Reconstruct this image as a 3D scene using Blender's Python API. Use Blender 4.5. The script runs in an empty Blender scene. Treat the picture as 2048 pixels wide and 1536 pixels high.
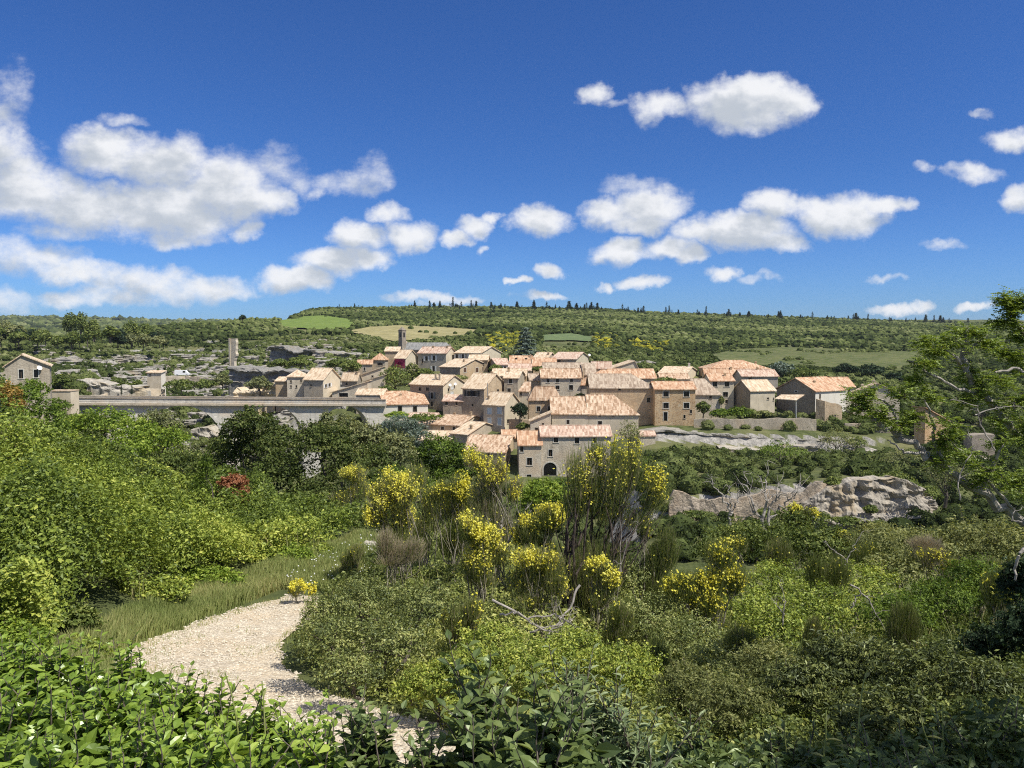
import bpy, math, random
import numpy as np
from mathutils import Vector, Matrix

# ------------------------------------------------------------------ camera
S = bpy.context.scene
C = S.collection
F = 1540.0                       # focal length in pixels of the 2048 px wide photograph
PITCH = math.atan(88.0 / F)      # the lens looks slightly downhill
cam_d = bpy.data.cameras.new("camera")
cam_d.sensor_width = 36.0
cam_d.lens = 36.0 * F / 2048.0
cam_d.clip_start = 0.05
cam_d.clip_end = 20000.0
cam = bpy.data.objects.new("camera", cam_d)
C.objects.link(cam)
cam.location = (0, 0, 0)
cam.rotation_euler = (math.pi / 2 - PITCH, 0, 0)
S.camera = cam

def ray(px, py):
    """direction (x, z) per metre of forward distance for a point of the photograph"""
    X = (px - 1024.0) / F
    Y = (768.0 - py) / F
    c, s = math.cos(PITCH), math.sin(PITCH)
    fy = c + Y * s
    return X / fy, (Y * c - s) / fy

def P(px, py, d):
    a, b = ray(px, py)
    return Vector((a * d, d, b * d))

def zrow(py, d):
    return ray(1024, py)[1] * d

# ------------------------------------------------------------------ light
SUN_AZ = math.radians(122)       # clockwise from the viewing direction
SUN_EL = math.radians(56)
sun_dir = Vector((math.sin(SUN_AZ) * math.cos(SUN_EL), math.cos(SUN_AZ) * math.cos(SUN_EL), math.sin(SUN_EL)))
sl = bpy.data.lights.new("sun", "SUN")
sl.energy = 4.6
sl.angle = math.radians(0.53)
sl.color = (1.0, 0.955, 0.87)
so = bpy.data.objects.new("sun", sl)
C.objects.link(so)
so.rotation_euler = sun_dir.to_track_quat("Z", "Y").to_euler()

S.view_settings.view_transform = "Standard"
S.view_settings.look = "None"
S.view_settings.exposure = 0.4
S.view_settings.gamma = 1.0
S.render.engine = "CYCLES"
S.cycles.max_bounces = 6
S.cycles.diffuse_bounces = 3
S.cycles.transmission_bounces = 4
S.cycles.transparent_max_bounces = 8
S.cycles.caustics_reflective = False
S.cycles.caustics_refractive = False
S.cycles.use_denoising = False
S.cycles.use_adaptive_sampling = True
S.cycles.adaptive_threshold = 0.015
S.cycles.filter_width = 1.1

# ------------------------------------------------------------------ node helper
class NT:
    def __init__(s, tree):
        s.t = tree
        s.n = tree.nodes
        s.l = tree.links
    def node(s, kind, **kw):
        n = s.n.new(kind)
        for k, v in kw.items():
            setattr(n, k, v)
        return n
    def put(s, sock, v):
        if isinstance(v, bpy.types.NodeSocket):
            s.l.new(v, sock)
        elif v is not None:
            if hasattr(sock, "default_value") and not isinstance(v, (int, float)) and len(v) == 3 and len(sock.default_value) == 4:
                v = (*v, 1)
            sock.default_value = v
    def math(s, op, a, b=None, c=None, clamp=False):
        n = s.node("ShaderNodeMath", operation=op, use_clamp=clamp)
        s.put(n.inputs[0], a)
        if b is not None: s.put(n.inputs[1], b)
        if c is not None: s.put(n.inputs[2], c)
        return n.outputs[0]
    def vmath(s, op, a, b=None, c=None, out=0):
        n = s.node("ShaderNodeVectorMath", operation=op)
        s.put(n.inputs[0], a)
        if b is not None: s.put(n.inputs[1], b)
        if c is not None: s.put(n.inputs[2], c)
        return n.outputs[out]
    def step(s, x, lo, hi, a=0.0, b=1.0):
        n = s.node("ShaderNodeMapRange", interpolation_type="SMOOTHSTEP")
        for i, v in enumerate((x, lo, hi, a, b)):
            s.put(n.inputs[i], v)
        return n.outputs[0]
    def mix(s, f, a, b):
        n = s.node("ShaderNodeMix", data_type="RGBA")
        s.put(n.inputs[0], f); s.put(n.inputs[6], a); s.put(n.inputs[7], b)
        return n.outputs[2]
    def noise(s, vec, scale, detail=3, rough=0.55, out=0, dims="3D"):
        n = s.node("ShaderNodeTexNoise", noise_dimensions=dims)
        if vec is not None: s.put(n.inputs["Vector"], vec)
        s.put(n.inputs["Scale"], scale); s.put(n.inputs["Detail"], detail); s.put(n.inputs["Roughness"], rough)
        return n.outputs[out]
    def ramp(s, f, stops, interp="LINEAR"):
        n = s.node("ShaderNodeValToRGB")
        cr = n.color_ramp
        cr.interpolation = interp
        while len(cr.elements) < len(stops): cr.elements.new(0.5)
        for e, (p, c) in zip(cr.elements, stops):
            e.position = p; e.color = (*c, 1)
        s.put(n.inputs[0], f)
        return n.outputs[0]

# ------------------------------------------------------------------ sky with clouds
W = bpy.data.worlds.new("World")
S.world = W
W.use_nodes = True
W.cycles.sampling_method = "MANUAL"
W.cycles.sample_map_resolution = 1024
g = NT(W.node_tree)
g.n.clear()
sky = g.node("ShaderNodeTexSky", sky_type="NISHITA")
sky.sun_disc = False
sky.sun_elevation = SUN_EL
sky.sun_rotation = SUN_AZ
sky.altitude = 300
sky.air_density = 1.0
sky.dust_density = 0.35
sky.ozone_density = 3.0
# each cloud lobe: centre x, centre y, half width, half height in photograph pixels, density
LOBES = [
 (-20,300,95,62,1),(40,350,70,60,.95),(215,305,85,50,1.1),(330,330,110,62,1.1),(70,385,120,60,1.05),(180,415,170,52,1.15),(330,425,150,60,1.15),
 (450,380,90,75,1.1),(530,405,60,32,1),(490,462,32,24,.9),(360,470,90,24,.8),(130,462,90,18,.7),(20,190,40,60,.45),(-10,235,60,40,.6),
 (540,330,60,40,.42),(590,360,40,35,.42),(700,365,75,26,.5),(750,345,40,38,.5),(640,385,25,12,.5),(245,237,36,14,.5),
 (785,430,42,24,.9),(720,480,58,36,1.1),(820,482,46,32,1.05),(665,522,95,28,1.15),(585,560,72,30,1.15),(745,520,40,24,1),
 (905,478,34,20,.95),(945,452,44,22,.95),(985,437,26,12,.8),(962,496,16,11,.7),(1075,442,56,31,1.1),
 (70,520,110,34,.75),(160,545,80,30,1),(290,560,120,30,.8),(400,578,110,30,.85),(470,590,60,16,.7),(140,600,60,18,.8),(230,590,90,22,.75),(10,500,60,25,.6),(20,605,60,28,.6),
 (1185,188,38,24,.85),(1230,205,30,10,.45),(1305,215,55,32,.85),(1405,205,50,36,.8),(1470,212,90,52,1.15),(1540,205,78,46,1.15),(1500,175,70,28,1),(1590,212,40,26,.9),
 (1215,425,64,34,1.05),(1310,415,80,42,1.15),(1275,455,80,24,1.05),(1270,368,70,20,.45),(1340,385,40,18,.4),
 (1490,465,105,42,1.2),(1420,470,70,28,1.1),(1560,410,60,32,1.1),(1655,430,62,42,1.15),(1715,425,70,46,1.15),(1775,410,50,22,1),(1540,485,70,24,1),
 (1240,508,52,26,1.1),(1340,505,60,24,1.1),(1380,515,40,20,1),(1445,552,28,14,.85),(1500,562,26,9,.5),(1535,556,22,8,.4),
 (1097,536,42,17,1.05),(1040,560,16,9,.9),(1085,590,44,10,.9),(1222,575,24,11,.95),(1285,566,50,12,.85),(1880,600,120,14,0),
 (1785,618,60,13,.95),(1838,610,34,12,.95),(1960,610,26,11,.9),(1760,558,38,9,.55),(1890,492,50,9,.45),(1945,345,62,20,.75),(1850,337,20,14,.5),
 (2030,275,56,24,.85),(2045,390,42,28,1),(1955,228,22,7,.35),(860,597,85,11,.75),(930,600,60,9,.6),(610,560,30,12,.3),(880,615,70,8,.4),
 (2200,500,80,40,1),(-200,420,110,60,1),(2300,250,100,50,1),(-300,200,120,60,1),(1000,-250,160,70,1),(400,-350,160,60,.9),(1700,-300,150,60,1)]
LOBES = [l for l in LOBES if l[4] > 0]
geo = g.node("ShaderNodeNewGeometry")
inc = g.vmath("SCALE", geo.outputs["Incoming"])
inc.node.inputs["Scale"].default_value = -1.0
sep = g.node("ShaderNodeSeparateXYZ"); g.put(sep.inputs[0], inc)
# gnomonic coordinates of the direction about due north: only the half of the sky one faces has these lobes
yy = g.math("MAXIMUM", sep.outputs[1], 0.02)
U = g.math("DIVIDE", sep.outputs[0], yy)
V = g.math("DIVIDE", sep.outputs[2], yy)
front = g.step(sep.outputs[1], 0.02, 0.1)
comb = g.node("ShaderNodeCombineXYZ"); g.put(comb.inputs[0], U); g.put(comb.inputs[1], V)
uv = comb.outputs[0]
# cloud density group
grp = bpy.data.node_groups.new("cloud_density", "ShaderNodeTree")
grp.interface.new_socket("uv", in_out="INPUT", socket_type="NodeSocketVector")
grp.interface.new_socket("density", in_out="OUTPUT", socket_type="NodeSocketFloat")
q = NT(grp)
gi = q.node("NodeGroupInput"); go = q.node("NodeGroupOutput")
p0 = gi.outputs[0]
w1 = q.noise(p0, 9.0, 3, 0.55, out=1, dims="2D")
w1 = q.vmath("SUBTRACT", w1, (0.5, 0.5, 0.5))
pw = q.vmath("MULTIPLY_ADD", w1, (0.05, 0.03, 0), p0)
w2 = q.noise(p0, 34.0, 5, 0.6, out=1, dims="2D")
w2 = q.vmath("SUBTRACT", w2, (0.5, 0.5, 0.5))
pw = q.vmath("MULTIPLY_ADD", w2, (0.03, 0.02, 0), pw)
acc = None
for (cx, cy, hw, hh, dens) in LOBES:
    a, b = ray(cx, cy)
    a2, _ = ray(cx + hw, cy); _, b2 = ray(cx, cy - hh)
    dvec = q.vmath("SUBTRACT", pw, (a, b, 0))
    dvec = q.vmath("MULTIPLY", dvec, (1 / (a2 - a) / 1.18, 1 / (b2 - b) / 1.18, 0))
    r2 = q.vmath("DOT_PRODUCT", dvec, dvec, out=1)
    v = q.math("MULTIPLY_ADD", r2, -dens, dens)
    acc = v if acc is None else q.math("SMOOTH_MAX", acc, v, 0.22)
q.put(go.inputs[0], acc)
gn = g.node("ShaderNodeGroup"); gn.node_tree = grp; g.put(gn.inputs[0], uv)
gn2 = g.node("ShaderNodeGroup"); gn2.node_tree = grp; g.put(gn2.inputs[0], g.vmath("ADD", uv, (0.010, 0.022, 0)))
det = g.noise(g.vmath("MULTIPLY", uv, (1, 1.5, 1)), 26.0, 7, 0.66, dims="2D")
det = g.math("SUBTRACT", det, 0.5)
D = g.math("MULTIPLY_ADD", det, 1.0, gn.outputs[0])
alpha = g.step(D, -0.08, 1.0)
alpha = g.math("MULTIPLY", g.math("MULTIPLY", alpha, 0.95), front)
# the rest of the sky, above and behind the picture, carries loose cumulus too
zz = g.math("MAXIMUM", sep.outputs[2], 0.05)
cb2 = g.node("ShaderNodeCombineXYZ"); g.put(cb2.inputs[0], g.math("DIVIDE", sep.outputs[0], zz)); g.put(cb2.inputs[1], g.math("DIVIDE", sep.outputs[1], zz))
rest = g.step(g.noise(cb2.outputs[0], 1.1, 4, 0.6, dims="2D"), 0.50, 0.60)
away = g.math("MAXIMUM", g.step(sep.outputs[1], 0.25, -0.05), g.step(V, 0.62, 0.85))
away = g.math("MULTIPLY", away, g.step(sep.outputs[2], 0.03, 0.12))
alpha = g.math("MAXIMUM", alpha, g.math("MULTIPLY", rest, away))
# light side against shaded base: how much cloud lies between here and the sun
thick = g.math("MAXIMUM", gn2.outputs[0], 0.0)
puff = g.noise(g.vmath("MULTIPLY", uv, (1, 1.7, 1)), 17.0, 5, 0.55, dims="2D")
sh = g.math("MULTIPLY_ADD", thick, 0.85, g.math("MULTIPLY_ADD", puff, -2.4, 1.15))
sh = g.step(sh, -0.15, 1.05)
ccol = g.mix(sh, (0.72, 0.725, 0.735), (0.42, 0.455, 0.50))
hs = g.node("ShaderNodeHueSaturation"); hs.inputs["Saturation"].default_value = 1.0; hs.inputs["Value"].default_value = 1.0
elev = g.step(sep.outputs[2], 0.03, 0.22)
g.put(hs.inputs["Color"], g.vmath("MULTIPLY", sky.outputs[0], g.mix(elev, (0.36, 0.63, 1.13), (0.27, 0.52, 0.96))))
bg1 = g.node("ShaderNodeBackground"); g.put(bg1.inputs[0], hs.outputs[0]); bg1.inputs[1].default_value = 0.085
bg2 = g.node("ShaderNodeBackground"); g.put(bg2.inputs[0], ccol); bg2.inputs[1].default_value = 1.0
ms = g.node("ShaderNodeMixShader"); g.put(ms.inputs[0], alpha); g.put(ms.inputs[1], bg1.outputs[0]); g.put(ms.inputs[2], bg2.outputs[0])
wo = g.node("ShaderNodeOutputWorld"); g.put(wo.inputs[0], ms.outputs[0])

# ------------------------------------------------------------------ numpy noise and mesh helpers
def _hash(ix, iy, iz, seed):
    with np.errstate(over="ignore"):
        h = (ix.astype(np.int64) * 374761393 + iy.astype(np.int64) * 668265263 + iz.astype(np.int64) * 2147483647 + seed * 1274126177) & 0xFFFFFFFF
        h = ((h ^ (h >> 13)) * 1274126177) & 0xFFFFFFFF
        h = (h ^ (h >> 16)) & 0xFFFFFF
    return h / float(0xFFFFFF)

def vnoise(x, y, z=0.0, seed=0):
    x = np.asarray(x, float); y = np.asarray(y, float); z = np.asarray(z, float) + x * 0
    ix, iy, iz = np.floor(x), np.floor(y), np.floor(z)
    fx, fy, fz = x - ix, y - iy, z - iz
    fx, fy, fz = (f * f * (3 - 2 * f) for f in (fx, fy, fz))
    r = 0
    for dx in (0, 1):
        for dy in (0, 1):
            for dz in (0, 1):
                w = (fx if dx else 1 - fx) * (fy if dy else 1 - fy) * (fz if dz else 1 - fz)
                r = r + w * _hash(ix + dx, iy + dy, iz + dz, seed)
    return r

def fbm(x, y, z=0.0, octaves=4, seed=0, gain=0.5):
    r, a, t = 0, 1.0, 0
    x = np.asarray(x, float); y = np.asarray(y, float); z = np.asarray(z, float)
    for i in range(octaves):
        r = r + a * vnoise(x * 2 ** i + 7.3 * i, y * 2 ** i + 3.1 * i, z * 2 ** i + 1.7 * i, seed + i)
        t += a; a *= gain
    return r / t

def sm(x, a, b):
    t = np.clip((np.asarray(x, float) - a) / (b - a), 0, 1)
    return t * t * (3 - 2 * t)

class Geo:
    """collects polygons with numpy and links them as one mesh object"""
    def __init__(s):
        s.v = []; s.loops = []; s.tot = []; s.mat = []; s.tint = []; s.n = 0
    def add(s, v, f, mat=0, tint=0.5):
        v = np.asarray(v, float).reshape(-1, 3); f = np.asarray(f, int)
        s.v.append(v); s.loops.append((f + s.n).ravel()); s.tot.append(np.full(len(f), f.shape[1]))
        s.mat.append(np.full(len(f), mat)); s.tint.append(np.broadcast_to(np.asarray(tint, float), (len(f),)))
        s.n += len(v)
    def box(s, x0, x1, y0, y1, z0, z1, M=None, mat=0, tint=0.5):
        v = np.array([(x, y, z) for x in (x0, x1) for y in (y0, y1) for z in (z0, z1)], float)
        if M is not None: v = v @ np.array(M.to_3x3()).T + np.array(M.translation)
        s.add(v, [(0, 1, 3, 2), (4, 6, 7, 5), (0, 4, 5, 1), (2, 3, 7, 6), (0, 2, 6, 4), (1, 5, 7, 3)], mat, tint)
    def tube(s, pts, rad, n=6, mat=0, tint=0.5):
        pts = np.asarray(pts, float); m = len(pts); rad = np.broadcast_to(np.asarray(rad, float), (m,))
        d = np.gradient(pts, axis=0); d /= np.linalg.norm(d, axis=1)[:, None] + 1e-9
        up = np.where(np.abs(d[:, 2:3]) > 0.9, [[1, 0, 0]], [[0, 0, 1]])
        a = np.cross(d, up); a /= np.linalg.norm(a, axis=1)[:, None] + 1e-9
        b = np.cross(d, a)
        th = np.arange(n) / n * 2 * np.pi
        v = pts[:, None] + rad[:, None, None] * (a[:, None] * np.cos(th)[None, :, None] + b[:, None] * np.sin(th)[None, :, None])
        i = np.arange(m - 1)[:, None] * n; j = np.arange(n)[None]; k = (j + 1) % n
        f = np.stack([i + j, i + k, i + n + k, i + n + j], -1).reshape(-1, 4)
        s.add(v.reshape(-1, 3), f, mat, tint)
    def mesh(s, name, mats, smooth=False):
        me = bpy.data.meshes.new(name)
        v = np.concatenate(s.v); L = np.concatenate(s.loops); T = np.concatenate(s.tot)
        me.vertices.add(len(v)); me.vertices.foreach_set("co", v.astype(np.float32).ravel())
        me.loops.add(len(L)); me.loops.foreach_set("vertex_index", L.astype(np.int32))
        me.polygons.add(len(T))
        me.polygons.foreach_set("loop_start", np.concatenate([[0], np.cumsum(T)[:-1]]).astype(np.int32))
        me.polygons.foreach_set("loop_total", T.astype(np.int32))
        me.polygons.foreach_set("material_index", np.concatenate(s.mat).astype(np.int32))
        me.polygons.foreach_set("use_smooth", np.full(len(T), smooth))
        at = me.attributes.new("tint", "FLOAT", "FACE")
        at.data.foreach_set("value", np.concatenate(s.tint).astype(np.float32))
        for m in mats: me.materials.append(m)
        me.update(); me.validate()
        return me
    def build(s, name, mats, parent=None, smooth=False, **kw):
        if not isinstance(mats, (list, tuple)): mats = [mats]
        return link(name, s.mesh(name, mats, smooth), parent, **kw)

def tag(o, label=None, cat=None, group=None, kind=None):
    if label: o["label"] = label
    if cat: o["category"] = cat
    if group: o["group"] = group
    if kind: o["kind"] = kind
    return o

def link(name, data, parent=None, label=None, cat=None, group=None, kind=None):
    o = bpy.data.objects.new(name, data); C.objects.link(o)
    if parent is not None: o.parent = parent
    return tag(o, label, cat, group, kind)

def empty(name, loc=(0, 0, 0), rz=0.0, **kw):
    o = link(name, None, **kw); o.location = loc; o.rotation_euler = (0, 0, rz)
    return o

def grid_faces(a, b):
    i = np.arange(a - 1)[:, None] * b; j = np.arange(b - 1)[None]
    return np.stack([i + j, i + j + 1, i + b + j + 1, i + b + j], -1).reshape(-1, 4)

# ------------------------------------------------------------------ terrain height
# columns of the photograph: (distance, value); a value above 400 is a photograph row, below it a height in metres
COLS = {
 -500: [(0,-1.7),(3,-2.2),(8,-2.6),(16,-2.0),(30,-3),(60,-14),(110,-24),(140,-11),(200,768),(300,728),(420,692),(520,672),(640,-8),(1200,-20),(3000,640),(7000,90)],
 0: [(0,-1.7),(3,-2.4),(6,-3.3),(10,-3.9),(14,-3.9),(20,-3.1),(26,-3.0),(34,-6),(60,-15),(110,-24),(140,-11.5),(200,768),(300,728),(420,692),(520,672),(640,-6),(1200,-20),(3000,638),(7000,90)],
 160: [(0,-1.7),(3,-2.5),(6,-3.5),(10,-4.3),(14,-4.4),(20,-4.0),(27,-4.2),(36,-7.5),(60,-15),(100,-26),(150,-18),(200,775),(300,728),(420,694),(520,676),(640,-6),(1200,-20),(3000,640),(7000,90)],
 350: [(0,-1.7),(3,-2.6),(6,-3.6),(9,-4.3),(12,-4.85),(16,-5.3),(22,-5.2),(28,-6),(38,-9.5),(60,-17),(100,-34),(150,-40),(200,-35),(230,862),(250,832),(270,802),(310,765),(370,730),(450,695),(560,655),(620,648),(760,-4),(1500,-20),(3000,646),(7000,90)],
 480: [(0,-1.7),(3,-2.7),(6,-3.7),(9,-4.4),(12,-4.9),(16,-5.4),(22,-5.7),(28,-6.4),(38,-9.5),(60,-17),(100,-34),(150,-42),(205,-34),(235,835),(255,800),(290,770),(330,745),(400,705),(480,680),(600,650),(700,642),(850,-2),(1500,-20),(3000,646),(7000,90)],
 620: [(0,-1.7),(3,-2.7),(6,-3.7),(9,-4.4),(12,-4.9),(16,-5.35),(22,-5.8),(28,-6.5),(36,-9),(60,-17),(90,-31),(130,-40),(180,-38),(203,-29),(212,797),(225,787),(245,762),(270,742),(320,715),(400,690),(480,672),(620,652),(760,632),(900,620),(1010,616),(1200,20),(2500,0),(7000,90)],
 800: [(0,-1.7),(3,-2.7),(6,-3.7),(9,-4.4),(12,-4.85),(16,-5.3),(22,-5.9),(28,-6.7),(36,-9),(60,-18),(90,-32),(130,-40),(165,-36),(185,-26),(200,838),(212,810),(230,785),(250,762),(262,738),(275,722),(300,712),(360,700),(480,676),(620,656),(760,640),(900,626),(1080,614),(1250,40),(2500,0),(7000,90)],
 1024: [(0,-1.7),(3,-2.7),(6,-3.7),(9,-4.3),(12,-4.7),(16,-5.3),(22,-6.2),(30,-8.4),(50,-15),(90,-32),(130,-38),(158,-34),(168,965),(180,900),(190,868),(205,836),(225,792),(240,764),(255,742),(270,726),(290,716),(330,716),(400,698),(520,676),(700,648),(860,634),(1080,615),(1300,40),(2500,0),(7000,90)],
 1215: [(0,-1.7),(3,-2.7),(6,-3.7),(9,-4.3),(12,-4.8),(16,-5.6),(22,-7),(30,-10),(50,-18),(90,-33),(130,-39),(158,-36),(168,978),(178,925),(186,880),(192,866),(205,836),(225,792),(240,764),(255,745),(270,728),(290,722),(330,722),(400,702),(520,678),(700,650),(860,638),(1100,619),(1350,40),(2500,0),(7000,90)],
 1300: [(0,-1.7),(3,-2.6),(6,-3.6),(9,-4.3),(12,-4.9),(16,-5.8),(22,-7.5),(30,-11),(50,-19),(90,-31),(122,-30),(125,1040),(126.5,1000),(150,932),(172,898),(178.3,888),(180.6,862),(195,846),(215,802),(235,770),(250,748),(290,736),(340,728),(420,706),(550,680),(750,650),(950,634),(1200,626),(1500,40),(2500,0),(7000,90)],
 1500: [(0,-1.7),(3,-2.5),(6,-3.6),(9,-4.4),(12,-5.1),(16,-6.2),(22,-8.2),(30,-12),(50,-20),(90,-31),(124,-30),(127,1045),(128.5,980),(150,934),(172,908),(178.3,902),(180.6,868),(195,845),(215,805),(235,780),(250,760),(290,748),(340,736),(450,706),(600,680),(800,655),(1000,641),(1250,633),(1500,40),(2500,0),(7000,90)],
 1700: [(0,-1.7),(3,-2.4),(6,-3.5),(9,-4.4),(12,-5.2),(16,-6.3),(22,-8.2),(30,-12),(50,-20),(90,-31),(122,-30),(127,1050),(129,955),(150,934),(172,916),(178.3,909),(180.6,874),(195,850),(215,820),(235,795),(250,780),(290,758),(340,742),(450,708),(600,682),(800,658),(1050,646),(1300,640),(1500,40),(2500,0),(7000,90)],
 1860: [(0,-1.7),(3,-2.4),(6,-3.4),(9,-4.2),(12,-5.0),(16,-6.1),(22,-8),(30,-12),(50,-20),(90,-31),(124,-30),(130,1010),(135,975),(150,940),(168,925),(176,890),(180,872),(200,862),(230,820),(260,790),(300,765),(340,742),(450,710),(600,684),(800,660),(1050,652),(1300,646),(1500,40),(2500,0),(7000,90)],
 2050: [(0,-1.7),(3,-2.3),(6,-3.2),(9,-4.0),(12,-4.8),(16,-6),(22,-8),(30,-12),(50,-20),(90,-31),(124,-28),(150,940),(162,925),(170,900),(190,880),(230,840),(260,800),(300,770),(340,745),(450,710),(600,684),(800,660),(1050,656),(1300,650),(1500,40),(2500,0),(7000,90)],
 2700: [(0,-1.7),(3,-2.2),(6,-3.0),(9,-3.8),(12,-4.6),(16,-5.6),(22,-8),(30,-12),(50,-20),(90,-29),(124,-27),(150,930),(200,860),(260,800),(340,745),(450,710),(600,684),(800,660),(1050,656),(1300,650),(1500,40),(2500,0),(7000,90)],
}
RS = np.concatenate([np.arange(0, 3, .5), np.geomspace(3, 8000, 900)])
_u, _tab = [], []
for px, lst in sorted(COLS.items()):
    d = np.array([a for a, b in lst], float)
    z = np.array([b if b < 400 else zrow(b, a) for a, b in lst], float)
    _u.append(ray(px, 680)[0]); _tab.append(np.interp(RS, d, z))
_u = np.array(_u); _tab = np.array(_tab)
# soften the kinks along the distance, but keep the built ledges (about 120 m to 185 m) crisp
_k = np.array([1, 4, 6, 4, 1.]); _k /= _k.sum()
_s = _tab.copy()
for _ in range(6):
    _s = np.apply_along_axis(lambda a: np.convolve(np.pad(a, 2, mode="edge"), _k, mode="valid"), 1, _s)
_keep = ((RS > 120) & (RS < 186))[None] & (_u[:, None] > 0.12)
_tab = np.where(_keep, _tab, _s)
_pg = np.linspace(_u[0], _u[-1], 400)
_fine = np.array([np.interp(_pg, _u, _tab[:, i]) for i in range(len(RS))]).T
for _ in range(10):
    _fine = np.apply_along_axis(lambda a: np.convolve(np.pad(a, 2, mode="edge"), _k, mode="valid"), 0, _fine)

def height(x, y, detail=True):
    x = np.asarray(x, float); y = np.asarray(y, float)
    r = np.hypot(x, y)
    ang = np.arctan2(x, y)
    lim = math.atan(1.05)
    u = np.tan(np.clip(ang, -lim, lim))
    dd = np.where(np.abs(ang) < lim, np.maximum(y, 0), r * math.cos(lim))
    iu = np.interp(u, _pg, np.arange(len(_pg))); id_ = np.interp(dd, RS, np.arange(len(RS)))
    i0 = np.clip(iu.astype(int), 0, len(_pg) - 2); j0 = np.clip(id_.astype(int), 0, len(RS) - 2)
    a, b = iu - i0, id_ - j0
    z = (_fine[i0, j0] * (1 - a) * (1 - b) + _fine[i0 + 1, j0] * a * (1 - b) + _fine[i0, j0 + 1] * (1 - a) * b + _fine[i0 + 1, j0 + 1] * a * b)
    back = sm(np.abs(ang), math.radians(55), math.radians(120))
    z = z * (1 - back) + (-1.5 + 0.02 * r) * back
    if detail:
        amp = sm(r, 2, 12) * 0.12 + sm(r, 25, 60) * 0.4 + sm(r, 230, 420) * 1.6 + sm(r, 700, 1500) * 3
        sc = np.where(r < 60, 1.2, np.where(r < 230, 5.0, 16.0))
        z = z + amp * (fbm(x / 1.2, y / 1.2, seed=3) - .5) * (r < 60) + amp * (fbm(x / 5, y / 5, seed=4) - .5) * ((r >= 60) & (r < 230)) \
              + amp * (fbm(x / 16, y / 16, seed=5, octaves=5) - .5) * (r >= 230)
        # limestone benches on the left hillside
        wl = sm(-u, 0.06, 0.20) * sm(r, 215, 260) * (1 - sm(r, 520, 640))
        wl = wl * (0.35 + 0.65 * sm(fbm(x / 30, y / 30, seed=9), 0.38, 0.55))
        zz = z + 3.0 * (fbm(x / 22, y / 22, seed=6) - .5)
        st = 4.2
        q = zz / st; fq = q - np.floor(q)
        z = z * (1 - wl) + wl * (st * (np.floor(q) + sm(fq, 0.72, 0.98)) + 0.9 * (fbm(x / 3.0, y / 3.0, seed=7) - .5) + (z - zz) * 0.6)
    return z

def hit(px, py, lo=1.0, hi=3000.0):
    """where the line of sight through a photograph point first meets the ground"""
    a, b = ray(px, py)
    d = np.geomspace(lo, hi, 4000)
    k = np.nonzero(height(a * d, d) >= b * d)[0]
    dd = d[k[0]] if len(k) else hi
    return Vector((a * dd, dd, float(height(a * dd, dd))))

def gz(x, y):
    return float(height(x, y))

# ------------------------------------------------------------------ materials
def newmat(name):
    m = bpy.data.materials.new(name); m.use_nodes = True
    t = NT(m.node_tree); t.n.clear()
    out = t.node("ShaderNodeOutputMaterial")
    return m, t, out

def principled(t, out, col, rough=0.9, spec=0.2, bump=None, bstr=0.5, bdist=0.05):
    b = t.node("ShaderNodeBsdfPrincipled")
    t.put(b.inputs["Base Color"], col); t.put(b.inputs["Roughness"], rough); t.put(b.inputs["Specular IOR Level"], spec)
    if bump is not None:
        n = t.node("ShaderNodeBump"); t.put(n.inputs["Height"], bump); n.inputs["Strength"].default_value = bstr; n.inputs["Distance"].default_value = bdist
        t.put(b.inputs["Normal"], n.outputs[0])
    t.put(out.inputs[0], b.outputs[0])
    return b

def pos(t):
    return t.node("ShaderNodeNewGeometry").outputs["Position"]

def flat(name, col, rough=0.8, var=0.25, scale=3.0, spec=0.2):
    m, t, o = newmat(name)
    n = t.noise(pos(t), scale, 4, 0.6)
    c2 = tuple(max(0, c * (1 - var)) for c in col); c3 = tuple(min(1, c * (1 + var)) for c in col)
    principled(t, o, t.mix(t.step(n, 0.3, 0.7), c2, c3), rough, spec)
    return m

def leafmat(name, cols, trans=0.35, gloss=0.12, objvar=True, trough=0.5, fresh=True):
    """leaf colours chosen by the leaf's own tint, light passes through the blade"""
    m, t, o = newmat(name)
    at = t.node("ShaderNodeAttribute", attribute_name="tint")
    f = at.outputs["Fac"]
    if objvar:
        oi = t.node("ShaderNodeObjectInfo")
        f = t.math("ADD", f, t.math("MULTIPLY_ADD", oi.outputs["Random"], 0.24, -0.12), clamp=True)
    if fresh: cols = [(a * 2.05, b * 1.76, c * 1.4) for a, b, c in cols]
    k = len(cols) - 1
    col = t.ramp(f, [(i / k, c) for i, c in enumerate(cols)])
    df = t.node("ShaderNodeBsdfDiffuse"); t.put(df.inputs[0], col)
    tr = t.node("ShaderNodeBsdfTranslucent")
    t.put(tr.inputs[0], t.mix(0.5, col, t.vmath("MULTIPLY", col, (1.7, 1.6, 0.5))))
    mx = t.node("ShaderNodeMixShader"); mx.inputs[0].default_value = trans; t.put(mx.inputs[1], df.outputs[0]); t.put(mx.inputs[2], tr.outputs[0])
    gl = t.node("ShaderNodeBsdfGlossy"); gl.inputs["Roughness"].default_value = trough; gl.inputs[0].default_value = (.8, .9, .7, 1)
    m2 = t.node("ShaderNodeMixShader"); m2.inputs[0].default_value = gloss * .12; t.put(m2.inputs[1], mx.outputs[0]); t.put(m2.inputs[2], gl.outputs[0])
    t.put(o.inputs[0], m2.outputs[0])
    return m

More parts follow.
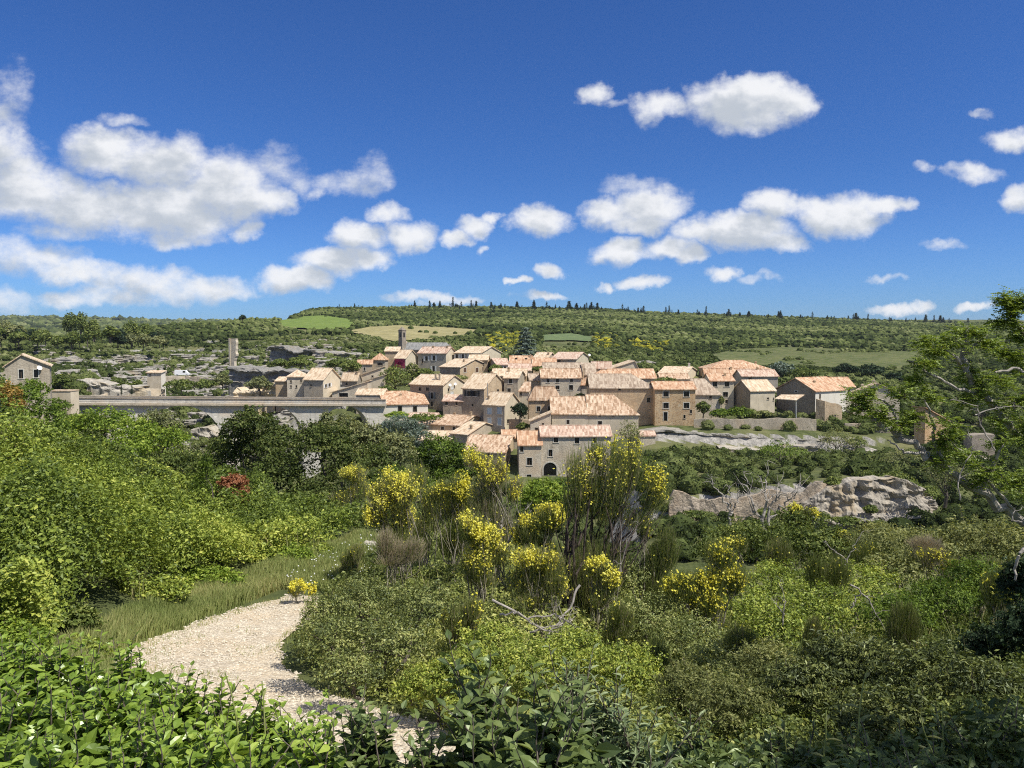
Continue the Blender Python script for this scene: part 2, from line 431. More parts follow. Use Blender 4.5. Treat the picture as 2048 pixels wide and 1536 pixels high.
# ground: soil and grass near, scrub and pale limestone where it is steep
def ground_material():
    m, t, o = newmat("ground_mat")
    geo = t.node("ShaderNodeNewGeometry")
    p = geo.outputs["Position"]
    sp = t.node("ShaderNodeSeparateXYZ"); t.put(sp.inputs[0], geo.outputs["True Normal"])
    n1 = t.noise(p, 0.05, 5, 0.6); n2 = t.noise(p, 0.6, 5, 0.65); n3 = t.noise(p, 0.018, 4, 0.6)
    n4 = t.noise(p, 3.0, 4, 0.6)
    green = t.mix(t.step(n2, 0.35, 0.7), (0.055, 0.07, 0.025), (0.12, 0.135, 0.05))
    green = t.mix(t.step(n1, 0.45, 0.7), green, (0.17, 0.165, 0.075))
    rock = t.mix(t.step(n2, 0.3, 0.7), (0.19, 0.18, 0.16), (0.45, 0.42, 0.37))
    rock = t.mix(t.step(n4, 0.5, 0.75), rock, (0.09, 0.09, 0.085))
    at = t.node("ShaderNodeAttribute", attribute_name="rocky")
    rk = t.step(t.math("ADD", at.outputs["Fac"], t.math("MULTIPLY_ADD", t.noise(p, 0.16, 6, 0.7), 1.4, -0.7)), 0.42, 0.60)
    steep = t.step(t.math("ADD", sp.outputs[2], t.math("MULTIPLY_ADD", n2, 0.3, -0.15)), 0.80, 0.66)
    col = t.mix(t.math("MAXIMUM", steep, rk), green, rock)
    principled(t, o, col, 0.95, 0.1, t.noise(p, 1.5, 6, 0.65), 0.6, 0.3)
    return m
GROUND = ground_material()

ang = np.radians(np.concatenate([np.arange(-180, -60, 4.0), np.arange(-60, -36, 1.0), np.arange(-36, -6, 0.11), np.arange(-6, 36, 0.2), np.arange(36, 60, 1.0), np.arange(60, 180.1, 4.0)]))
rr = np.concatenate([[0.0, 0.4, 0.8], np.geomspace(1.2, 118, 190), np.arange(119, 190, 0.8), np.arange(190, 560, 1.3), np.geomspace(560, 9000, 130)])
A, R_ = np.meshgrid(ang, rr, indexing="ij")
X, Y = R_ * np.sin(A), R_ * np.cos(A)
gg = Geo()
gg.add(np.stack([X, Y, height(X, Y)], -1), grid_faces(len(ang), len(rr))[:, ::-1])
def rocky(x, y):
    r = np.hypot(x, y); u = x / np.maximum(y, 1)
    k = sm(-u, .16, .27) * sm(r, 190, 215) * (1 - sm(r, 330, 520)) * (y > 0)
    return k * (.16 + .9 * (fbm(x / 26, y / 26, seed=61) - .3))
gob = gg.build("ground", GROUND, smooth=False, kind="structure")
_a = gob.data.attributes.new("rocky", "FLOAT", "POINT"); _a.data.foreach_set("value", rocky(X, Y).ravel().astype(np.float32))

# ------------------------------------------------------------------ building materials
def stone(name, a, b, mortar, scale=2.6, stretch=1.7, mix_amt=0.75, bump=0.5):
    """rubble or coursed stone: every stone its own tone, mortar between, patches of weathering"""
    m, t, o = newmat(name)
    p = t.vmath("MULTIPLY", pos(t), (1, 1, stretch))
    w = t.noise(pos(t), 2.0, 2, 0.5, out=1)
    p = t.vmath("ADD", p, t.vmath("MULTIPLY", w, (0.25, 0.25, 0.25)))
    vo = t.node("ShaderNodeTexVoronoi", feature="F1"); t.put(vo.inputs["Vector"], p); vo.inputs["Scale"].default_value = scale
    ve = t.node("ShaderNodeTexVoronoi", feature="DISTANCE_TO_EDGE"); t.put(ve.inputs["Vector"], p); ve.inputs["Scale"].default_value = scale
    sx = t.node("ShaderNodeSeparateColor"); t.put(sx.inputs[0], vo.outputs["Color"])
    n = t.noise(pos(t), 0.35, 4, 0.65); n2 = t.noise(pos(t), 5.0, 4, 0.6)
    c = t.mix(sx.outputs[0], a, b)
    c = t.mix(t.math("MULTIPLY", sx.outputs[1], 0.35), c, tuple(x * 1.45 for x in b))
    c = t.mix(t.math("MULTIPLY", sx.outputs[2], 0.25), c, tuple(x * 0.5 for x in a))
    c = t.mix(t.step(ve.outputs[0], 0.03, 0.09, mix_amt, 0.0), c, mortar)
    c = t.mix(t.step(n, 0.4, 0.7, 0.0, 0.45), c, tuple(x * 0.62 for x in a))
    c = t.mix(t.step(n2, 0.35, 0.65, 0.0, 0.25), c, tuple(x * 1.3 for x in mortar))
    st = t.noise(t.vmath("MULTIPLY", pos(t), (1.6, 1.6, .22)), 1.0, 4, 0.65)
    c = t.mix(t.step(st, 0.52, 0.72, 0.0, 0.5), c, tuple(x * 0.5 for x in a))
    c = t.mix(t.step(t.noise(pos(t), 0.16, 3, 0.6), 0.48, 0.66, 0.0, 0.4), c, (b[0] * 1.05, b[1] * .88, b[2] * .72))
    principled(t, o, c, 0.95, 0.1, t.math("ADD", t.math("MULTIPLY", ve.outputs[0], 1.2), n2), bump, 0.08)
    return m

def render_wall(name, a, b, dirt):
    """old lime render with streaks and patches"""
    m, t, o = newmat(name)
    n = t.noise(pos(t), 0.5, 5, 0.65); n2 = t.noise(t.vmath("MULTIPLY", pos(t), (3, 3, 0.5)), 1.0, 4, 0.6); n3 = t.noise(pos(t), 4, 4, 0.6)
    c = t.mix(t.step(n, 0.35, 0.65), a, b)
    c = t.mix(t.step(n2, 0.5, 0.75, 0, 0.55), c, dirt)
    c = t.mix(t.step(n3, 0.55, 0.7, 0, 0.3), c, dirt)
    principled(t, o, c, 0.95, 0.1, n3, 0.3, 0.04)
    return m

M_STONE = {
 "tan": stone("tan_rubble_mat", (0.361, 0.259, 0.158), (0.499, 0.384, 0.245), (0.464, 0.384, 0.276)),
 "orange": stone("orange_rubble_mat", (0.361, 0.200, 0.087), (0.533, 0.384, 0.221), (0.516, 0.434, 0.300), 1.9),
 "grey": stone("grey_rubble_mat", (0.310, 0.263, 0.198), (0.430, 0.376, 0.292), (0.413, 0.359, 0.276)),
 "pale": stone("pale_rubble_mat", (0.413, 0.351, 0.261), (0.568, 0.501, 0.387), (0.550, 0.484, 0.379), 2.4),
 "render": render_wall("lime_render_mat", (0.473, 0.409, 0.300), (0.585, 0.509, 0.379), (0.327, 0.284, 0.213)),
 "cream": render_wall("cream_render_mat", (0.533, 0.451, 0.324), (0.619, 0.534, 0.395), (0.413, 0.342, 0.245)),
 "white": render_wall("white_render_mat", (0.636, 0.593, 0.498), (0.688, 0.643, 0.553), (0.473, 0.426, 0.340)),
 "greyrender": render_wall("grey_and_shaded_render_mat", (0.327, 0.296, 0.245), (0.413, 0.372, 0.308), (0.232, 0.209, 0.170)),  # grey render, its darker tone also carries the shade of unlit fronts
 "dark": stone("dark_and_shaded_rubble_mat", (0.206, 0.175, 0.138), (0.310, 0.267, 0.213), (0.284, 0.251, 0.198)),  # dark masonry, also the shade of unlit house walls put into colour
}

def tiles(name, cols, blotch):
    """canal tiles: rows of half round tiles running down the slope, each tile fired a different colour"""
    m, t, o = newmat(name)
    tc = t.node("ShaderNodeTexCoord").outputs["Object"]
    sp = t.node("ShaderNodeSeparateXYZ"); t.put(sp.inputs[0], tc)
    cb = t.node("ShaderNodeCombineXYZ")
    t.put(cb.inputs[0], t.math("FLOOR", t.math("MULTIPLY", sp.outputs[0], 1 / 0.36)))
    t.put(cb.inputs[1], t.math("FLOOR", t.math("MULTIPLY", sp.outputs[1], 1 / 1.1)))
    wn = t.node("ShaderNodeTexWhiteNoise", noise_dimensions="3D"); t.put(wn.inputs[0], cb.outputs[0])
    big = t.noise(tc, 0.7, 4, 0.65); mid = t.noise(tc, 2.2, 4, 0.7)
    f = t.math("ADD", t.math("MULTIPLY", wn.outputs[0], 0.80), t.math("MULTIPLY", t.math("SUBTRACT", mid, 0.5), 1.3), clamp=True)
    f = t.math("ADD", f, t.math("MULTIPLY", t.math("SUBTRACT", big, 0.5), 0.9), clamp=True)
    c = t.ramp(f, [(i / (len(cols) - 1), x) for i, x in enumerate(cols)])
    c = t.mix(t.step(t.noise(tc, 1.1, 5, 0.7), 0.56, 0.70, 0, 0.5), c, blotch)
    wv = t.math("ABSOLUTE", t.math("SINE", t.math("MULTIPLY", sp.outputs[0], math.pi / 0.30)))
    c = t.mix(t.step(wv, 0.0, 0.45, 0.55, 0.0), c, tuple(x * 0.25 for x in cols[0]))
    principled(t, o, c, 0.9, 0.12, wv, 0.35, 0.05)
    return m

M_BRIDGE = stone("viaduct_stone_mat", (0.40, 0.375, 0.325), (0.56, 0.53, 0.465), (0.46, 0.435, 0.38), 1.7, 1.6, .6, .4)
M_RUBBLE = stone("big_rubble_mat", (0.28, 0.23, 0.17), (0.56, 0.47, 0.36), (0.25, 0.21, 0.16), 1.5, 1.6, .95, .8)
M_TILE = {
 "mix": tiles("mixed_canal_tile_mat", [(0.30, 0.19, 0.115), (0.47, 0.32, 0.21), (0.60, 0.46, 0.325), (0.69, 0.58, 0.44)], (0.38, 0.31, 0.235)),
 "orange": tiles("orange_canal_tile_mat", [(0.36, 0.20, 0.115), (0.50, 0.31, 0.19), (0.59, 0.42, 0.28), (0.66, 0.54, 0.39)], (0.43, 0.32, 0.23)),
 "cream": tiles("pale_canal_tile_mat", [(0.43, 0.31, 0.20), (0.57, 0.44, 0.30), (0.66, 0.54, 0.39), (0.71, 0.62, 0.47)], (0.47, 0.39, 0.29)),
 "pink": tiles("pink_canal_tile_mat", [(0.37, 0.235, 0.165), (0.51, 0.36, 0.27), (0.60, 0.47, 0.36), (0.66, 0.56, 0.45)], (0.40, 0.32, 0.26)),
 "brown": tiles("weathered_brown_tile_mat", [(0.28, 0.21, 0.15), (0.39, 0.305, 0.225), (0.48, 0.39, 0.29), (0.55, 0.47, 0.36)], (0.32, 0.27, 0.21)),
 "slate": tiles("grey_stone_slate_mat", [(0.17, 0.17, 0.16), (0.23, 0.23, 0.215), (0.28, 0.275, 0.26), (0.33, 0.32, 0.30)], (0.2, 0.2, 0.18)),
}
M_DARK = flat("dark_room_mat", (0.012, 0.011, 0.010), 0.25, 0.3, 3, 0.5)
M_SURR = flat("pale_window_surround_mat", (0.50, 0.47, 0.40), 0.9, 0.15)
M_BLUE = flat("pale_blue_shutter_mat", (0.36, 0.44, 0.50), 0.7, 0.1)
M_SHUT = {"b": M_BLUE, "g": flat("grey_shutter_mat", (0.13, 0.14, 0.14), 0.8, 0.2), "w": flat("white_shutter_mat", (0.62, 0.62, 0.60), 0.7, 0.1),
          "n": flat("brown_shutter_mat", (0.10, 0.055, 0.035), 0.8, 0.2), "k": flat("black_shutter_mat", (0.03, 0.033, 0.035), 0.7, 0.2)}
M_WHITE = flat("white_metal_mat", (0.78, 0.78, 0.76), 0.5, 0.05, 3, 0.4)
M_METAL = flat("grey_metal_mat", (0.22, 0.22, 0.22), 0.5, 0.1, 3, 0.5)
M_WOOD = flat("weathered_wood_mat", (0.16, 0.11, 0.07), 0.9, 0.3, 8)

# ------------------------------------------------------------------ house builder
def slab(G, poly, th=0.2, mat=0):
    poly = np.array(poly, float); n = len(poly)
    lo = poly - np.array([0, 0, th])
    G.add(np.vstack([poly, lo]), [tuple(range(n))], mat)
    G.add(np.vstack([poly, lo]), [tuple(range(2 * n - 1, n - 1, -1))], mat)
    G.add(np.vstack([poly, lo]), [(i, n + i, n + (i + 1) % n, (i + 1) % n) for i in range(n)], mat)

def panel(G, org, ux, Lw, z0, z1, holes, thick=0.3, mat=0):
    """a vertical wall from org along ux, with real openings; holes are (x0, x1, z0, z1)"""
    org = np.array(org, float); ux = np.array([ux[0], ux[1], 0.0]); nin = np.array([-ux[1], ux[0], 0.0])
    xs = sorted({0.0, Lw} | {h[0] for h in holes} | {h[1] for h in holes}); zs = sorted({z0, z1} | {h[2] for h in holes} | {h[3] for h in holes})
    pt = lambda x, z, k=0.0: org + ux * x + np.array([0, 0, z]) + nin * k
    for i in range(len(xs) - 1):
        for j in range(len(zs) - 1):
            cx, cz = (xs[i] + xs[i + 1]) / 2, (zs[j] + zs[j + 1]) / 2
            if any(h[0] < cx < h[1] and h[2] < cz < h[3] for h in holes): continue
            G.add([pt(xs[i], zs[j]), pt(xs[i + 1], zs[j]), pt(xs[i + 1], zs[j + 1]), pt(xs[i], zs[j + 1])], [(0, 1, 2, 3)], mat)
    for (a, b, c, d) in holes:
        q = [pt(a, c), pt(b, c), pt(b, d), pt(a, d)]; r = [pt(a, c, thick), pt(b, c, thick), pt(b, d, thick), pt(a, d, thick)]
        G.add(q + r, [(0, 4, 5, 1), (1, 5, 6, 2), (2, 6, 7, 3), (3, 7, 4, 0)], mat)

def window_part(root, org, ux, h, style):
    """surround, sill, pane and shutters of one opening, lying in its wall"""
    a, b, c, d = h
    org = np.array(org, float); uxv = Vector((ux[0], ux[1], 0)); out = Vector((ux[1], -ux[0], 0))
    M = Matrix(((uxv.x, -out.x, 0, org[0]), (uxv.y, -out.y, 0, org[1]), (0, 0, 1, org[2]), (0, 0, 0, 1)))
    kind = style[0]
    G = Geo(); f = 0.15
    if kind in "sop": f = 0.10
    if kind == "o": f = 0.06
    e = 0.035
    G.box(a - f, a + 0.015, -e, 0.05, c - 0.01, d + f, M); G.box(b - 0.015, b + f, -e, 0.05, c - 0.01, d + f, M)
    G.box(a + 0.015, b - 0.015, -e, 0.05, d - 0.015, d + f, M)
    door = "D" in style
    if not door: G.box(a - f - 0.05, b + f + 0.05, -0.10, 0.06, c - 0.13, c - 0.011, M)
    w = G.build("door" if door else "window", M_SURR if kind != "o" else M_STONE["grey"], root)
    G = Geo(); G.box(a - 0.01, b + 0.01, 0.24, 0.28, c - 0.01, d + 0.01, M)
    if b - a > 0.5 and not door:
        mid = (a + b) / 2
        G.box(mid - 0.03, mid + 0.03, 0.20, 0.238, c, d, M, 1)
    G.build("door_leaf" if door else "pane", [M_SHUT["n"] if door and "n" in style else M_DARK, M_WOOD], w)
    if kind == "s":
        mt = M_SHUT[style[1]]; hw = (b - a) / 2 + 0.04
        for x0, x1 in ((a - f - hw, a - f + 0.02), (b + f - 0.02, b + f + hw)):
            G = Geo(); G.box(x0, x1, -0.08, -0.038, c + 0.01, d, M); G.build("shutter", mt, w)
    if kind == "c":
        mt = M_SHUT[style[1]]; mid = (a + b) / 2
        for x0, x1 in ((a, mid - 0.012), (mid + 0.012, b)):
            G = Geo(); G.box(x0, x1, 0.02, 0.07, c, d, M)
            for k in range(5):
                zz = c + (d - c) * (k + 0.5) / 5; G.box(x0 + 0.04, x1 - 0.04, 0.005, 0.02, zz - 0.03, zz + 0.03, M)
            G.build("shutter", mt, w)
    return w

HOUSES = {}
def house(key, label, xa, xb, d, phi, eave, base, roof="x", rise=1.6, sx=None, D=8.0, wall="tan", tile="mix", win=(), chim=(), name="stone_house",
          ov=0.35, dish=(), rfrac=0.5, wallside=None, cat="house", dz=0.0, bury=5.0):
    """front wall spans photograph columns xa..xb; phi turns it (degrees, >0: right end farther); sx is the column where the side wall ends"""
    ph = math.radians(phi); c, s = math.cos(ph), math.sin(ph)
    if phi >= 0:
        K = P(xa, eave, d); ub = ray(xb, eave)[0]
        Wd = (ub * K.y - K.x) / (c - ub * s); A_ = Vector((K.x, K.y, 0))
    else:
        K = P(xb, eave, d); ua = ray(xa, eave)[0]
        Wd = (K.x - ua * K.y) / (c - ua * s); A_ = Vector((K.x - Wd * c, K.y - Wd * s, 0))
    if sx is not None:
        us = ray(sx, eave)[0]; D = (us * K.y - K.x) / (-s - us * c)
        D = min(max(D, 3.0), 28.0)
    ze = K.z + dz; zb = zrow(base, d)
    root = empty(name, (A_.x, A_.y, zb), ph, label=label, cat=cat)
    H = ze - zb                                      # eave height over the base, local frame from here on
    inv = Matrix.Rotation(-ph, 3, "Z")
    def on_wall(px, py, side):
        a, b_ = ray(px, py)
        o0 = inv @ Vector((-A_.x, -A_.y, 0)); dr = inv @ Vector((a, 1, 0))
        if side == "f": t = (0 - o0.y) / dr.y
        elif side == "l": t = (0 - o0.x) / dr.x
        else: t = (Wd - o0.x) / dr.x
        q = o0 + dr * t
        return (q.x if side == "f" else q.y), b_ * t - zb, t
    # heights of the roof underside at the corners
    if roof == "x": hl = hr = [(0, 0), (D * rfrac, rise), (D, 0)]; hf = [(0, 0), (Wd, 0)]
    elif roof == "y": hf = [(0, 0), (Wd * rfrac, rise), (Wd, 0)]; hl = hr = [(0, 0), (D, 0)]
    elif roof == "shedb": hf = [(0, 0), (Wd, 0)]; hl = hr = [(0, 0), (D, rise)]
    elif roof == "shedr": hf = [(0, 0), (Wd, rise)]; hl = [(0, 0), (D, 0)]; hr = [(0, rise), (D, rise)]
    elif roof == "shedl": hf = [(0, rise), (Wd, 0)]; hl = [(0, rise), (D, rise)]; hr = [(0, 0), (D, 0)]
    else: hf = hl = hr = [(0, 0), (1, 0)]
    holes = {"f": [], "l": [], "r": []}; styles = {"f": [], "l": [], "r": []}
    for wn in win:
        px, py, wp, hp, st = wn[:5]; side = wn[5] if len(wn) > 5 else "f"
        x, z, t = on_wall(px, py, side)
        hh = hp * t / F / 2; L_ = Wd if side == "f" else D
        x0, _, _ = on_wall(px - wp / 2, py, side); x1, _, _ = on_wall(px + wp / 2, py, side)
        x0, x1 = min(x0, x1), max(x0, x1)
        if side == "l": x0, x1 = D - x1, D - x0
        x0 = max(0.25, x0); x1 = min(L_ - 0.25, x1)
        ztop = min(z + hh, H - 0.12)
        if x1 - x0 < 0.3 or ztop - (z - hh) < 0.3: continue
        hd = (x0, x1, z - hh, ztop)
        if any(not (hd[1] < o[0] - .1 or hd[0] > o[1] + .1 or hd[3] < o[2] - .1 or hd[2] > o[3] + .1) for o in holes[side]): continue
        holes[side].append(hd); styles[side].append(st)
    G = Geo(); W2 = M_STONE[wall]; sides = 1 if wallside else 0
    mats = [W2] + ([M_STONE[wallside]] if wallside else [])
    fr = ((0, 0, 0), (1, 0)); lf = ((0, D, 0), (0, -1)); rt = ((Wd, 0, 0), (0, 1)); bk = ((Wd, D, 0), (-1, 0))
    panel(G, *fr, Wd, -bury, H, holes["f"], mat=0); panel(G, *lf, D, -bury, H, holes["l"], mat=sides)
    panel(G, *rt, D, -bury, H, holes["r"], mat=sides); panel(G, *bk, Wd, -bury, H, [], mat=0)
    def gab(org, ux, L_, prof, mt):
        pts = [(x, z) for x, z in prof]
        if max(z for x, z in pts) <= 0: return
        if len(prof) == 2 and prof[0][1] == prof[1][1]:
            pts = [(0, 0), (L_, 0), (L_, prof[1][1]), (0, prof[0][1])]
        elif prof[0][1] > 0 and prof[-1][1] == 0: pts = [(0, 0), (L_, 0), (0, prof[0][1])]
        elif prof[-1][1] > 0 and prof[0][1] == 0 and len(prof) == 2: pts = [(0, 0), (L_, 0), (L_, prof[-1][1])]
        o_ = np.array(org, float); u_ = np.array([ux[0], ux[1], 0.])
        G.add([o_ + u_ * x + np.array([0, 0, H + z]) for x, z in pts], [tuple(range(len(pts)))], mt)
    gab(*fr, Wd, hf, 0); gab(*rt, D, hr, sides)
    rev = [(D - x, z) for x, z in reversed(hl)]
    gab(*lf, D, rev, sides)
    revf = [(Wd - x, z) for x, z in reversed(hf)]
    gab(*bk, Wd, revf, 0)
    if roof == "shedb": G.add([(0, D, H), (Wd, D, H), (Wd, D, H + rise), (0, D, H + rise)], [(0, 3, 2, 1)], 0)
    G.build("wall", mats, root)
    # roof slabs
    R = Geo(); th = 0.2; o = ov; H0 = H + th + 0.02
    if roof == "x":
        r1 = rise / (D * rfrac); r2 = rise / (D * (1 - rfrac))
        slab(R, [(-o, -o, H0 - o * r1), (Wd + o, -o, H0 - o * r1), (Wd + o, D * rfrac, H0 + rise), (-o, D * rfrac, H0 + rise)], th)
        slab(R, [(-o, D * rfrac, H0 + rise + .004), (Wd + o, D * rfrac, H0 + rise + .004), (Wd + o, D + o, H0 - o * r2), (-o, D + o, H0 - o * r2)], th)
        R.tube([(-o, D * rfrac, H0 + rise - 0.01), (Wd + o, D * rfrac, H0 + rise - 0.01)], 0.13, 6)
    elif roof == "y":
        xr = Wd * rfrac; r1 = rise / xr; r2 = rise / (Wd - xr)
        slab(R, [(-o, -o, H0 - o * r1), (xr, -o, H0 + rise), (xr, D + o, H0 + rise), (-o, D + o, H0 - o * r1)], th)
        slab(R, [(xr, -o, H0 + rise + .004), (Wd + o, -o, H0 - o * r2), (Wd + o, D + o, H0 - o * r2), (xr, D + o, H0 + rise + .004)], th)
        R.tube([(xr, -o, H0 + rise - 0.01), (xr, D + o, H0 + rise - 0.01)], 0.13, 6)
    elif roof in ("hip", "hipr", "hipl"):
        inset = min(D / 2, Wd * 0.45)
        xl = inset if roof in ("hip", "hipl") else -o
        xr_ = Wd - inset if roof in ("hip", "hipr") else Wd + o
        e = H0 - o * rise / (D / 2)
        a1, a2, a3, a4 = (-o, -o, e), (Wd + o, -o, e), (Wd + o, D + o, e), (-o, D + o, e); b1, b2 = (xl, D / 2, H0 + rise), (xr_, D / 2, H0 + rise)
        slab(R, [a1, a2, b2, b1], th); slab(R, [a3, a4, b1, b2], th)
        if roof in ("hip", "hipr"): slab(R, [a2, a3, b2], th)
        if roof in ("hip", "hipl"): slab(R, [a4, a1, b1], th)
        R.tube([b1, b2], 0.13, 6)
    elif roof == "pyr":
        e = H0 - o * rise / (D / 2); ap = (Wd * rfrac, D / 2, H0 + rise)
        cs = [(-o, -o, e), (Wd + o, -o, e), (Wd + o, D + o, e), (-o, D + o, e)]
        for i in range(4): slab(R, [cs[i], cs[(i + 1) % 4], ap], th)
        for i in range(4): R.tube([cs[i], ap], 0.1, 5)
    elif roof == "shedb":
        k = rise / D
        slab(R, [(-o, -o, H0 - o * k), (Wd + o, -o, H0 - o * k), (Wd + o, D + o, H0 + rise + o * k), (-o, D + o, H0 + rise + o * k)], th)
    elif roof == "shedr":
        k = rise / Wd
        slab(R, [(-o, -o, H0 - o * k), (Wd + o, -o, H0 + rise + o * k), (Wd + o, D + o, H0 + rise + o * k), (-o, D + o, H0 - o * k)], th)
    elif roof == "shedl":
        k = rise / Wd
        slab(R, [(-o, -o, H0 + rise + o * k), (Wd + o, -o, H0 - o * k), (Wd + o, D + o, H0 - o * k), (-o, D + o, H0 + rise + o * k)], th)
    elif roof == "flat":
        slab(R, [(-.1, -.1, H0), (Wd + .1, -.1, H0), (Wd + .1, D + .1, H0), (-.1, D + .1, H0)], th)
    # row of tile ends under the front eave
    if roof in ("x", "hip", "hipr", "hipl", "shedb", "pyr"):
        dz_ = o * (rise / (D * (rfrac if roof == "x" else .5)) if roof != "shedb" else rise / D)
        R.box(-0.1, Wd + 0.1, -0.22, -0.005, H - 0.14, H - 0.02)
    rf = R.build("roof", M_TILE[tile], root)
    def topz(x, y):
        if roof == "x": return H0 + rise * (y / (D * rfrac) if y < D * rfrac else (D - y) / (D * (1 - rfrac)))
        if roof == "y": return H0 + rise * (x / (Wd * rfrac) if x < Wd * rfrac else (Wd - x) / (Wd * (1 - rfrac)))
        if roof == "shedb": return H0 + rise * y / D
        if roof == "shedr": return H0 + rise * x / Wd
        if roof == "shedl": return H0 + rise * (1 - x / Wd)
        return H0 + rise * 0.6
    for ch in chim:
        fx, fy, hh = ch[:3]; x, y = fx * Wd, fy * D; z = topz(x, y)
        G = Geo(); G.box(x - .3, x + .3, y - .25, y + .25, z - .5, z + hh); G.box(x - .37, x + .37, y - .32, y + .32, z + hh + .002, z + hh + .1)
        G.box(x - .22, x + .22, y - .16, y + .16, z + hh + .102, z + hh + .28)
        G.build("chimney", M_STONE[ch[3]] if len(ch) > 3 else M_STONE["tan"], rf)
    for side, (org, ux) in (("f", fr), ("l", lf), ("r", rt)):
        for h, st in zip(holes[side], styles[side]): window_part(root, org, ux, h, st)
    for dsh in dish:
        px, py, side = dsh[:3]; x, z, t = on_wall(px, py, side)
        lp = {"f": (x, -0.35, z), "r": (Wd + 0.35, x, z), "l": (-0.35, x, z)}[side]
        G = Geo(); rr_ = np.array([0, .2, .35, .45]); th_ = np.arange(14) / 14 * 2 * math.pi
        nrm = Vector((0.35, -0.8, 0.5)).normalized(); q = nrm.to_track_quat("Z", "Y").to_matrix()
        v = np.array([[r * math.cos(a), r * math.sin(a), r * r * 0.6] for r in rr_ for a in th_]) @ np.array(q).T + np.array(lp)
        f_ = [(i * 14 + j, i * 14 + (j + 1) % 14, (i + 1) * 14 + (j + 1) % 14, (i + 1) * 14 + j) for i in range(3) for j in range(14)]
        G.add(v, f_)
        tgt = {"f": (x, 0.0, z - .3), "r": (Wd, x, z - .3), "l": (0.0, x, z - .3)}[side]
        G.tube([lp, tgt], 0.03, 5)
        G.build("satellite_dish", M_WHITE, root)
    HOUSES[key] = dict(root=root, W=Wd, D=D, H=H, zb=zb, A=A_, ph=ph)
    return root

# ------------------------------------------------------------------ the village, nearest row first
# lowest row, behind the yellow broom
house("arch", "long stone house with a dark round arch at the foot of the village", 1083, 1222, 171, 2, 873, 965, "x", 1.9, D=7, wall="pale", tile="pink",
      win=[(1112,879,9,12,"d"),(1154,881,9,13,"d"),(1101,906,8,14,"d"),(1190,880,8,12,"d")])
house("striped", "narrow stone house under a striped orange roof, left of the arched house", 1038, 1083, 170, 3, 890, 965, "x", 2.6, D=7, wall="pale", tile="orange", win=[(1043,898,8,12,"d"),(1059,923,10,15,"dn"),(1058,953,9,8,"d")])
house("barn", "long low barn with a mottled tan roof behind the broom flowers", 926, 1010, 172, -12, 906, 960, "x", 2.8, sx=1038, wall="tan", tile="mix", win=[(1023,907,4,9,"o","r"),(1031,903,4,9,"o","r"),(975,908,12,4,"o")], name="stone_barn", cat="barn")
house("stripe2", "small roof wedged between the long barn and the orange striped roof", 1006, 1034, 181, 4, 876, 900, "x", 1.4, D=6, wall="grey", tile="orange")
house("shedlow", "low shed with a pale sloping roof half hidden by the round pine", 838, 902, 184, -6, 881, 905, "x", 1.7, D=8, wall="cream", tile="cream", name="stone_shed", cat="shed", win=[(895,890,6,8,"o")])
house("gable", "stone house with a broad rubble gable above the long barn roof", 902, 934, 183, -30, 870, 890, "x", 2.1, sx=1004, wall="grey", tile="cream", chim=[(.8,.2,.8)])
house("balcony", "low house with brown balcony wall and mottled tiles above the pale shed", 864, 920, 190, -22, 852, 868, "x", 1.7, sx=972, wall="tan", tile="mix", wallside="cream", win=[(885,857,6,8,"dn"),(908,857,6,8,"dn"),(945,849,7,9,"sw","r")], chim=[(.95,.45,1.0),(.2,.6,.5)])
house("pinklow", "low house with a worn pinkish roof below the vine covered terrace", 806, 866, 194, -10, 848, 866, "x", 2.2, sx=885, wall="pale", tile="pink", chim=[(.6,.8,.5)], win=[(848,858,8,9,"o")])
# second tier
house("terrace", "white walled house with a bright orange roof beside the end of the viaduct", 768, 856, 198, 14, 810, 840, "x", 2.4, sx=752, wall="white", tile="orange", wallside="greyrender", win=[(800,818,8,12,"d"),(830,818,8,12,"d")], chim=[(.45,.3,.5)])
house("bigroof", "long pale house under a broad mottled hipped roof, right half", 1178, 1277, 184, 0, 829, 876, "hipr", 4.2, D=12, wall="render", tile="mix", win=[(1200,848,8,12,"dn"),(1199,831,4,4,"o"),(1226,831,4,4,"o"),(1194,853,4,7,"o")])
house("bigroof2", "pale house with a mottled roof and small window, joined left of the hipped one", 1104, 1177.6, 184, 0, 828, 876, "x", 3.6, D=12, wall="render", tile="mix", win=[(1136,844,6,9,"d"),(1162,852,4,3,"o")])
house("leanto", "lean-to of pale stone with a roof edge rising to the right, before the polygonal house", 1061, 1102, 181, 1, 843, 880, "shedr", 2.0, D=4, wall="pale", tile="cream", name="stone_shed", cat="shed", win=[(1073,859,6,8,"o"),(1086,848,4,4,"o"),(1077,853,4,5,"o")])
house("poly", "polygonal stone house with a wavy mottled roof and two small square windows", 1058, 1122, 191, 4, 797, 862, "hip", 2.7, sx=1056, D=8, wall="tan", tile="mix", win=[(1077,818,8,11,"d"),(1099,818,6,11,"d"),(1084,801,6,6,"o")])
house("whitestrip", "narrow pale house with a small orange hipped roof left of the polygonal house", 1038, 1058, 197, -4, 783, 850, "hipl", 2.0, D=8, wall="render", tile="mix", win=[(1042,787,3,9,"o")])
house("shutters", "half shaded grey house with four closed pale blue shutters and a light gable edge", 967, 1009, 191, -30, 811, 868, "x", 2.8, sx=1040, wall="greyrender", tile="cream", wallside="render",
      win=[(979,822,9,13,"cb"),(999,821,9,14,"cb"),(979,843,8,15,"cb"),(999,843,8,15,"cb"),(1016,843,4,9,"o","r"),(1027,806,4,6,"o","r")], chim=[(.1,.2,.6)])
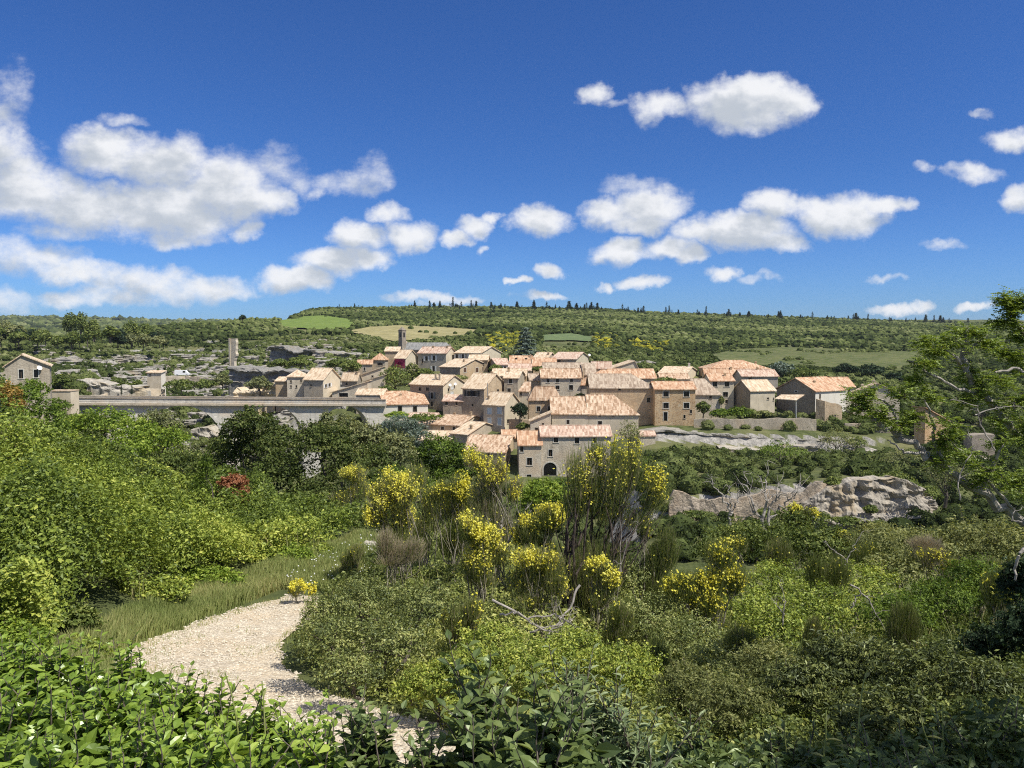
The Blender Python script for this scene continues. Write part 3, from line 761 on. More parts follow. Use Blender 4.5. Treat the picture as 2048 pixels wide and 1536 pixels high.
house("blackshut", "tall house with a shaded front and black shutters beside a pipe on its sunlit side", 925, 968, 200, -27, 778, 850, "x", 3.6, sx=1013, wall="dark", tile="cream", wallside="tan",
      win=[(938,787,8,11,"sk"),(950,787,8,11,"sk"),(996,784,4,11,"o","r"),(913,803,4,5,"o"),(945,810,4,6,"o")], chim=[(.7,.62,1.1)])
house("dishes", "tall house with a shaded front, pink gable and two white satellite dishes", 820, 886, 208, -28, 771, 840, "x", 2.4, sx=930, wall="dark", tile="cream", wallside="cream",
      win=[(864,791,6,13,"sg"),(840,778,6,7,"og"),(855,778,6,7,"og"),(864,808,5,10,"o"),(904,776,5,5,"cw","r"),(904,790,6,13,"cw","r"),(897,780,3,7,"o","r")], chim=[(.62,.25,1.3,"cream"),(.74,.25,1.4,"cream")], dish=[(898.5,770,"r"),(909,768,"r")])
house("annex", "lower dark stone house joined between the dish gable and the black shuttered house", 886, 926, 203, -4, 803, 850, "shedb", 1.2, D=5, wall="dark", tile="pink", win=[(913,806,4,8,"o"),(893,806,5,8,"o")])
house("tower", "tall house of orange rubble with six dark windows above the rock ledge", 1310, 1391, 190, 0, 779, 852, "x", 1.6, D=8, wall="orange", tile="orange",
      win=[(1332,788,11,11,"d"),(1373,788,11,11,"d"),(1332,811,11,11,"d"),(1373,811,11,11,"d"),(1331,833,8,18,"dD"),(1369,833,4,7,"o"),(1382,823,4,7,"o")])
house("longtan", "very large tan stone house with a brownish roof, joined to the orange rubble one", 1181, 1309.4, 193, 0, 776, 870, "hipr", 3.1, D=10, wall="tan", tile="brown", win=[(1297,800,6,9,"o"),(1239,779,5,4,"o")])
house("twostorey", "two storey house with three windows in a row over two pale framed ones", 1083, 1162, 207, 1, 756, 800, "x", 2.2, D=8, wall="pale", tile="mix", win=[(1096,761,6,8,"g"),(1115,761,6,8,"g"),(1143,760,6,8,"g"),(1115,775,8,8,"d"),(1142,775,8,10,"d")])
house("redroof", "wide low house with a red and tan blotched roof behind the very large tan one", 1163, 1262, 207, 2, 770, 800, "hipl", 3.6, D=12, wall="grey", tile="orange")
house("redroof2", "house with an orange patchwork roof just left of the garden tree", 1222, 1312, 214, 3, 757, 790, "x", 2.3, D=9, wall="render", tile="orange", win=[(1265,759,8,4,"o")])
house("mid", "stone house with two dark windows on its shaded front, right of the black shutters", 1008, 1036, 208, -8, 757, 800, "x", 1.7, sx=1050, wall="grey", tile="cream", win=[(1021,762,7,9,"d"),(1018,781,7,9,"d"),(1004,780,6,9,"o")], chim=[(.1,.4,1.0)])
house("midgable", "small house with a grey brown roof squeezed left of the row of three windows", 1060, 1084, 212, 4, 761, 790, "x", 1.6, D=6, wall="grey", tile="brown")
house("greyslope", "house with a steep grey brown roof and tiny window right of the orange rubble house", 1391, 1441, 197, 0, 789, 836, "hipr", 3.6, D=10, wall="pale", tile="brown", win=[(1421,794,5,7,"o")])
house("sixwin", "square house with two large dark upper windows and an orange roof", 1421, 1468, 207, 1, 762, 818, "x", 1.7, D=8, wall="render", tile="orange", win=[(1430,768,10,11,"d"),(1454,768,10,11,"d"),(1451,789,10,10,"d"),(1453,803,5,7,"o")], chim=[(.72,.3,.6)])
house("yellowroof", "house with a shaded left side, pale front and yellowish tiled roof", 1501, 1550, 202, 20, 782, 836, "x", 2.5, sx=1467, wall="render", tile="cream", wallside="dark", win=[(1536,797,4,4,"o"),(1548,798,4,6,"o")])
house("porch", "large house with a shaded gable and wide orange roof above the right terrace", 1631, 1692, 200, 30, 783, 850, "x", 3.1, sx=1553, wall="white", tile="orange", wallside="dark", win=[(1640,793,3,10,"o"),(1592,779,5,10,"n","l")], chim=[(.35,.3,.3)])  # the gable's shade is put into the dark side wall
house("porchext", "small white extension with an orange roof attached behind the wide orange roofed house", 1672, 1709, 212, 6, 774, 800, "x", 2.3, D=8, wall="white", tile="orange", win=[(1698,780,4,6,"o")])
house("behindtree", "pale house with a shallow cream roof seen through the leafy branches", 1708, 1800, 205, -12, 786, 850, "y", 2.4, sx=1812, wall="cream", tile="cream", win=[(1730,800,8,10,"d")], chim=[(.2,.4,.8,"cream"),(.45,.4,.8,"cream")])
# third tier
house("hipa", "upper house with a wide orange hipped roof at the right end of the top row", 1419, 1540, 245, 1, 738, 758, "hip", 2.4, D=13, wall="tan", tile="orange", win=[(1500,742,6,5,"o")], chim=[(.85,.4,.4)])
house("hipb", "upper house with a pale orange roof just in front of the wide hipped roof", 1410, 1482, 236, 2, 749, 765, "x", 1.7, sx=1500, D=8, wall="grey", tile="orange", chim=[(.75,.4,.5)])
house("hipc", "low roofed house with a thin chimney behind the yellowish roof", 1484, 1556, 228, 1, 753, 790, "x", 1.7, D=8, wall="greyrender", tile="pink", win=[(1500,757,6,4,"o")], chim=[(.55,.5,.5)])
house("paleg", "house with a pale plastered gable facing right behind the garden tree", 1316, 1372, 232, -20, 749, 770, "x", 1.7, sx=1404, wall="greyrender", tile="cream", wallside="cream", chim=[(.9,.5,.9,"white")])
house("paleg2", "low orange roof tucked under the pale plastered gable", 1322, 1378, 222, 0, 758, 780, "x", 1.3, D=6, wall="render", tile="mix")
house("peak", "house with a lit gable and roof edge climbing to a point among red roofs", 1222, 1277, 232, 4, 738, 756, "y", 2.3, D=8, rfrac=.86, wall="render", tile="cream", win=[(1258,741,8,7,"s"+"n")])
house("porchup", "house with a dark open loggia under a pinkish cream roof", 1184, 1222, 228, -6, 736, 756, "x", 1.7, sx=1236, wall="cream", tile="pink", win=[(1206,742,17,10,"o")])
house("brownroof", "house with a steep brown roof face behind the tall narrow chimney", 1168, 1192, 222, 0, 750, 770, "shedb", 3.0, D=6, wall="tan", tile="brown", chim=[(0.02,.0,1.6,"tan")])
house("broadbrown", "long house with a broad weathered orange roof above the row of three windows", 1088, 1166, 225, 1, 744, 762, "x", 2.4, D=9, wall="render", tile="brown")
house("terraceup", "upper house with a right hand gable and a white table set on its terrace", 1102, 1152, 244, -14, 719, 735, "x", 1.9, sx=1196, wall="grey", tile="pink", wallside="render", win=[(1118,723,6,6,"o"),(1178,716,4,9,"o","r")], dish=[(1177,710,"r")])
house("smallgable", "small house with a cream roof and rubble gable close to the blue cedar", 1066, 1094, 250, -22, 718, 732, "x", 1.9, sx=1112, wall="grey", tile="cream", chim=[(.9,.3,.5)])
house("pinkroof", "low house with an orange pink roof below the small cream roofed gable", 1066, 1112, 238, 0, 732, 748, "x", 2.2, D=8, wall="tan", tile="orange")
house("skylights", "house with a clean orange roof holding two small skylights", 1020, 1063, 240, -2, 728, 745, "x", 2.3, D=8, wall="white", tile="orange", chim=[(.95,.4,.6)])
house("pinkfront", "long low pink roof directly under the clean orange roof with skylights", 1018, 1062, 232, -2, 741, 760, "x", 1.7, D=7, wall="render", tile="pink")
house("longcream", "long cream tiled house behind the three storey stone house", 985, 1052, 222, -3, 752, 775, "x", 1.8, D=8, wall="tan", tile="cream")
house("darkgable", "house with a shaded left gable, brownish pink roof and a satellite dish", 994, 1022, 238, 14, 730, 750, "x", 1.7, sx=976, wall="white", tile="pink", wallside="dark", dish=[(989,738,"l")], win=[(1010,736,4,6,"o")])
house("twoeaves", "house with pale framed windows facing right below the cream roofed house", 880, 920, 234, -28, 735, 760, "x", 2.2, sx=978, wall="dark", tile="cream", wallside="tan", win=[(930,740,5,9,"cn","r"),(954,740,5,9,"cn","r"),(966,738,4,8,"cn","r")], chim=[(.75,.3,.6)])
house("towerlet", "square stone upper storey with two little openings and a flat pitched roof", 938, 975, 246, -3, 720, 745, "x", 1.4, D=7, wall="tan", tile="cream", win=[(955,727,3,4,"o"),(967,727,3,4,"o")])
house("creamtop", "top house with a smooth cream roof and big blank gable right of the church", 909, 961, 258, -26, 707, 730, "x", 2.1, sx=1002, wall="greyrender", tile="cream", wallside="render", win=[(914,713,5,9,"sw"),(926,713,4,9,"sw"),(940,712,4,9,"sw"),(953,711,5,5,"o")])
house("towel", "top house with shaded grey front, open white shutters and long pink roof by the church", 836, 892, 258, -20, 707, 745, "x", 2.0, sx=912, wall="greyrender", tile="pink", wallside="cream", win=[(853,717,5,9,"sw"),(868,716,5,10,"sw"),(867,738,5,12,"sw"),(845,722,3,8,"o")], chim=[(.4,.4,.5),(.9,.4,.5)])
house("banner", "house with a crimson banner hanging on its front, joined left of the long pink roof", 789, 811, 256, -24, 717, 745, "x", 2.6, sx=836, wall="cream", tile="cream", wallside="render")
house("churchannex", "plain stone annex with a small tiled roof against the foot of the church belfry", 770, 797, 262, 2, 703, 732, "shedb", 1.3, D=5, wall="tan", tile="cream")
# western quarter
house("pyramid", "little square house with a pyramid roof left of the church annex", 745, 770, 254, -3, 719, 742, "pyr", 1.9, D=4.5, wall="grey", tile="orange", win=[(760,728,11,5,"o")])
house("dkorange", "low house with an orange brown roof left of the pyramid roof", 716, 744, 252, 6, 728, 748, "x", 1.1, sx=708, wall="grey", tile="orange", win=[(729,738,4,7,"w")])
house("pinkbit", "tiny pink roofed shed at the left edge of the upper village", 694, 708, 250, 0, 737, 748, "x", 1.1, D=4, wall="grey", tile="pink", name="stone_shed", cat="shed")
house("mono", "house with a single tan roof climbing to the right over a sunlit cream wall", 723, 763, 236, 0, 750, 765, "shedr", 2.2, D=7, wall="cream", tile="cream", win=[(745,752,4,5,"o")])
house("monolow", "lower cream walled house below the single climbing roof", 729, 770, 228, 0, 763, 785, "shedr", 1.9, D=5, wall="cream", tile="cream")
house("wdark", "house with a rough tan roof and dark shaded front above the sloping sheds", 684, 714, 232, -12, 760, 790, "x", 2.0, sx=722, wall="dark", tile="cream", chim=[(.9,.4,.5)], win=[(693,768,4,6,"o")])
house("shedslope", "long shed whose pinkish roof edge climbs to the right beside a garage door", 664, 735, 216, 0, 785, 800, "shedr", 3.0, D=6, wall="pale", tile="cream", win=[(687,789,18,10,"k"+"D")], name="stone_shed", cat="shed")
house("shedslope2", "flat pinkish roof in front of the garage just above the viaduct", 712, 766, 208, -5, 790, 805, "x", 1.3, D=6, wall="pale", tile="cream", name="stone_shed", cat="shed")
house("west1", "tall stone house with four tiny windows at the western tip of the village", 574, 608, 218, 8, 754, 800, "hip", 1.6, D=9, wall="pale", tile="cream", win=[(582,763,3,5,"o"),(602,762,3,5,"o"),(582,773,3,5,"o"),(593,773,3,5,"o")])
house("west2", "sunlit house with a broad cream gable, right of the one with four tiny windows", 608, 646, 214, -14, 760, 800, "x", 2.9, sx=680, wall="grey", tile="cream", wallside="cream", win=[(622,771,3,5,"o"),(652,772,4,7,"sw","r"),(659,770,4,7,"sw","r"),(671,755,4,6,"o","r")])
house("westshed", "small sandy shed at the extreme west of the village", 551, 574, 222, 3, 763, 790, "shedb", 0.9, D=5, wall="tan", tile="cream", name="stone_shed", cat="shed")
# outliers
house("leftgable", "isolated grey gabled house above the left end of the viaduct", 9, 99, 140, 29, 733, 815, "y", 2.0, D=8, rfrac=.38, wall="grey", tile="cream", win=[(42,748,9,18,"d"),(72,747,9,16,"d"),(71,781,9,14,"sg")], dish=[(79,736,"f")])
house("hut", "tiny pale ochre hut alone on the rocky slope", 294, 322, 250, -2, 746, 772, "shedb", 0.5, D=5, sx=329, wall="cream", tile="cream", wallside="white", win=[(300,750,3,3,"o")], name="stone_hut", cat="hut")
house("rightstone", "reddish stone house with an orange roof behind the branches at the right", 1850, 1897, 176, 20, 858, 905, "shedl", 3.2, sx=1842, D=7, wall="orange", tile="orange", ov=.4, win=[(1885,868,5,9,"d")], dz=1.5)

# ------------------------------------------------------------------ arch, skylights, banner, porch
def local(key):
    h = HOUSES[key]; return h["root"], h["W"], h["D"], h["H"], h["zb"], h["A"], h["ph"]

def on_front(key, px, py):
    root, W_, D_, H_, zb, A_, ph = local(key)
    inv = Matrix.Rotation(-ph, 3, "Z"); a, b = ray(px, py)
    o0 = inv @ Vector((-A_.x, -A_.y, 0)); dr = inv @ Vector((a, 1, 0)); t = -o0.y / dr.y
    q = o0 + dr * t
    return q.x, b * t - zb

root = HOUSES["arch"]["root"]
x0, z0 = on_front("arch", 1087, 951); x1, z1 = on_front("arch", 1113, 925)
G = Geo(); cx, r = (x0 + x1) / 2, (x1 - x0) / 2; n = 12
th = np.linspace(0, math.pi, n + 1)
zc = z1 - r * 0.9
ins = [(x1, z0)] + [(cx + r * math.cos(t), zc + r * .9 * math.sin(t)) for t in th] + [(x0, z0)]
outs = [(x1 + .28, z0)] + [(cx + (r + .28) * math.cos(t), zc + (r * .9 + .28) * math.sin(t)) for t in th] + [(x0 - .28, z0)]
for i in range(len(ins) - 1):
    q = [(*ins[i][:1], -.12, ins[i][1]), (ins[i + 1][0], -.12, ins[i + 1][1]), (outs[i + 1][0], -.12, outs[i + 1][1]), (outs[i][0], -.12, outs[i][1])]
    b = [(p[0], 0.02, p[2]) for p in q]
    G.add(q + b, [(0, 1, 2, 3), (0, 4, 5, 1), (2, 6, 7, 3)], 0)
w = G.build("archway", M_SURR, root)
G = Geo(); G.add([(p[0], -.02, p[1]) for p in ins], [tuple(range(len(ins)))]); G.build("opening", M_DARK, w)  # flat dark sheet on the wall, standing in for the arch's inner shade
# two skylights in the clean orange roof
root, W_, D_, H_, *_ = local("skylights")
rf = [c for c in root.children if c.name.startswith("roof")][0]
for fx in (.28, .75):
    G = Geo(); y = D_ * .3; z = H_ + .22 + 2.3 * y / (D_ / 2)
    G.box(fx * W_ - .35, fx * W_ + .35, y - .4, y + .4, z - .3, z + .22); G.build("skylight", M_DARK, rf)
# crimson banner with a pale disc on the house beside the church
b0 = on_front("banner", 789.5, 718); b1 = on_front("banner", 810, 736)
G = Geo(); nx = 10
for i in range(nx):
    xa_, xb_ = b0[0] + (b1[0] - b0[0]) * i / nx, b0[0] + (b1[0] - b0[0]) * (i + 1) / nx
    ya, yb = -.16 + .03 * math.sin(i * 2.1), -.16 + .03 * math.sin((i + 1) * 2.1)
    for k in (0, .02):
        G.add([(xa_, ya + k, b1[1]), (xb_, yb + k, b1[1]), (xb_, yb + k, b0[1]), (xa_, ya + k, b0[1])], [(0, 1, 2, 3)])
ban = G.build("banner", flat("crimson_cloth_mat", (0.33, 0.035, 0.09), .8, .25, 1.5), label="crimson cloth banner hanging on the front of the house beside the church", cat="banner")
ban.location = HOUSES["banner"]["root"].location; ban.rotation_euler = HOUSES["banner"]["root"].rotation_euler
G = Geo(); cxx, czz = (b0[0] + b1[0]) / 2, (b0[1] + b1[1]) / 2
th = np.arange(16) / 16 * 2 * math.pi
G.add([(cxx + .8 * math.cos(t), -.2, czz + .65 * math.sin(t)) for t in th], [tuple(range(16))]); G.build("disc", flat("dark_red_print_mat", (0.16, 0.01, 0.04), .8), ban)

# porch roof, post and furniture before the dark gable on the right
def P3(px, py, d): return P(px, py, d)
pr = empty("porch", P3(1592, 838, 191), 0, label="open porch with a tiled lean-to roof on one white post, before the dark gable", cat="porch")
L0 = np.array(pr.location)
G = Geo(); c = [P3(1549, 797, 190), P3(1592, 800, 188), P3(1609, 789, 193), P3(1562, 789, 196)]
slab(G, [np.array(p) - L0 for p in c], .18); G.build("roof", M_TILE["cream"], pr)
G = Geo(); G.tube([(0, 0, 0), np.array(P3(1592, 800, 189.5)) - L0 - np.array([0, 0, .2])], .12, 8); G.build("post", M_WHITE, pr)
G = Geo(); a = np.array(P3(1554, 838, 194)) - L0; G.tube([a, a + np.array([0, 0, 5])], .12, 6); G.build("post", M_WOOD, pr)

# ------------------------------------------------------------------ church
def church():
    d = 272.0
    root = empty("church", P(808, 712, d), math.radians(-8), label="old stone church with a grey roof and a slender belfry above the village", cat="church")
    L0 = P(808, 712, d); inv = Matrix.Rotation(math.radians(8), 3, "Z")
    def lp(px, py, dd=d): return inv @ (P(px, py, dd) - L0)
    x1 = lp(897, 700).x; z_e = lp(850, 699).z; z_r = lp(850, 685).z
    G = Geo(); D_ = 9.0
    panel(G, (0, 0, 0), (1, 0), x1, -6, z_e, []); panel(G, (x1, 0, 0), (0, 1), D_, -6, z_e, []); panel(G, (0, D_, 0), (0, -1), D_, -6, z_e, []); panel(G, (x1, D_, 0), (-1, 0), x1, -6, z_e, [])
    G.add([(x1, 0, z_e), (x1, D_, z_e), (x1, D_ / 2, z_r - .2)], [(0, 1, 2)])
    G.add([(0, D_, z_e), (0, 0, z_e), (0, D_ / 2, z_r - .2)], [(0, 1, 2)])
    G.build("nave_wall", M_STONE["dark"], root)
    R = Geo(); o = .3
    slab(R, [(-.2, -o, z_e), (x1 + o, -o, z_e), (x1 - 1.2, D_ / 2, z_r), (-.2, D_ / 2, z_r)], .25); slab(R, [(-.2, D_ / 2, z_r + .004), (x1 - 1.2, D_ / 2, z_r + .004), (x1 + o, D_ + o, z_e), (-.2, D_ + o, z_e)], .25)
    slab(R, [(x1 + o, -o, z_e), (x1 + o, D_ + o, z_e), (x1 - 1.2, D_ / 2, z_r)], .25)
    R.build("roof", M_TILE["slate"], root)
    # west front rising into the bell gable
    zt = lp(804, 682).z; zs = lp(804, 688).z; zb = -6
    G = Geo(); y0, y1 = D_ / 2 - 1.6, D_ / 2 + 1.6
    prof = [(-.6, zb), (D_ + .6, zb), (D_ + .6, z_e + .3), (y1, zs), (y1, zt - 1.3), (D_ / 2, zt), (y0, zt - 1.3), (y0, zs), (-.6, z_e + .3)]
    for X in (-1.5, -.05):
        G.add([(X, y, z) for y, z in prof], [tuple(range(9)) if X > -1 else tuple(range(8, -1, -1))])
    n = len(prof); v = [(-1.5, y, z) for y, z in prof] + [(-.05, y, z) for y, z in prof]
    G.add(v, [(i, (i + 1) % n, n + (i + 1) % n, n + i) for i in range(n)])
    fr = G.build("bell_gable", M_STONE["grey"], root)
    # tower body on the near side, its shade put into the dark stone colour
    xa, xb = lp(797, 690).x, lp(811, 690).x
    bc = lp(803.5, 690); zt2, zs2, zk = lp(804, 655).z, lp(804, 661).z, -6
    tw = empty("belfry", (bc.x, .6, 0), math.radians(-32), parent=root)
    G = Geo(); a = .95; G.box(-a, a, -a, a, zk, zs2); G.box(-a - .15, a + .15, -a - .15, a + .15, zs2 + .002, zs2 + .25)
    cs = [(-a, -a, zs2 + .25), (a, -a, zs2 + .25), (a, a, zs2 + .25), (-a, a, zs2 + .25)]
    G.add(cs + [(0, 0, zt2 + .3)], [(0, 1, 4), (1, 2, 4), (2, 3, 4), (3, 0, 4)])
    G.build("tower_wall", M_STONE["dark"], tw)
    G = Geo(); G.box(-.35, .35, -a - .02, -a + .02, zs2 - 2.4, zs2 - .7); G.box(a - .02, a + .02, -.35, .35, zs2 - 2.4, zs2 - .7); G.build("bell_opening_shade", M_DARK, tw)  # thin dark plates standing in for the shade inside the bell openings
church()

# ruined tower slab on the western rocks
def ruin():
    d = 262.0
    b = P(466, 742, d); root = empty("ruined_tower", b, math.radians(-18), label="tall thin ruined tower of pale stone standing alone on the rocks", cat="ruin")
    h = P(466, 677, d).z - b.z; rng = np.random.default_rng(5)
    G = Geo(); w0, dp = 2.7, 1.3; nz = 22
    lf, rt = [], []
    for i in range(nz + 1):
        t = i / nz; z = -2 + (h + 2) * t
        l = -w0 / 2 + (0.1 * rng.random()); r = w0 / 2 - (0.95 * sm(t, .62, .3)) + .35 * (rng.random() - .5) * (t > .1)
        lf.append((l, z)); rt.append((float(r), z))
    for y, fl in ((0, 0), (dp, 1)):
        for i in range(nz):
            q = [(lf[i][0], y, lf[i][1]), (rt[i][0], y, rt[i][1]), (rt[i + 1][0], y, rt[i + 1][1]), (lf[i + 1][0], y, lf[i + 1][1])]
            G.add(q, [(0, 1, 2, 3) if not fl else (3, 2, 1, 0)])
    for i in range(nz):
        G.add([(rt[i][0], 0, rt[i][1]), (rt[i][0], dp, rt[i][1]), (rt[i + 1][0], dp, rt[i + 1][1]), (rt[i + 1][0], 0, rt[i + 1][1])], [(0, 1, 2, 3)])
        G.add([(lf[i][0], 0, lf[i][1]), (lf[i][0], dp, lf[i][1]), (lf[i + 1][0], dp, lf[i + 1][1]), (lf[i + 1][0], 0, lf[i + 1][1])], [(3, 2, 1, 0)])
    G.add([(lf[-1][0], 0, h), (rt[-1][0], 0, h), (rt[-1][0], dp, h), (lf[-1][0], dp, h)], [(0, 1, 2, 3)])
    G.box(-w0 / 2 - .05, -w0 / 2 + .5, -.25, 0, -2, h + .2); 
    G.build("tower_wall", M_STONE["pale"], root)
ruin()

# ------------------------------------------------------------------ viaduct
def viaduct():
    A0, B0 = P(140, 795, 168.0), P(748, 799, 196.0)
    ax = Vector((B0.x - A0.x, B0.y - A0.y, 0)); L = ax.length; ph = math.atan2(ax.y, ax.x)
    slope = (B0.z - A0.z) / L
    root = empty("viaduct", A0, ph, label="long pale stone viaduct with tall arches crossing the gorge to the village", cat="bridge")
    inv = Matrix.Rotation(-ph, 3, "Z")
    def lx(px, py=820):
        a, b = ray(px, py); o0 = inv @ Vector((-A0.x, -A0.y, 0)); dr = inv @ Vector((a, 1, 0)); t = -o0.y / dr.y; q = o0 + dr * t
        return q.x, b * t - A0.z
    zdeck = lambda x: slope * x
    Wd = 6.0; T = -1.62         # underside of the cornice below the parapet top
    arches = []
    for pl, pr_, ptop in ((272, 444, 811), (478, 604, 812), (640, 737, 812)):
        xl, xr = lx(pl)[0], lx(pr_)[0]; zt = lx((pl + pr_) / 2, ptop)[1]; arches.append((xl, xr, zt))
    # spandrel walls with arched openings
    G = Geo(); mats = [M_BRIDGE]; zbot = -34.0
    cuts = [-2.0]; 
    N = 24
    for y, fl in ((0.0, 0), (Wd, 1)):
        x_prev = -2.0
        def quad(xa, xb, zal, zbl, za, zb_):
            q = [(xa, y, zal), (xb, y, zbl), (xb, y, zb_), (xa, y, za)]
            G.add(q, [(0, 1, 2, 3) if not fl else (3, 2, 1, 0)], 0)
        for (xl, xr, zt) in arches:
            quad(x_prev, xl, zbot, zbot, zdeck(x_prev) + T, zdeck(xl) + T)
            r = (xr - xl) / 2; cx = (xl + xr) / 2
            ths = np.linspace(math.pi, 0, N + 1)
            for i in range(N):
                xa, xb = cx + r * math.cos(ths[i]), cx + r * math.cos(ths[i + 1]); za, zb_ = zt - r + r * math.sin(ths[i]), zt - r + r * math.sin(ths[i + 1])
                quad(xa, xb, za, zb_, zdeck(xa) + T, zdeck(xb) + T)
            x_prev = xr
        quad(x_prev, L + 3, zbot, zbot, zdeck(x_prev) + T, zdeck(L + 3) + T)
    for (xl, xr, zt) in arches:      # soffits and pier flanks
        r = (xr - xl) / 2; cx = (xl + xr) / 2; ths = np.linspace(math.pi, 0, N + 1)
        for i in range(N):
            xa, xb = cx + r * math.cos(ths[i]), cx + r * math.cos(ths[i + 1]); za, zb_ = zt - r + r * math.sin(ths[i]), zt - r + r * math.sin(ths[i + 1])
            G.add([(xa, 0, za), (xb, 0, zb_), (xb, Wd, zb_), (xa, Wd, za)], [(3, 2, 1, 0)], 0)
        G.add([(xl, 0, zbot), (xl, Wd, zbot), (xl, Wd, zt - r), (xl, 0, zt - r)], [(3, 2, 1, 0)], 0)
        G.add([(xr, 0, zbot), (xr, Wd, zbot), (xr, Wd, zt - r), (xr, 0, zt - r)], [(0, 1, 2, 3)], 0)
    G.build("arches", mats, root)
    # dressed stone rings round the arches
    for (xl, xr, zt) in arches:
        G = Geo(); r = (xr - xl) / 2; cx = (xl + xr) / 2; ths = np.linspace(math.pi, 0, N + 1)
        for i in range(N):
            c0, s0, c1, s1 = math.cos(ths[i]), math.sin(ths[i]), math.cos(ths[i + 1]), math.sin(ths[i + 1])
            q = [(cx + (r - .05) * c0, -.1, zt - r + (r - .05) * s0), (cx + (r - .05) * c1, -.1, zt - r + (r - .05) * s1), (cx + (r + .55) * c1, -.1, zt - r + (r + .55) * s1), (cx + (r + .55) * c0, -.1, zt - r + (r + .55) * s0)]
            b = [(p[0], .02, p[2]) for p in q]
            G.add(q + b, [(0, 1, 2, 3), (2, 6, 7, 3), (0, 4, 5, 1)], 0)
        G.build("arch_ring", M_BRIDGE, root)
    G = Geo()
    for xp, wp in ((lx(458)[0], 1.3), (lx(622)[0], 1.4), (lx(276)[0] - 1.2, .8)):
        pass
    # cornice, deck and parapets with a coping; three box bands following the slope
    def band(name, y0, y1, zlo, zhi, mat, x0=-2.0, x1=L + 3):
        G = Geo(); n = 30
        for i in range(n):
            xa, xb = x0 + (x1 - x0) * i / n, x0 + (x1 - x0) * (i + 1) / n
            v = [(x, y, zdeck(x) + z) for x in (xa, xb) for y in (y0, y1) for z in (zlo, zhi)]
            f = [(0, 4, 5, 1), (2, 3, 7, 6), (1, 5, 7, 3), (0, 2, 6, 4)]
            if i == 0: f.append((0, 1, 3, 2))
            if i == n - 1: f.append((4, 6, 7, 5))
            G.add(v, f, 0)
        return G.build(name, mat, root)
    band("cornice", -1.05, Wd + 1.05, T, T + .5, M_STONE["grey"])  # grey kept darker than the arches, deepening the cornice shadow by colour
    band("road_deck", -.3, Wd + .3, T + .504, T + .8, M_BRIDGE)
    for y0 in (-.35, Wd - .05):
        pp = band("parapet", y0, y0 + .4, T + .804, -.13, M_BRIDGE); 
        band("coping", y0 - .22, y0 + .62, -.126, .05, M_STONE["dark"]).parent = pp
    # abutment block at the left end
    G = Geo(); x0 = lx(116)[0]; x1 = lx(141)[0]
    G.box(x0, x1, -.6, Wd + .6, -12, -.2); G.box(x0 - .15, x1 + .15, -.75, Wd + .75, -.196, .05)
    G.build("abutment", M_STONE["pale"], root)
    # small low building at the left end of the parapet
    return root
viaduct()
house("lodge", "low sandy wall block at the left end of the viaduct parapet", 95, 141, 158, 0, 783, 800, "flat", 0, D=3, wall="cream", tile="cream", name="stone_block", cat="wall", ov=0.1)

# ------------------------------------------------------------------ free standing walls that follow the ground
def wall_run(name, label, pts, mat, th=0.6, drop=4.0, seg=.6, rough=0.12, cat="wall"):
    """pts: (px, row of the top, distance); a dry wall with an uneven top"""
    W_ = [P(*p) for p in pts]
    G = Geo(); P_ = []
    for a, b in zip(W_[:-1], W_[1:]):
        n = max(2, int((b - a).length / seg))
        for i in range(n): P_.append(a.lerp(b, i / n))
    P_.append(W_[-1]); P_ = np.array(P_)
    P_[:, 2] += (fbm(P_[:, 0] * .7, P_[:, 1] * .7, seed=31) - .5) * rough * 5
    d = np.gradient(P_, axis=0)[:, :2]; d /= np.linalg.norm(d, axis=1)[:, None] + 1e-9
    nrm = np.stack([-d[:, 1], d[:, 0]], 1)
    m = 5; rows = []
    for k in range(m + 1):
        t = k / m; off = (fbm(P_[:, 0] * .8, P_[:, 1] * .8, P_[:, 2] * .3 + k * .5, seed=33) - .5) * rough * 1.2 - t * .15 * drop / 4
        v = P_.copy(); v[:, :2] += nrm * off[:, None]; v[:, 2] -= drop * t; rows.append(v)
    bk = []
    for k in range(2):
        v = P_.copy(); v[:, :2] += nrm * th; v[:, 2] -= drop * k; bk.append(v)
    V = np.concatenate(rows); G.add(V, grid_faces(m + 1, len(P_)))
    V = np.concatenate([rows[0], bk[0], bk[1]]); G.add(V, grid_faces(3, len(P_))[:, ::-1])
    n = len(P_)
    for e in (0, n - 1):
        v = [r[e] for r in rows] + [bk[1][e], bk[0][e]]
        G.add(v, [tuple(range(len(v)))])
    return G.build(name, mat, label=label, cat=cat)

wall_run("terrace_wall", "grey rubble terrace wall with plant tufts, below the garden between the two largest houses", [(1388,838,188),(1460,838,187),(1530,838,187),(1560,836,187),(1633,838,187)], M_STONE["grey"], drop=5)
wall_run("terrace_wall", "high orange brown boundary wall sloping down beside the dark gable", [(1632,797,196),(1650,802,195),(1684,811,196)], M_STONE["tan"], drop=9, th=.8)
wall_run("terrace_wall", "low rubble wall with bushes under the leafy branches at the right", [(1690,846,188),(1740,850,188),(1830,862,186)], M_STONE["grey"], drop=4)
wall_run("terrace_wall", "square block of old masonry capped with pale rock at the far right", [(1944,870,165),(1990,869,165)], M_STONE["dark"], drop=4.5, th=3)
wall_run("retaining_wall", "long pinkish retaining wall with a ruined left end, across the gorge", [(1338,1000,125),(1348,983,125),(1366,985,125),(1400,1000,125),(1440,998,125),(1460,997,125)], M_RUBBLE, drop=6, rough=.42)
wall_run("retaining_wall", "pale boundary wall rising in steps to the right toward the cliff", [(1461,996,125.4),(1500,990,126),(1530,984,126),(1560,984,126),(1600,982,127),(1640,968,127),(1668,962,128)], M_RUBBLE, drop=9, rough=.42)
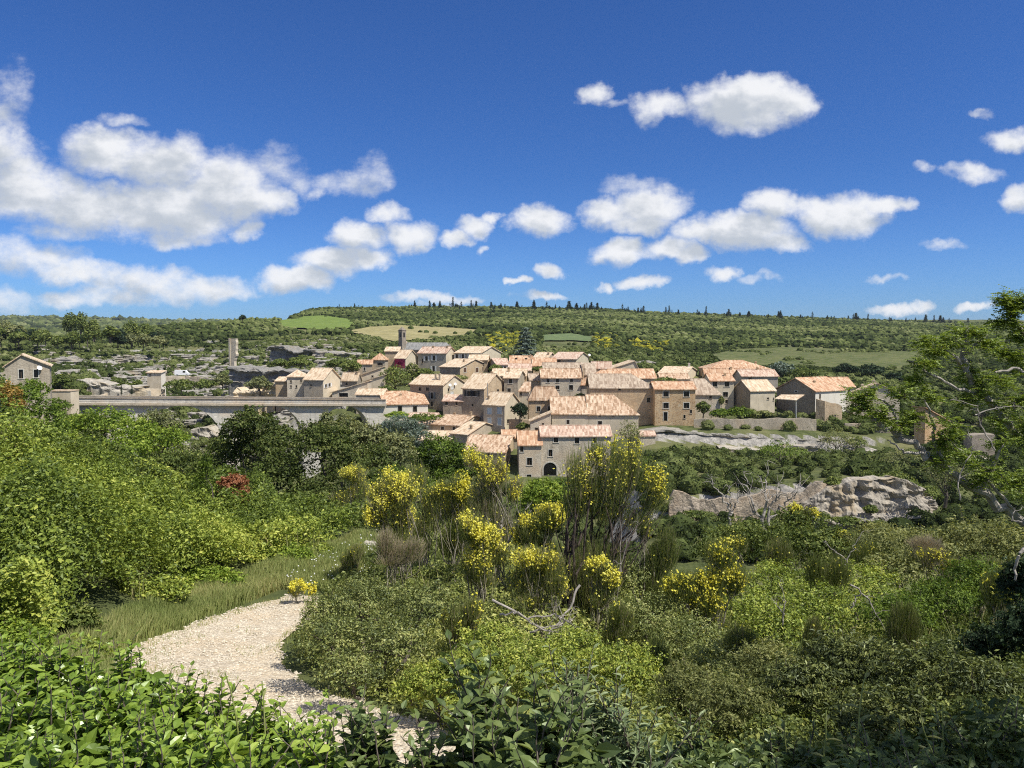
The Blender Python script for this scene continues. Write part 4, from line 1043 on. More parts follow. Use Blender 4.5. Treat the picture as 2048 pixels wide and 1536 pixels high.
wall_run("garden_wall", "short rubble wall beneath the dark tree beside the blue shutters", [(1018,839,189),(1060,839,189)], M_STONE["tan"], drop=4)
wall_run("garden_wall", "long low curved wall by a white van on the western slope", [(330,752,262),(370,752,264),(410,755,262),(440,760,258)], M_STONE["pale"], drop=2.0)
wall_run("garden_wall", "pale ledge wall behind the left part of the viaduct", [(150,789,200),(200,790,202),(262,777,215),(330,778,222)], M_STONE["pale"], drop=3)
house("cabin", "tiny tile capped stone cabin just under the orange rubble house", 1281, 1311, 178, 4, 872, 890, "x", .8, D=3, wall="pale", tile="pink", name="stone_cabin", cat="hut", ov=.2)

# ------------------------------------------------------------------ foliage tools
RNG = np.random.default_rng(11)

def unit(v):
    return v / (np.linalg.norm(v, axis=-1, keepdims=True) + 1e-9)

def cards(G, Pp, Nn, size, aspect=0.55, mat=0, tint=0.5, axis=None, fold=0.0):
    """one folded diamond leaf per point"""
    n = len(Pp)
    if n == 0: return
    Nn = unit(Nn); size = np.broadcast_to(size, (n,))[:, None]
    r = RNG.normal(size=(n, 3)) if axis is None else axis + RNG.normal(size=(n, 3)) * 0.25
    t = unit(r - (r * Nn).sum(1, keepdims=True) * Nn); b = np.cross(Nn, t)
    lift = Nn * size * fold
    base = Pp - t * size * .5; tip = Pp + t * size * .5; l = Pp - b * size * aspect * .5 + lift; r_ = Pp + b * size * aspect * .5 + lift
    v = np.stack([base, r_, tip, l], 1).reshape(-1, 3); i = np.arange(n)[:, None] * 4
    if fold:
        f = np.concatenate([i + [[0, 1, 2]], i + [[0, 2, 3]]]); tt = np.tile(np.broadcast_to(tint, (n,)), 2)
    else:
        f = i + [[0, 1, 2, 3]]; tt = tint
    G.add(v, f, mat, tt)

def bigleaves(G, Pp, Nn, size, aspect=0.62, mat=0, tint=0.5, axis=None):
    """broad pointed leaf with a folded midrib, six faces"""
    n = len(Pp); Nn = unit(Nn); size = np.broadcast_to(size, (n,))[:, None]
    r = RNG.normal(size=(n, 3)) if axis is None else axis + RNG.normal(size=(n, 3)) * 0.3
    t = unit(r - (r * Nn).sum(1, keepdims=True) * Nn); b = np.cross(Nn, t)
    curl = (RNG.random((n, 1)) * .5 + .1)
    def q(u, w, h): return Pp + t * size * u + b * size * aspect * w + Nn * size * (h - curl * u * u * .7)
    v = np.stack([q(0, 0, 0), q(.22, .36, .05), q(.5, .5, .08), q(.78, .28, .05), q(1.05, 0, 0), q(.78, -.28, .05), q(.5, -.5, .08), q(.22, -.36, .05), q(.5, 0, -.02)], 1).reshape(-1, 3)
    i = np.arange(n)[:, None] * 9
    f = np.concatenate([i + [[0, 1, 2, 8]], i + [[8, 2, 3, 4]], i + [[8, 4, 5, 6]], i + [[0, 8, 6, 7]]])
    G.add(v, f, mat, np.tile(np.broadcast_to(tint, (n,)), 4))

def lobe_points(lobes, n, shell=0.35, gap=0.42, gfreq=2.2, seed=1, under=0.35, tf=5.5):
    """points in the outer shell of a set of ellipsoids (cx,cy,cz,rx,ry,rz), thinned by noise so holes show"""
    lobes = np.array(lobes, float)
    area = (lobes[:, 3] * lobes[:, 5] + lobes[:, 3] * lobes[:, 4]) ; k = RNG.choice(len(lobes), n, p=area / area.sum())
    d = unit(RNG.normal(size=(n, 3))); L = lobes[k]
    low = (d[:, 2] < -0.1) & (RNG.random(n) > under); d[low, 2] *= -1
    bump = 1 + 0.35 * (fbm(d[:, 0] * 2.3 + k * 7, d[:, 1] * 2.3, d[:, 2] * 2.3, 3, seed) - .5) * 2
    tuft = fbm(d[:, 0] * tf + k * 5, d[:, 1] * tf, d[:, 2] * tf, 2, seed + 3)
    bump = bump * (1 + 1.0 * (tuft - .58))
    inner = RNG.random(n) < .16
    rad = np.where(inner, .25 + .6 * RNG.random(n), 1 - shell * .8 * RNG.random(n) ** 1.6) * bump
    Pp = L[:, :3] + d * L[:, 3:] * rad[:, None]
    sc = gfreq / np.mean(lobes[:, 3:])
    nz = fbm(Pp[:, 0] * sc, Pp[:, 1] * sc, Pp[:, 2] * sc, 3, seed + 5)
    keep = (nz > gap * (0.6 + 0.4 * RNG.random(n))) & ((tuft > .40 + .12 * RNG.random(n)) | inner)
    # drop what would lie deep inside another lobe
    inside = np.zeros(n, bool)
    for j, l in enumerate(lobes):
        q = (Pp - l[:3]) / l[3:]; inside |= ((q ** 2).sum(1) < 0.42) & (k != j)
    keep &= ~inside
    N_ = unit(d / L[:, 3:])
    cl = fbm(Pp[:, 0] * sc * .8, Pp[:, 1] * sc * .8, Pp[:, 2] * sc * .8, 2, seed + 9)
    return Pp[keep], N_[keep], cl[keep]

def limb(G, a, b, r0, r1, bend=0.15, n=7, seed=0, sides=6):
    rg = np.random.default_rng(seed); a = np.array(a, float); b = np.array(b, float)
    t = np.linspace(0, 1, n)[:, None]; L = np.linalg.norm(b - a)
    p = a + (b - a) * t + np.sin(t * np.pi) * rg.normal(size=3) * bend * L * .4 + np.concatenate([np.zeros((1, 3)), rg.normal(size=(n - 2, 3)), np.zeros((1, 3))]) * bend * L * .08
    G.tube(p, r0 + (r1 - r0) * t[:, 0], sides); return p

GREENS = {
 "oak": [(0.018, 0.032, 0.010), (0.050, 0.080, 0.024), (0.095, 0.135, 0.045), (0.15, 0.19, 0.07)],
 "grey": [(0.035, 0.048, 0.028), (0.075, 0.098, 0.052), (0.125, 0.155, 0.085), (0.19, 0.22, 0.13)],
 "deep": [(0.012, 0.022, 0.007), (0.032, 0.052, 0.016), (0.060, 0.090, 0.030), (0.10, 0.13, 0.05)],
 "vivid": [(0.020, 0.040, 0.008), (0.048, 0.088, 0.016), (0.085, 0.140, 0.028), (0.13, 0.20, 0.045)],
 "bright": [(0.040, 0.075, 0.012), (0.090, 0.150, 0.026), (0.150, 0.225, 0.045), (0.24, 0.31, 0.075)],
 "olive": [(0.045, 0.062, 0.028), (0.085, 0.110, 0.048), (0.13, 0.160, 0.075), (0.20, 0.23, 0.12)],
 "blue": [(0.028, 0.048, 0.045), (0.060, 0.095, 0.095), (0.10, 0.145, 0.15), (0.15, 0.20, 0.21)],
 "dark": [(0.010, 0.020, 0.010), (0.022, 0.040, 0.020), (0.040, 0.068, 0.034), (0.065, 0.10, 0.05)],
 "rust": [(0.20, 0.075, 0.035), (0.32, 0.13, 0.065), (0.42, 0.20, 0.11), (0.50, 0.28, 0.17)],
 "ochre": [(0.06, 0.06, 0.015), (0.12, 0.105, 0.03), (0.20, 0.15, 0.05), (0.28, 0.19, 0.08)],
 "dry": [(0.18, 0.15, 0.08), (0.28, 0.24, 0.13), (0.38, 0.34, 0.20), (0.48, 0.44, 0.28)],
}
M_LEAF = {k: leafmat(k + "_leaf_mat", v, fresh=k not in ("rust", "dry", "dark")) for k, v in GREENS.items()}
M_SCRUB = leafmat("scrub_leaf_mat", fresh=False, cols= [(0.034, 0.048, 0.016), (0.075, 0.097, 0.030), (0.135, 0.160, 0.052), (0.21, 0.225, 0.095)], trans=0.15, gloss=0.02, objvar=False)
M_YEL = leafmat("yellow_flower_mat", [(0.44, 0.41, 0.04), (0.68, 0.62, 0.07), (0.84, 0.79, 0.13), (0.90, 0.86, 0.26)], trans=0.3, gloss=0.02, fresh=False)
M_YFAR = leafmat("distant_broom_mat", [(0.12, 0.13, 0.02), (0.30, 0.28, 0.03), (0.48, 0.43, 0.04)], trans=.1, gloss=.02, objvar=False, fresh=False)
M_BARK = flat("grey_brown_bark_mat", (0.12, 0.10, 0.08), .95, .4, 12)
M_BARKPALE = flat("pale_grey_bark_mat", (0.32, 0.29, 0.25), .95, .3, 10)
M_STEM = leafmat("green_stem_mat", [(0.06, 0.09, 0.03), (0.10, 0.14, 0.05), (0.15, 0.19, 0.08), (0.22, 0.22, 0.19)], trans=0.1)
M_DEAD = leafmat("dead_twig_mat", fresh=False, cols=[(0.16, 0.14, 0.12), (0.27, 0.25, 0.22), (0.38, 0.36, 0.32)], trans=0.0, gloss=0.02)

def make_tree(kind, h, w, leaf, n, seed, mat, lobes=None, trunk=True, gap=.42, bark=None, trunk_r=None, shell=.38):
    """returns (trunk mesh, crown mesh), base at the origin"""
    global RNG
    keepr = RNG; RNG = np.random.default_rng(seed); rg = np.random.default_rng(seed + 77)
    G = Geo()
    r = w / 2
    if kind == "cedar" or kind == "conifer" or kind == "cypress":
        m = n
        t = RNG.random(m) ** (.8 if kind == "cedar" else .65)      # 0 at top
        wid = {"cedar": .18 + .82 * t, "conifer": t ** .85, "cypress": np.sin(np.clip(t * 1.2 + .06, 0, 1) * np.pi * .5) * .95}[kind]
        z0 = .12 if kind == "cedar" else (.08 if kind == "conifer" else .02)
        lay = {"cedar": 8, "conifer": 12, "cypress": 30}[kind]
        tl = (np.floor(t * lay) + RNG.random(m) * .55) / lay
        a = RNG.random(m) * 2 * np.pi
        lobe = .72 + .28 * np.sin(a * 5 + np.floor(t * lay) * 1.9)
        rr_ = r * wid * lobe * RNG.random(m) ** .5
        z = h * (1 - tl * (1 - z0)) - (rr_ / r) * h * (.04 if kind != "conifer" else .10)
        Pp = np.stack([rr_ * np.cos(a), rr_ * np.sin(a), z], 1)
        N_ = unit(np.stack([np.cos(a) * .4, np.sin(a) * .4, np.ones(m)], 1) + RNG.normal(size=(m, 3)) * .4)
        ax = np.stack([np.cos(a), np.sin(a), -.2 + 0 * a], 1)
        cards(G, Pp, N_, leaf * (.7 + .6 * RNG.random(m)), .35, 0, np.clip(.42 + .25 * RNG.normal(size=m) * .8, 0, 1), ax)
        T = Geo(); T.tube([(0, 0, -.5), (0.02 * h, 0, h * .5), (0, 0, h * .98)], [h * .028, h * .016, h * .003], 6)
        if kind == "cedar":
            for i in range(14):
                a_ = i * 2.4; z_ = h * (.2 + .7 * i / 14); rr2 = r * (1 - i / 15) * .75
                T.tube([(0, 0, z_), (rr2 * .6 * math.cos(a_), rr2 * .6 * math.sin(a_), z_ + .02 * h), (rr2 * math.cos(a_), rr2 * math.sin(a_), z_)], [h * .012, h * .006, h * .002], 4)
    else:
        if lobes is None:
            nl = 7 if kind != "umbrella" else 6; lobes = []
            zc, rz = {"round": (.54, .34), "bush": (.45, .30), "umbrella": (.76, .17), "pine": (.58, .28)}[kind]
            for i in range(nl):
                a = i * 2.4 + rg.random(); q = r * (.0 if i == 0 else .55) * (.7 + .5 * rg.random())
                zz = h * (zc + (rz * .5 if i == 0 else rz * .7 * (rg.random() - .55)))
                s = .62 if i == 0 else .42 + .2 * rg.random()
                lobes.append((q * math.cos(a), q * math.sin(a), zz, r * s, r * s, h * rz * (.8 if i == 0 else .65)))
        Pp, N_, cl = lobe_points(lobes, n, shell=shell, gap=gap, seed=seed)
        m = len(Pp)
        N2 = unit(N_ + RNG.normal(size=(m, 3)) * .55 + [0, 0, .25])
        cards(G, Pp, N2, leaf * 1.45 * (.6 + .8 * RNG.random(m)), .6, 0, np.clip(.45 + (cl - .5) * 1.1 + RNG.normal(size=m) * .24, 0, 1), fold=.12)
        T = Geo(); tr = trunk_r or h * .028
        top = np.mean([l[:3] for l in lobes], axis=0)
        T.tube([(0, 0, -.4), (rg.normal() * .03 * h, rg.normal() * .03 * h, top[2] * .35), (top[0] * .5, top[1] * .5, top[2] * .65)], [tr * 1.2, tr, tr * .8], 7)
        for i, l in enumerate(lobes):
            limb(T, (top[0] * .3, top[1] * .3, top[2] * (.35 + .3 * (i % 3) / 3)), l[:3], tr * .55, tr * .12, seed=seed + i)
            for j in range(3):
                e = np.array(l[:3]) + unit(rg.normal(size=3)) * np.array(l[3:]) * .75
                limb(T, l[:3], e, tr * .16, tr * .04, seed=seed + i * 9 + j, n=4, sides=4)
    RNG = keepr
    return T.mesh(kind + "_trunk", [bark or M_BARK]), G.mesh(kind + "_crown", [mat])

TREE_CACHE = {}
def plant(name, label, cat, loc, h, w, kind="round", mat="oak", leaf=.3, n=900, seed=1, group=None, bark=None, **kw):
    key = (kind, mat, seed, n, round(h, 2) if kw else 0, bark)
    if kw or key not in TREE_CACHE:
        t, c = make_tree(kind, h, w, leaf, n, seed, M_LEAF[mat], bark=bark, **kw)
        if not kw: TREE_CACHE[key] = (t, c, h, w)
        h0, w0 = h, w
    else:
        t, c, h0, w0 = TREE_CACHE[key]
    e = empty(name, loc, random.Random(int(loc[0] * 91 + loc[1] * 7)).uniform(0, 6.28) if not kw else 0, label=label, cat=cat, group=group)
    for nm, me in (("trunk", t), ("crown", c)):
        o = link(nm, me, e); o.scale = (w / w0, w / w0, h / h0)
    return e

def at_px(px, base, d):
    p = P(px, base, d); return p

# ------------------------------------------------------------------ who stands where: photograph position of a ground point
def to_px(x, y, z):
    X = x / y; Zz = z / y; c, s = math.cos(PITCH), math.sin(PITCH)
    # invert ray(): Z = (Y c - s)/(c + Y s)
    Yc = (Zz * c + s) / (c - Zz * s)
    return 1024 + X * (c + Yc * s) * F, 768 - Yc * F

def in_poly(px, py, poly):
    c = np.zeros(np.shape(px), bool); n = len(poly)
    for i in range(n):
        x1, y1 = poly[i]; x2, y2 = poly[(i + 1) % n]
        if y1 == y2: continue
        c ^= ((y1 > py) != (y2 > py)) & (px < (x2 - x1) * (py - y1) / (y2 - y1) + x1)
    return c

def in_house(x, y, pad=1.0):
    r = np.zeros(np.shape(x), bool)
    for h in HOUSES.values():
        dx, dy = x - h["A"].x, y - h["A"].y; c, s = math.cos(h["ph"]), math.sin(h["ph"])
        lx_, ly_ = dx * c + dy * s, -dx * s + dy * c
        r |= (lx_ > -pad) & (lx_ < h["W"] + pad) & (ly_ > -pad) & (ly_ < h["D"] + pad)
    return r

FIELD_VINE = [(560,642),(600,634),(650,632),(700,640),(712,652),(690,661),(620,664),(560,655)]
FIELD_TAN = [(690,664),(740,655),(800,652),(870,655),(960,661),(955,668),(900,676),(850,682),(780,686),(740,676)]
FIELD_RIGHT = [(1420,712),(1480,700),(1560,696),(1680,700),(1840,706),(1860,730),(1850,752),(1760,748),(1640,738),(1540,736),(1450,730)]
FIELD_MID = [(1085,672),(1140,668),(1185,676),(1183,698),(1110,704),(1085,694)]
ALLF = [FIELD_VINE, FIELD_TAN, FIELD_RIGHT, FIELD_MID]

def field(name, poly, mat, d0, d1):
    """the open fields on the far slopes, laid just over the ground"""
    u0 = min(ray(p[0], 680)[0] for p in poly); u1 = max(ray(p[0], 680)[0] for p in poly)
    us = np.linspace(u0, u1, 130); ds = np.linspace(d0, d1, 170)
    U_, D_ = np.meshgrid(us, ds, indexing="ij"); X_, Y_ = U_ * D_, D_
    Z_ = height(X_, Y_) + 0.9
    px, py = to_px(X_, Y_, Z_ - .9)
    ok = in_poly(px, py + 2.5 * (fbm(px / 18, py / 18, seed=41) - .5), poly)
    f = grid_faces(len(us), len(ds)); fo = ok.ravel()[f].all(1)
    G = Geo(); G.add(np.stack([X_, Y_, Z_], -1), f[fo][:, ::-1])
    G.build(name, mat, kind="structure", smooth=True)

def field_mat(name, a, b, row, ang, soil):
    m, t, o = newmat(name); p = pos(t)
    sp = t.node("ShaderNodeSeparateXYZ"); t.put(sp.inputs[0], p)
    k = t.math("ADD", t.math("MULTIPLY", sp.outputs[0], math.cos(ang)), t.math("MULTIPLY", sp.outputs[1], math.sin(ang)))
    w = t.math("SINE", t.math("ADD", t.math("MULTIPLY", k, 2 * math.pi / row), t.math("MULTIPLY", t.noise(p, .08, 2), 4)))
    c = t.mix(t.step(t.noise(p, .12, 5, .7), .35, .65), a, b)
    c = t.mix(t.step(w, -.2, .5, .0, .45), c, soil)
    principled(t, o, c, .95, .05, t.noise(p, .8, 4, .7), .6, .5)
    return m
field("vineyard_field", FIELD_VINE, field_mat("vine_green_mat", (0.12, 0.18, 0.04), (0.17, 0.23, 0.055), 3, .9, (0.12, 0.14, 0.05)), 560, 1000)
field("fallow_field", FIELD_TAN, field_mat("fallow_grass_mat", (0.25, 0.22, 0.10), (0.33, 0.29, 0.15), 7, 1.4, (0.21, 0.20, 0.09)), 400, 860)
field("vineyard_field", FIELD_RIGHT, field_mat("vine_row_mat", (0.065, 0.09, 0.028), (0.125, 0.14, 0.052), 5, .35, (0.15, 0.135, 0.08)), 330, 620)
field("meadow_field", FIELD_MID, field_mat("meadow_mat", (0.10, 0.14, 0.06), (0.14, 0.18, 0.08), 9, .1, (0.11, 0.14, 0.07)), 480, 780)

# ------------------------------------------------------------------ scrub on the far slopes (nobody could count it)
def ico(sub):
    import bmesh
    bm = bmesh.new(); bmesh.ops.create_icosphere(bm, subdivisions=sub, radius=1.0)
    v = np.array([x.co[:] for x in bm.verts]); f = np.array([[q.index for q in x.verts] for x in bm.faces]); bm.free(); return v, f
ICO1, ICO1F = ico(1); ICO2, ICO2F = ico(2)

def blobs(G, C3, R3, mat, tint, V, Fc, jit=.28):
    n = len(C3); k = len(V)
    v = V[None] * (1 + jit * RNG.normal(size=(n, k, 1))) * R3[:, None] + C3[:, None]
    v[..., 2] = np.maximum(v[..., 2], C3[:, None, 2] - R3[:, None, 2] * .8)
    f = (Fc[None] + np.arange(n)[:, None, None] * k).reshape(-1, 3)
    tt = np.clip(np.repeat(tint, len(Fc)) + RNG.normal(size=n * len(Fc)) * .10, 0, 1)
    G.add(v.reshape(-1, 3), f, mat, tt)

def scatter(u0, u1, d0, d1, spacing):
    n = int((u1 - u0) * .5 * (d1 ** 2 - d0 ** 2) / spacing ** 2)
    d = np.sqrt(d0 ** 2 + (d1 ** 2 - d0 ** 2) * RNG.random(n)); u = u0 + (u1 - u0) * RNG.random(n)
    return u * d, d

def slope_at(x, y, e=1.2):
    return np.hypot(height(x + e, y) - height(x - e, y), height(x, y + e) - height(x, y - e)) / (2 * e)

YEL = [[(965,672),(1000,662),(1050,668),(1040,690),(1010,705),(985,700)],[(1183,672),(1215,668),(1240,676),(1238,694),(1200,704),(1183,690)],[(1250,678),(1340,684),(1330,706),(1270,700)]]

def scrub(name, label, u0, u1, d0, d1, spacing, rmin, rmax, detailed, seed, patchy=.42, k=46, cs=1.0):
    global RNG
    RNG = np.random.default_rng(seed)
    x, y = scatter(u0, u1, d0, d1, spacing); z = height(x, y)
    px, py = to_px(x, y, z)
    ok = fbm(x / 14, y / 14, seed=51) + .25 * RNG.random(len(x)) > patchy
    for fld in ALLF: ok &= ~in_poly(px, py, fld) | ((fbm(x / 20, y / 20, seed=58) > .60) & (RNG.random(len(x)) < (.85 if fld is FIELD_RIGHT else .08)))
    if d0 < 300: ok &= ~in_house(x, y, 1.6)
    ok &= slope_at(x, y) < (1.1 if d0 < 560 else 3)
    if d0 < 560: ok &= RNG.random(len(x)) > .45 * np.clip(rocky(x, y), 0, 1)
    # keep the streets and yards between the houses mostly clear
    if d0 < 300: ok &= ~((px > 560) & (px < 1410) & (y > 165) & (y < 262) & (RNG.random(len(x)) > .12)) & ~((px > 560) & (px < 1400) & (y > 183) & (y < 250) & (RNG.random(len(x)) > .3))
    if d0 < 200: ok &= ~((px > 1280) & (px < 1800) & (y > 172.5) & (y < 184))
    x, y, z, px, py = x[ok], y[ok], z[ok], px[ok], py[ok]; n = len(x)
    r = (rmin + (rmax - rmin) * RNG.random(n) ** 1.8)
    tint = np.clip(.40 + 1.5 * (fbm(x / 55, y / 55, seed=52) - .5) + RNG.normal(size=n) * .19, 0, 1)
    yel = np.zeros(n, bool)
    for pl in YEL: yel |= in_poly(px, py, pl) & (RNG.random(n) < .55)
    C3 = np.stack([x, y, z + r * .45], 1); R3 = np.stack([r * (.8 + .4 * RNG.random(n)), r * (.8 + .4 * RNG.random(n)), r * (.65 + .35 * RNG.random(n))], 1)
    G = Geo()
    V, Fc = (ICO2, ICO2F) if detailed else (ICO1, ICO1F)
    blobs(G, C3[~yel], R3[~yel] * (.85 if detailed else 1), 0, tint[~yel], V, Fc, .17 if detailed else .22)
    if yel.any(): blobs(G, C3[yel], R3[yel] * .85, 1, np.clip(tint[yel] + .05, 0, 1), V, Fc, .22)
    if detailed:
        m = n * k
        d = unit(RNG.normal(size=(m, 3))); d[:, 2] = np.abs(d[:, 2]) - .15
        Pp = np.repeat(C3, k, 0) + d * np.repeat(R3, k, 0) * (.85 + .3 * RNG.random((m, 1)))
        sel = ~np.repeat(yel, k)
        cards(G, Pp[sel], unit(d + RNG.normal(size=(m, 3)) * .6)[sel], (np.repeat(r, k) * cs * (.22 + .22 * RNG.random(m)))[sel], .7, 0, np.clip(np.repeat(tint, k) + RNG.normal(size=m) * .16 + .05, 0, 1)[sel])
    G.build(name, [M_SCRUB, M_YFAR], label=label, cat="scrub", kind="stuff")
    return n

scrub("scrub", "dense low evergreen scrub covering the distant hilltop", -.70, .75, 500, 1300, 4.3, 1.2, 2.9, False, 21, .36)
scrub("scrub", "patchy green scrub on the slopes behind and around the village", -.70, .75, 232, 500, 2.9, .5, 2.1, True, 22, .40)
scrub("scrub", "thick bushes filling the gorge sides below the village", -.68, .78, 105, 232, 3.0, .9, 2.3, True, 23, .36, 260, .55)
scrub("scrub", "faint dark green woodland on the farthest plateau", -.75, -.2, 1500, 5200, 24, 8, 16, False, 24, .35)

# ------------------------------------------------------------------ limestone cliffs and loose rock
def rock_mat(name, a, b, ochre):
    m, t, o = newmat(name); p = pos(t)
    n = t.noise(t.vmath("MULTIPLY", p, (1, 1, 2.2)), .5, 6, .7); n2 = t.noise(p, 3.0, 5, .65); st = t.noise(t.vmath("MULTIPLY", p, (2.2, 2.2, .25)), .8, 4, .6)
    c = t.mix(t.step(n, .3, .7), a, b)
    c = t.mix(t.step(t.noise(p, .22, 4, .6), .5, .68, 0, .8), c, ochre)
    c = t.mix(t.step(st, .52, .72, 0, .6), c, tuple(x * .42 for x in a))
    c = t.mix(t.step(n2, .55, .75, 0, .5), c, tuple(x * .5 for x in a))
    principled(t, o, c, .95, .1, n2, .7, .25)
    return m
M_ROCK = rock_mat("limestone_mat", (0.19, 0.18, 0.155), (0.38, 0.355, 0.305), (0.31, 0.255, 0.175))
M_ROCKP = rock_mat("pale_limestone_mat", (0.30, 0.275, 0.225), (0.48, 0.44, 0.37), (0.40, 0.325, 0.21))
M_ROCKC = rock_mat("cliff_limestone_mat", (0.25, 0.225, 0.185), (0.44, 0.395, 0.325), (0.38, 0.295, 0.18))
M_ROCKG = rock_mat("dark_limestone_mat", (0.15, 0.145, 0.13), (0.30, 0.285, 0.255), (0.26, 0.21, 0.145))

def cliff(pts, depth=6, amp=1.2, mat=None, undercut=0.0, seed=1, seg=.5, freq=.35, name="cliff", col=.5, brk=3.0):
    """pts: (px, row of the brow, row of the foot, distance). A rock band with ledges, clefts and a cap running back into the slope"""
    tp = [P(a, b, d) for a, b, c, d in pts]; hg = [(b2 - b1) for b1, b2 in ((zrow(c, d), zrow(b, d)) for a, b, c, d in pts)]
    T = []; Hh = []
    for i in range(len(tp) - 1):
        n = max(2, int((tp[i + 1] - tp[i]).length / seg))
        for k in range(n): T.append(tp[i].lerp(tp[i + 1], k / n)); Hh.append(hg[i] + (hg[i + 1] - hg[i]) * k / n)
    T.append(tp[-1]); Hh.append(hg[-1]); T = np.array(T); Hh = np.array(Hh)
    T[:, 2] += (fbm(T[:, 0] * .4, T[:, 1] * .4, seed=seed) - .5) * amp * 1.6 + np.minimum(0, fbm(T[:, 0] * .12, T[:, 1] * .12, seed=seed + 2, octaves=2) - .47) * brk * Hh
    d = np.gradient(T, axis=0)[:, :2]; d /= np.linalg.norm(d, axis=1)[:, None] + 1e-9
    nrm = np.stack([d[:, 1], -d[:, 0]], 1)
    if nrm[:, 1].mean() > 0: nrm = -nrm
    rows = []
    for dd, zz in ((depth, 1.0), (depth * .5, .5), (depth * .15, .15)):
        v = T.copy(); v[:, :2] -= nrm * dd; v[:, 2] += (fbm(v[:, 0] * .5, v[:, 1] * .5, seed=seed + 3) - .5) * amp * .6 + zz * .12; rows.append(v)
    m = max(6, int(Hh.max() / .45))
    for k in range(m + 1):
        t = k / m; v = T.copy(); v[:, 2] -= Hh * t
        q = fbm(v[:, 0] * freq, v[:, 1] * freq, v[:, 2] * freq * 2.6, 5, seed + 5)
        q2 = fbm(v[:, 0] * freq * 1.8, v[:, 1] * freq * 1.8, v[:, 2] * .12, 3, seed + 8)
        off = (q - .5) * amp * 2.4 + (q2 - .5) * amp * 3.2 * col + t * .25 * Hh - undercut * sm(t, .12, .35)
        v[:, :2] += nrm * off[:, None]; rows.append(v)
    v = rows[-1].copy(); v[:, 2] -= 4; rows.append(v)
    G = Geo(); f = grid_faces(len(rows), len(T)); G.add(np.concatenate(rows), f)
    o = G.build(name, mat or M_ROCK, kind="structure")
    return o

cliff([(1285,864,884,180),(1330,862,888,180),(1400,866,894,180),(1470,870,902,180),(1530,874,906,180),(1590,878,910,180),(1660,876,912,180),(1730,882,914,180),(1800,886,918,180)], 6, .8, M_ROCK, 2.0, 3, brk=0, col=.3)
cliff([(1560,890,912,176.5),(1600,888,914,176),(1640,892,914,176)], 3, .6, M_ROCKC, .3, 4)
cliff([(1440,894,906,173),(1480,896,910,172.5),(1545,900,914,172)], 7, .5, M_ROCKP, 0, 5)
cliff([(1790,886,908,179),(1850,893,915,177)], 6, .9, M_ROCK, 1.5, 6)
cliff([(1716,906,922,172),(1742,898,922,171.5),(1764,902,922,171.5)], 5, .6, M_ROCKP, 0, 7)
cliff([(1925,912,940,160),(1980,925,955,158),(2060,938,965,156),(2140,945,975,156)], 14, 1.2, M_ROCKP, 0, 8)
cliff([(1600,1006,1040,127),(1635,985,1044,126.5),(1690,970,1048,125.5),(1730,962,1054,125),(1790,958,1050,125),(1835,975,1036,127),(1875,996,1026,130),(1915,1006,1024,133)], 2.5, 1.2, M_ROCKC, 0, 9, .3, .4, col=.8, brk=0)
cliff([(1590,1033,1048,121),(1680,1046,1066,120),(1760,1040,1060,121),(1850,1018,1040,123)], 6, .9, M_ROCK, .8, 10)
cliff([(456,733,765,242),(500,738,768,240),(560,742,765,236),(610,744,760,236),(662,750,760,240)], 12, 1.1, M_ROCKG, 1.2, 11, col=.12, brk=2.0)
cliff([(470,760,788,228),(500,765,792,226),(530,755,790,226),(552,770,796,224)], 4, 1.6, rock_mat("ochre_limestone_mat", (0.48, 0.38, 0.25), (0.68, 0.58, 0.42), (0.62, 0.45, 0.26)), 0, 12)
cliff([(536,693,718,330),(580,694,716,328),(624,699,718,326)], 14, 1.2, M_ROCKG, 2.5, 13, col=.12, brk=2.0)
cliff([(624,703,722,322),(680,706,724,318),(762,712,724,312)], 10, 1.3, M_ROCK, .8, 14, col=.12, brk=6.0)
cliff([(150,762,774.1,206),(220,768,780.1,205),(300,772,783,212)], 5, 1.2, M_ROCKP, .2, 21, col=.12, brk=6.0)
cliff([(375,858,880,222),(405,855,880,220),(440,860,880,220)], 6, 1.2, M_ROCKP, .3, 23)
cliff([(640,808,840,214),(700,815,850,210)], 6, 1.4, M_ROCKG, .5, 24)
cliff([(1232,728,745,300),(1280,722,742,300),(1330,730,745,298)], 8, 1.2, M_ROCK, .5, 25)

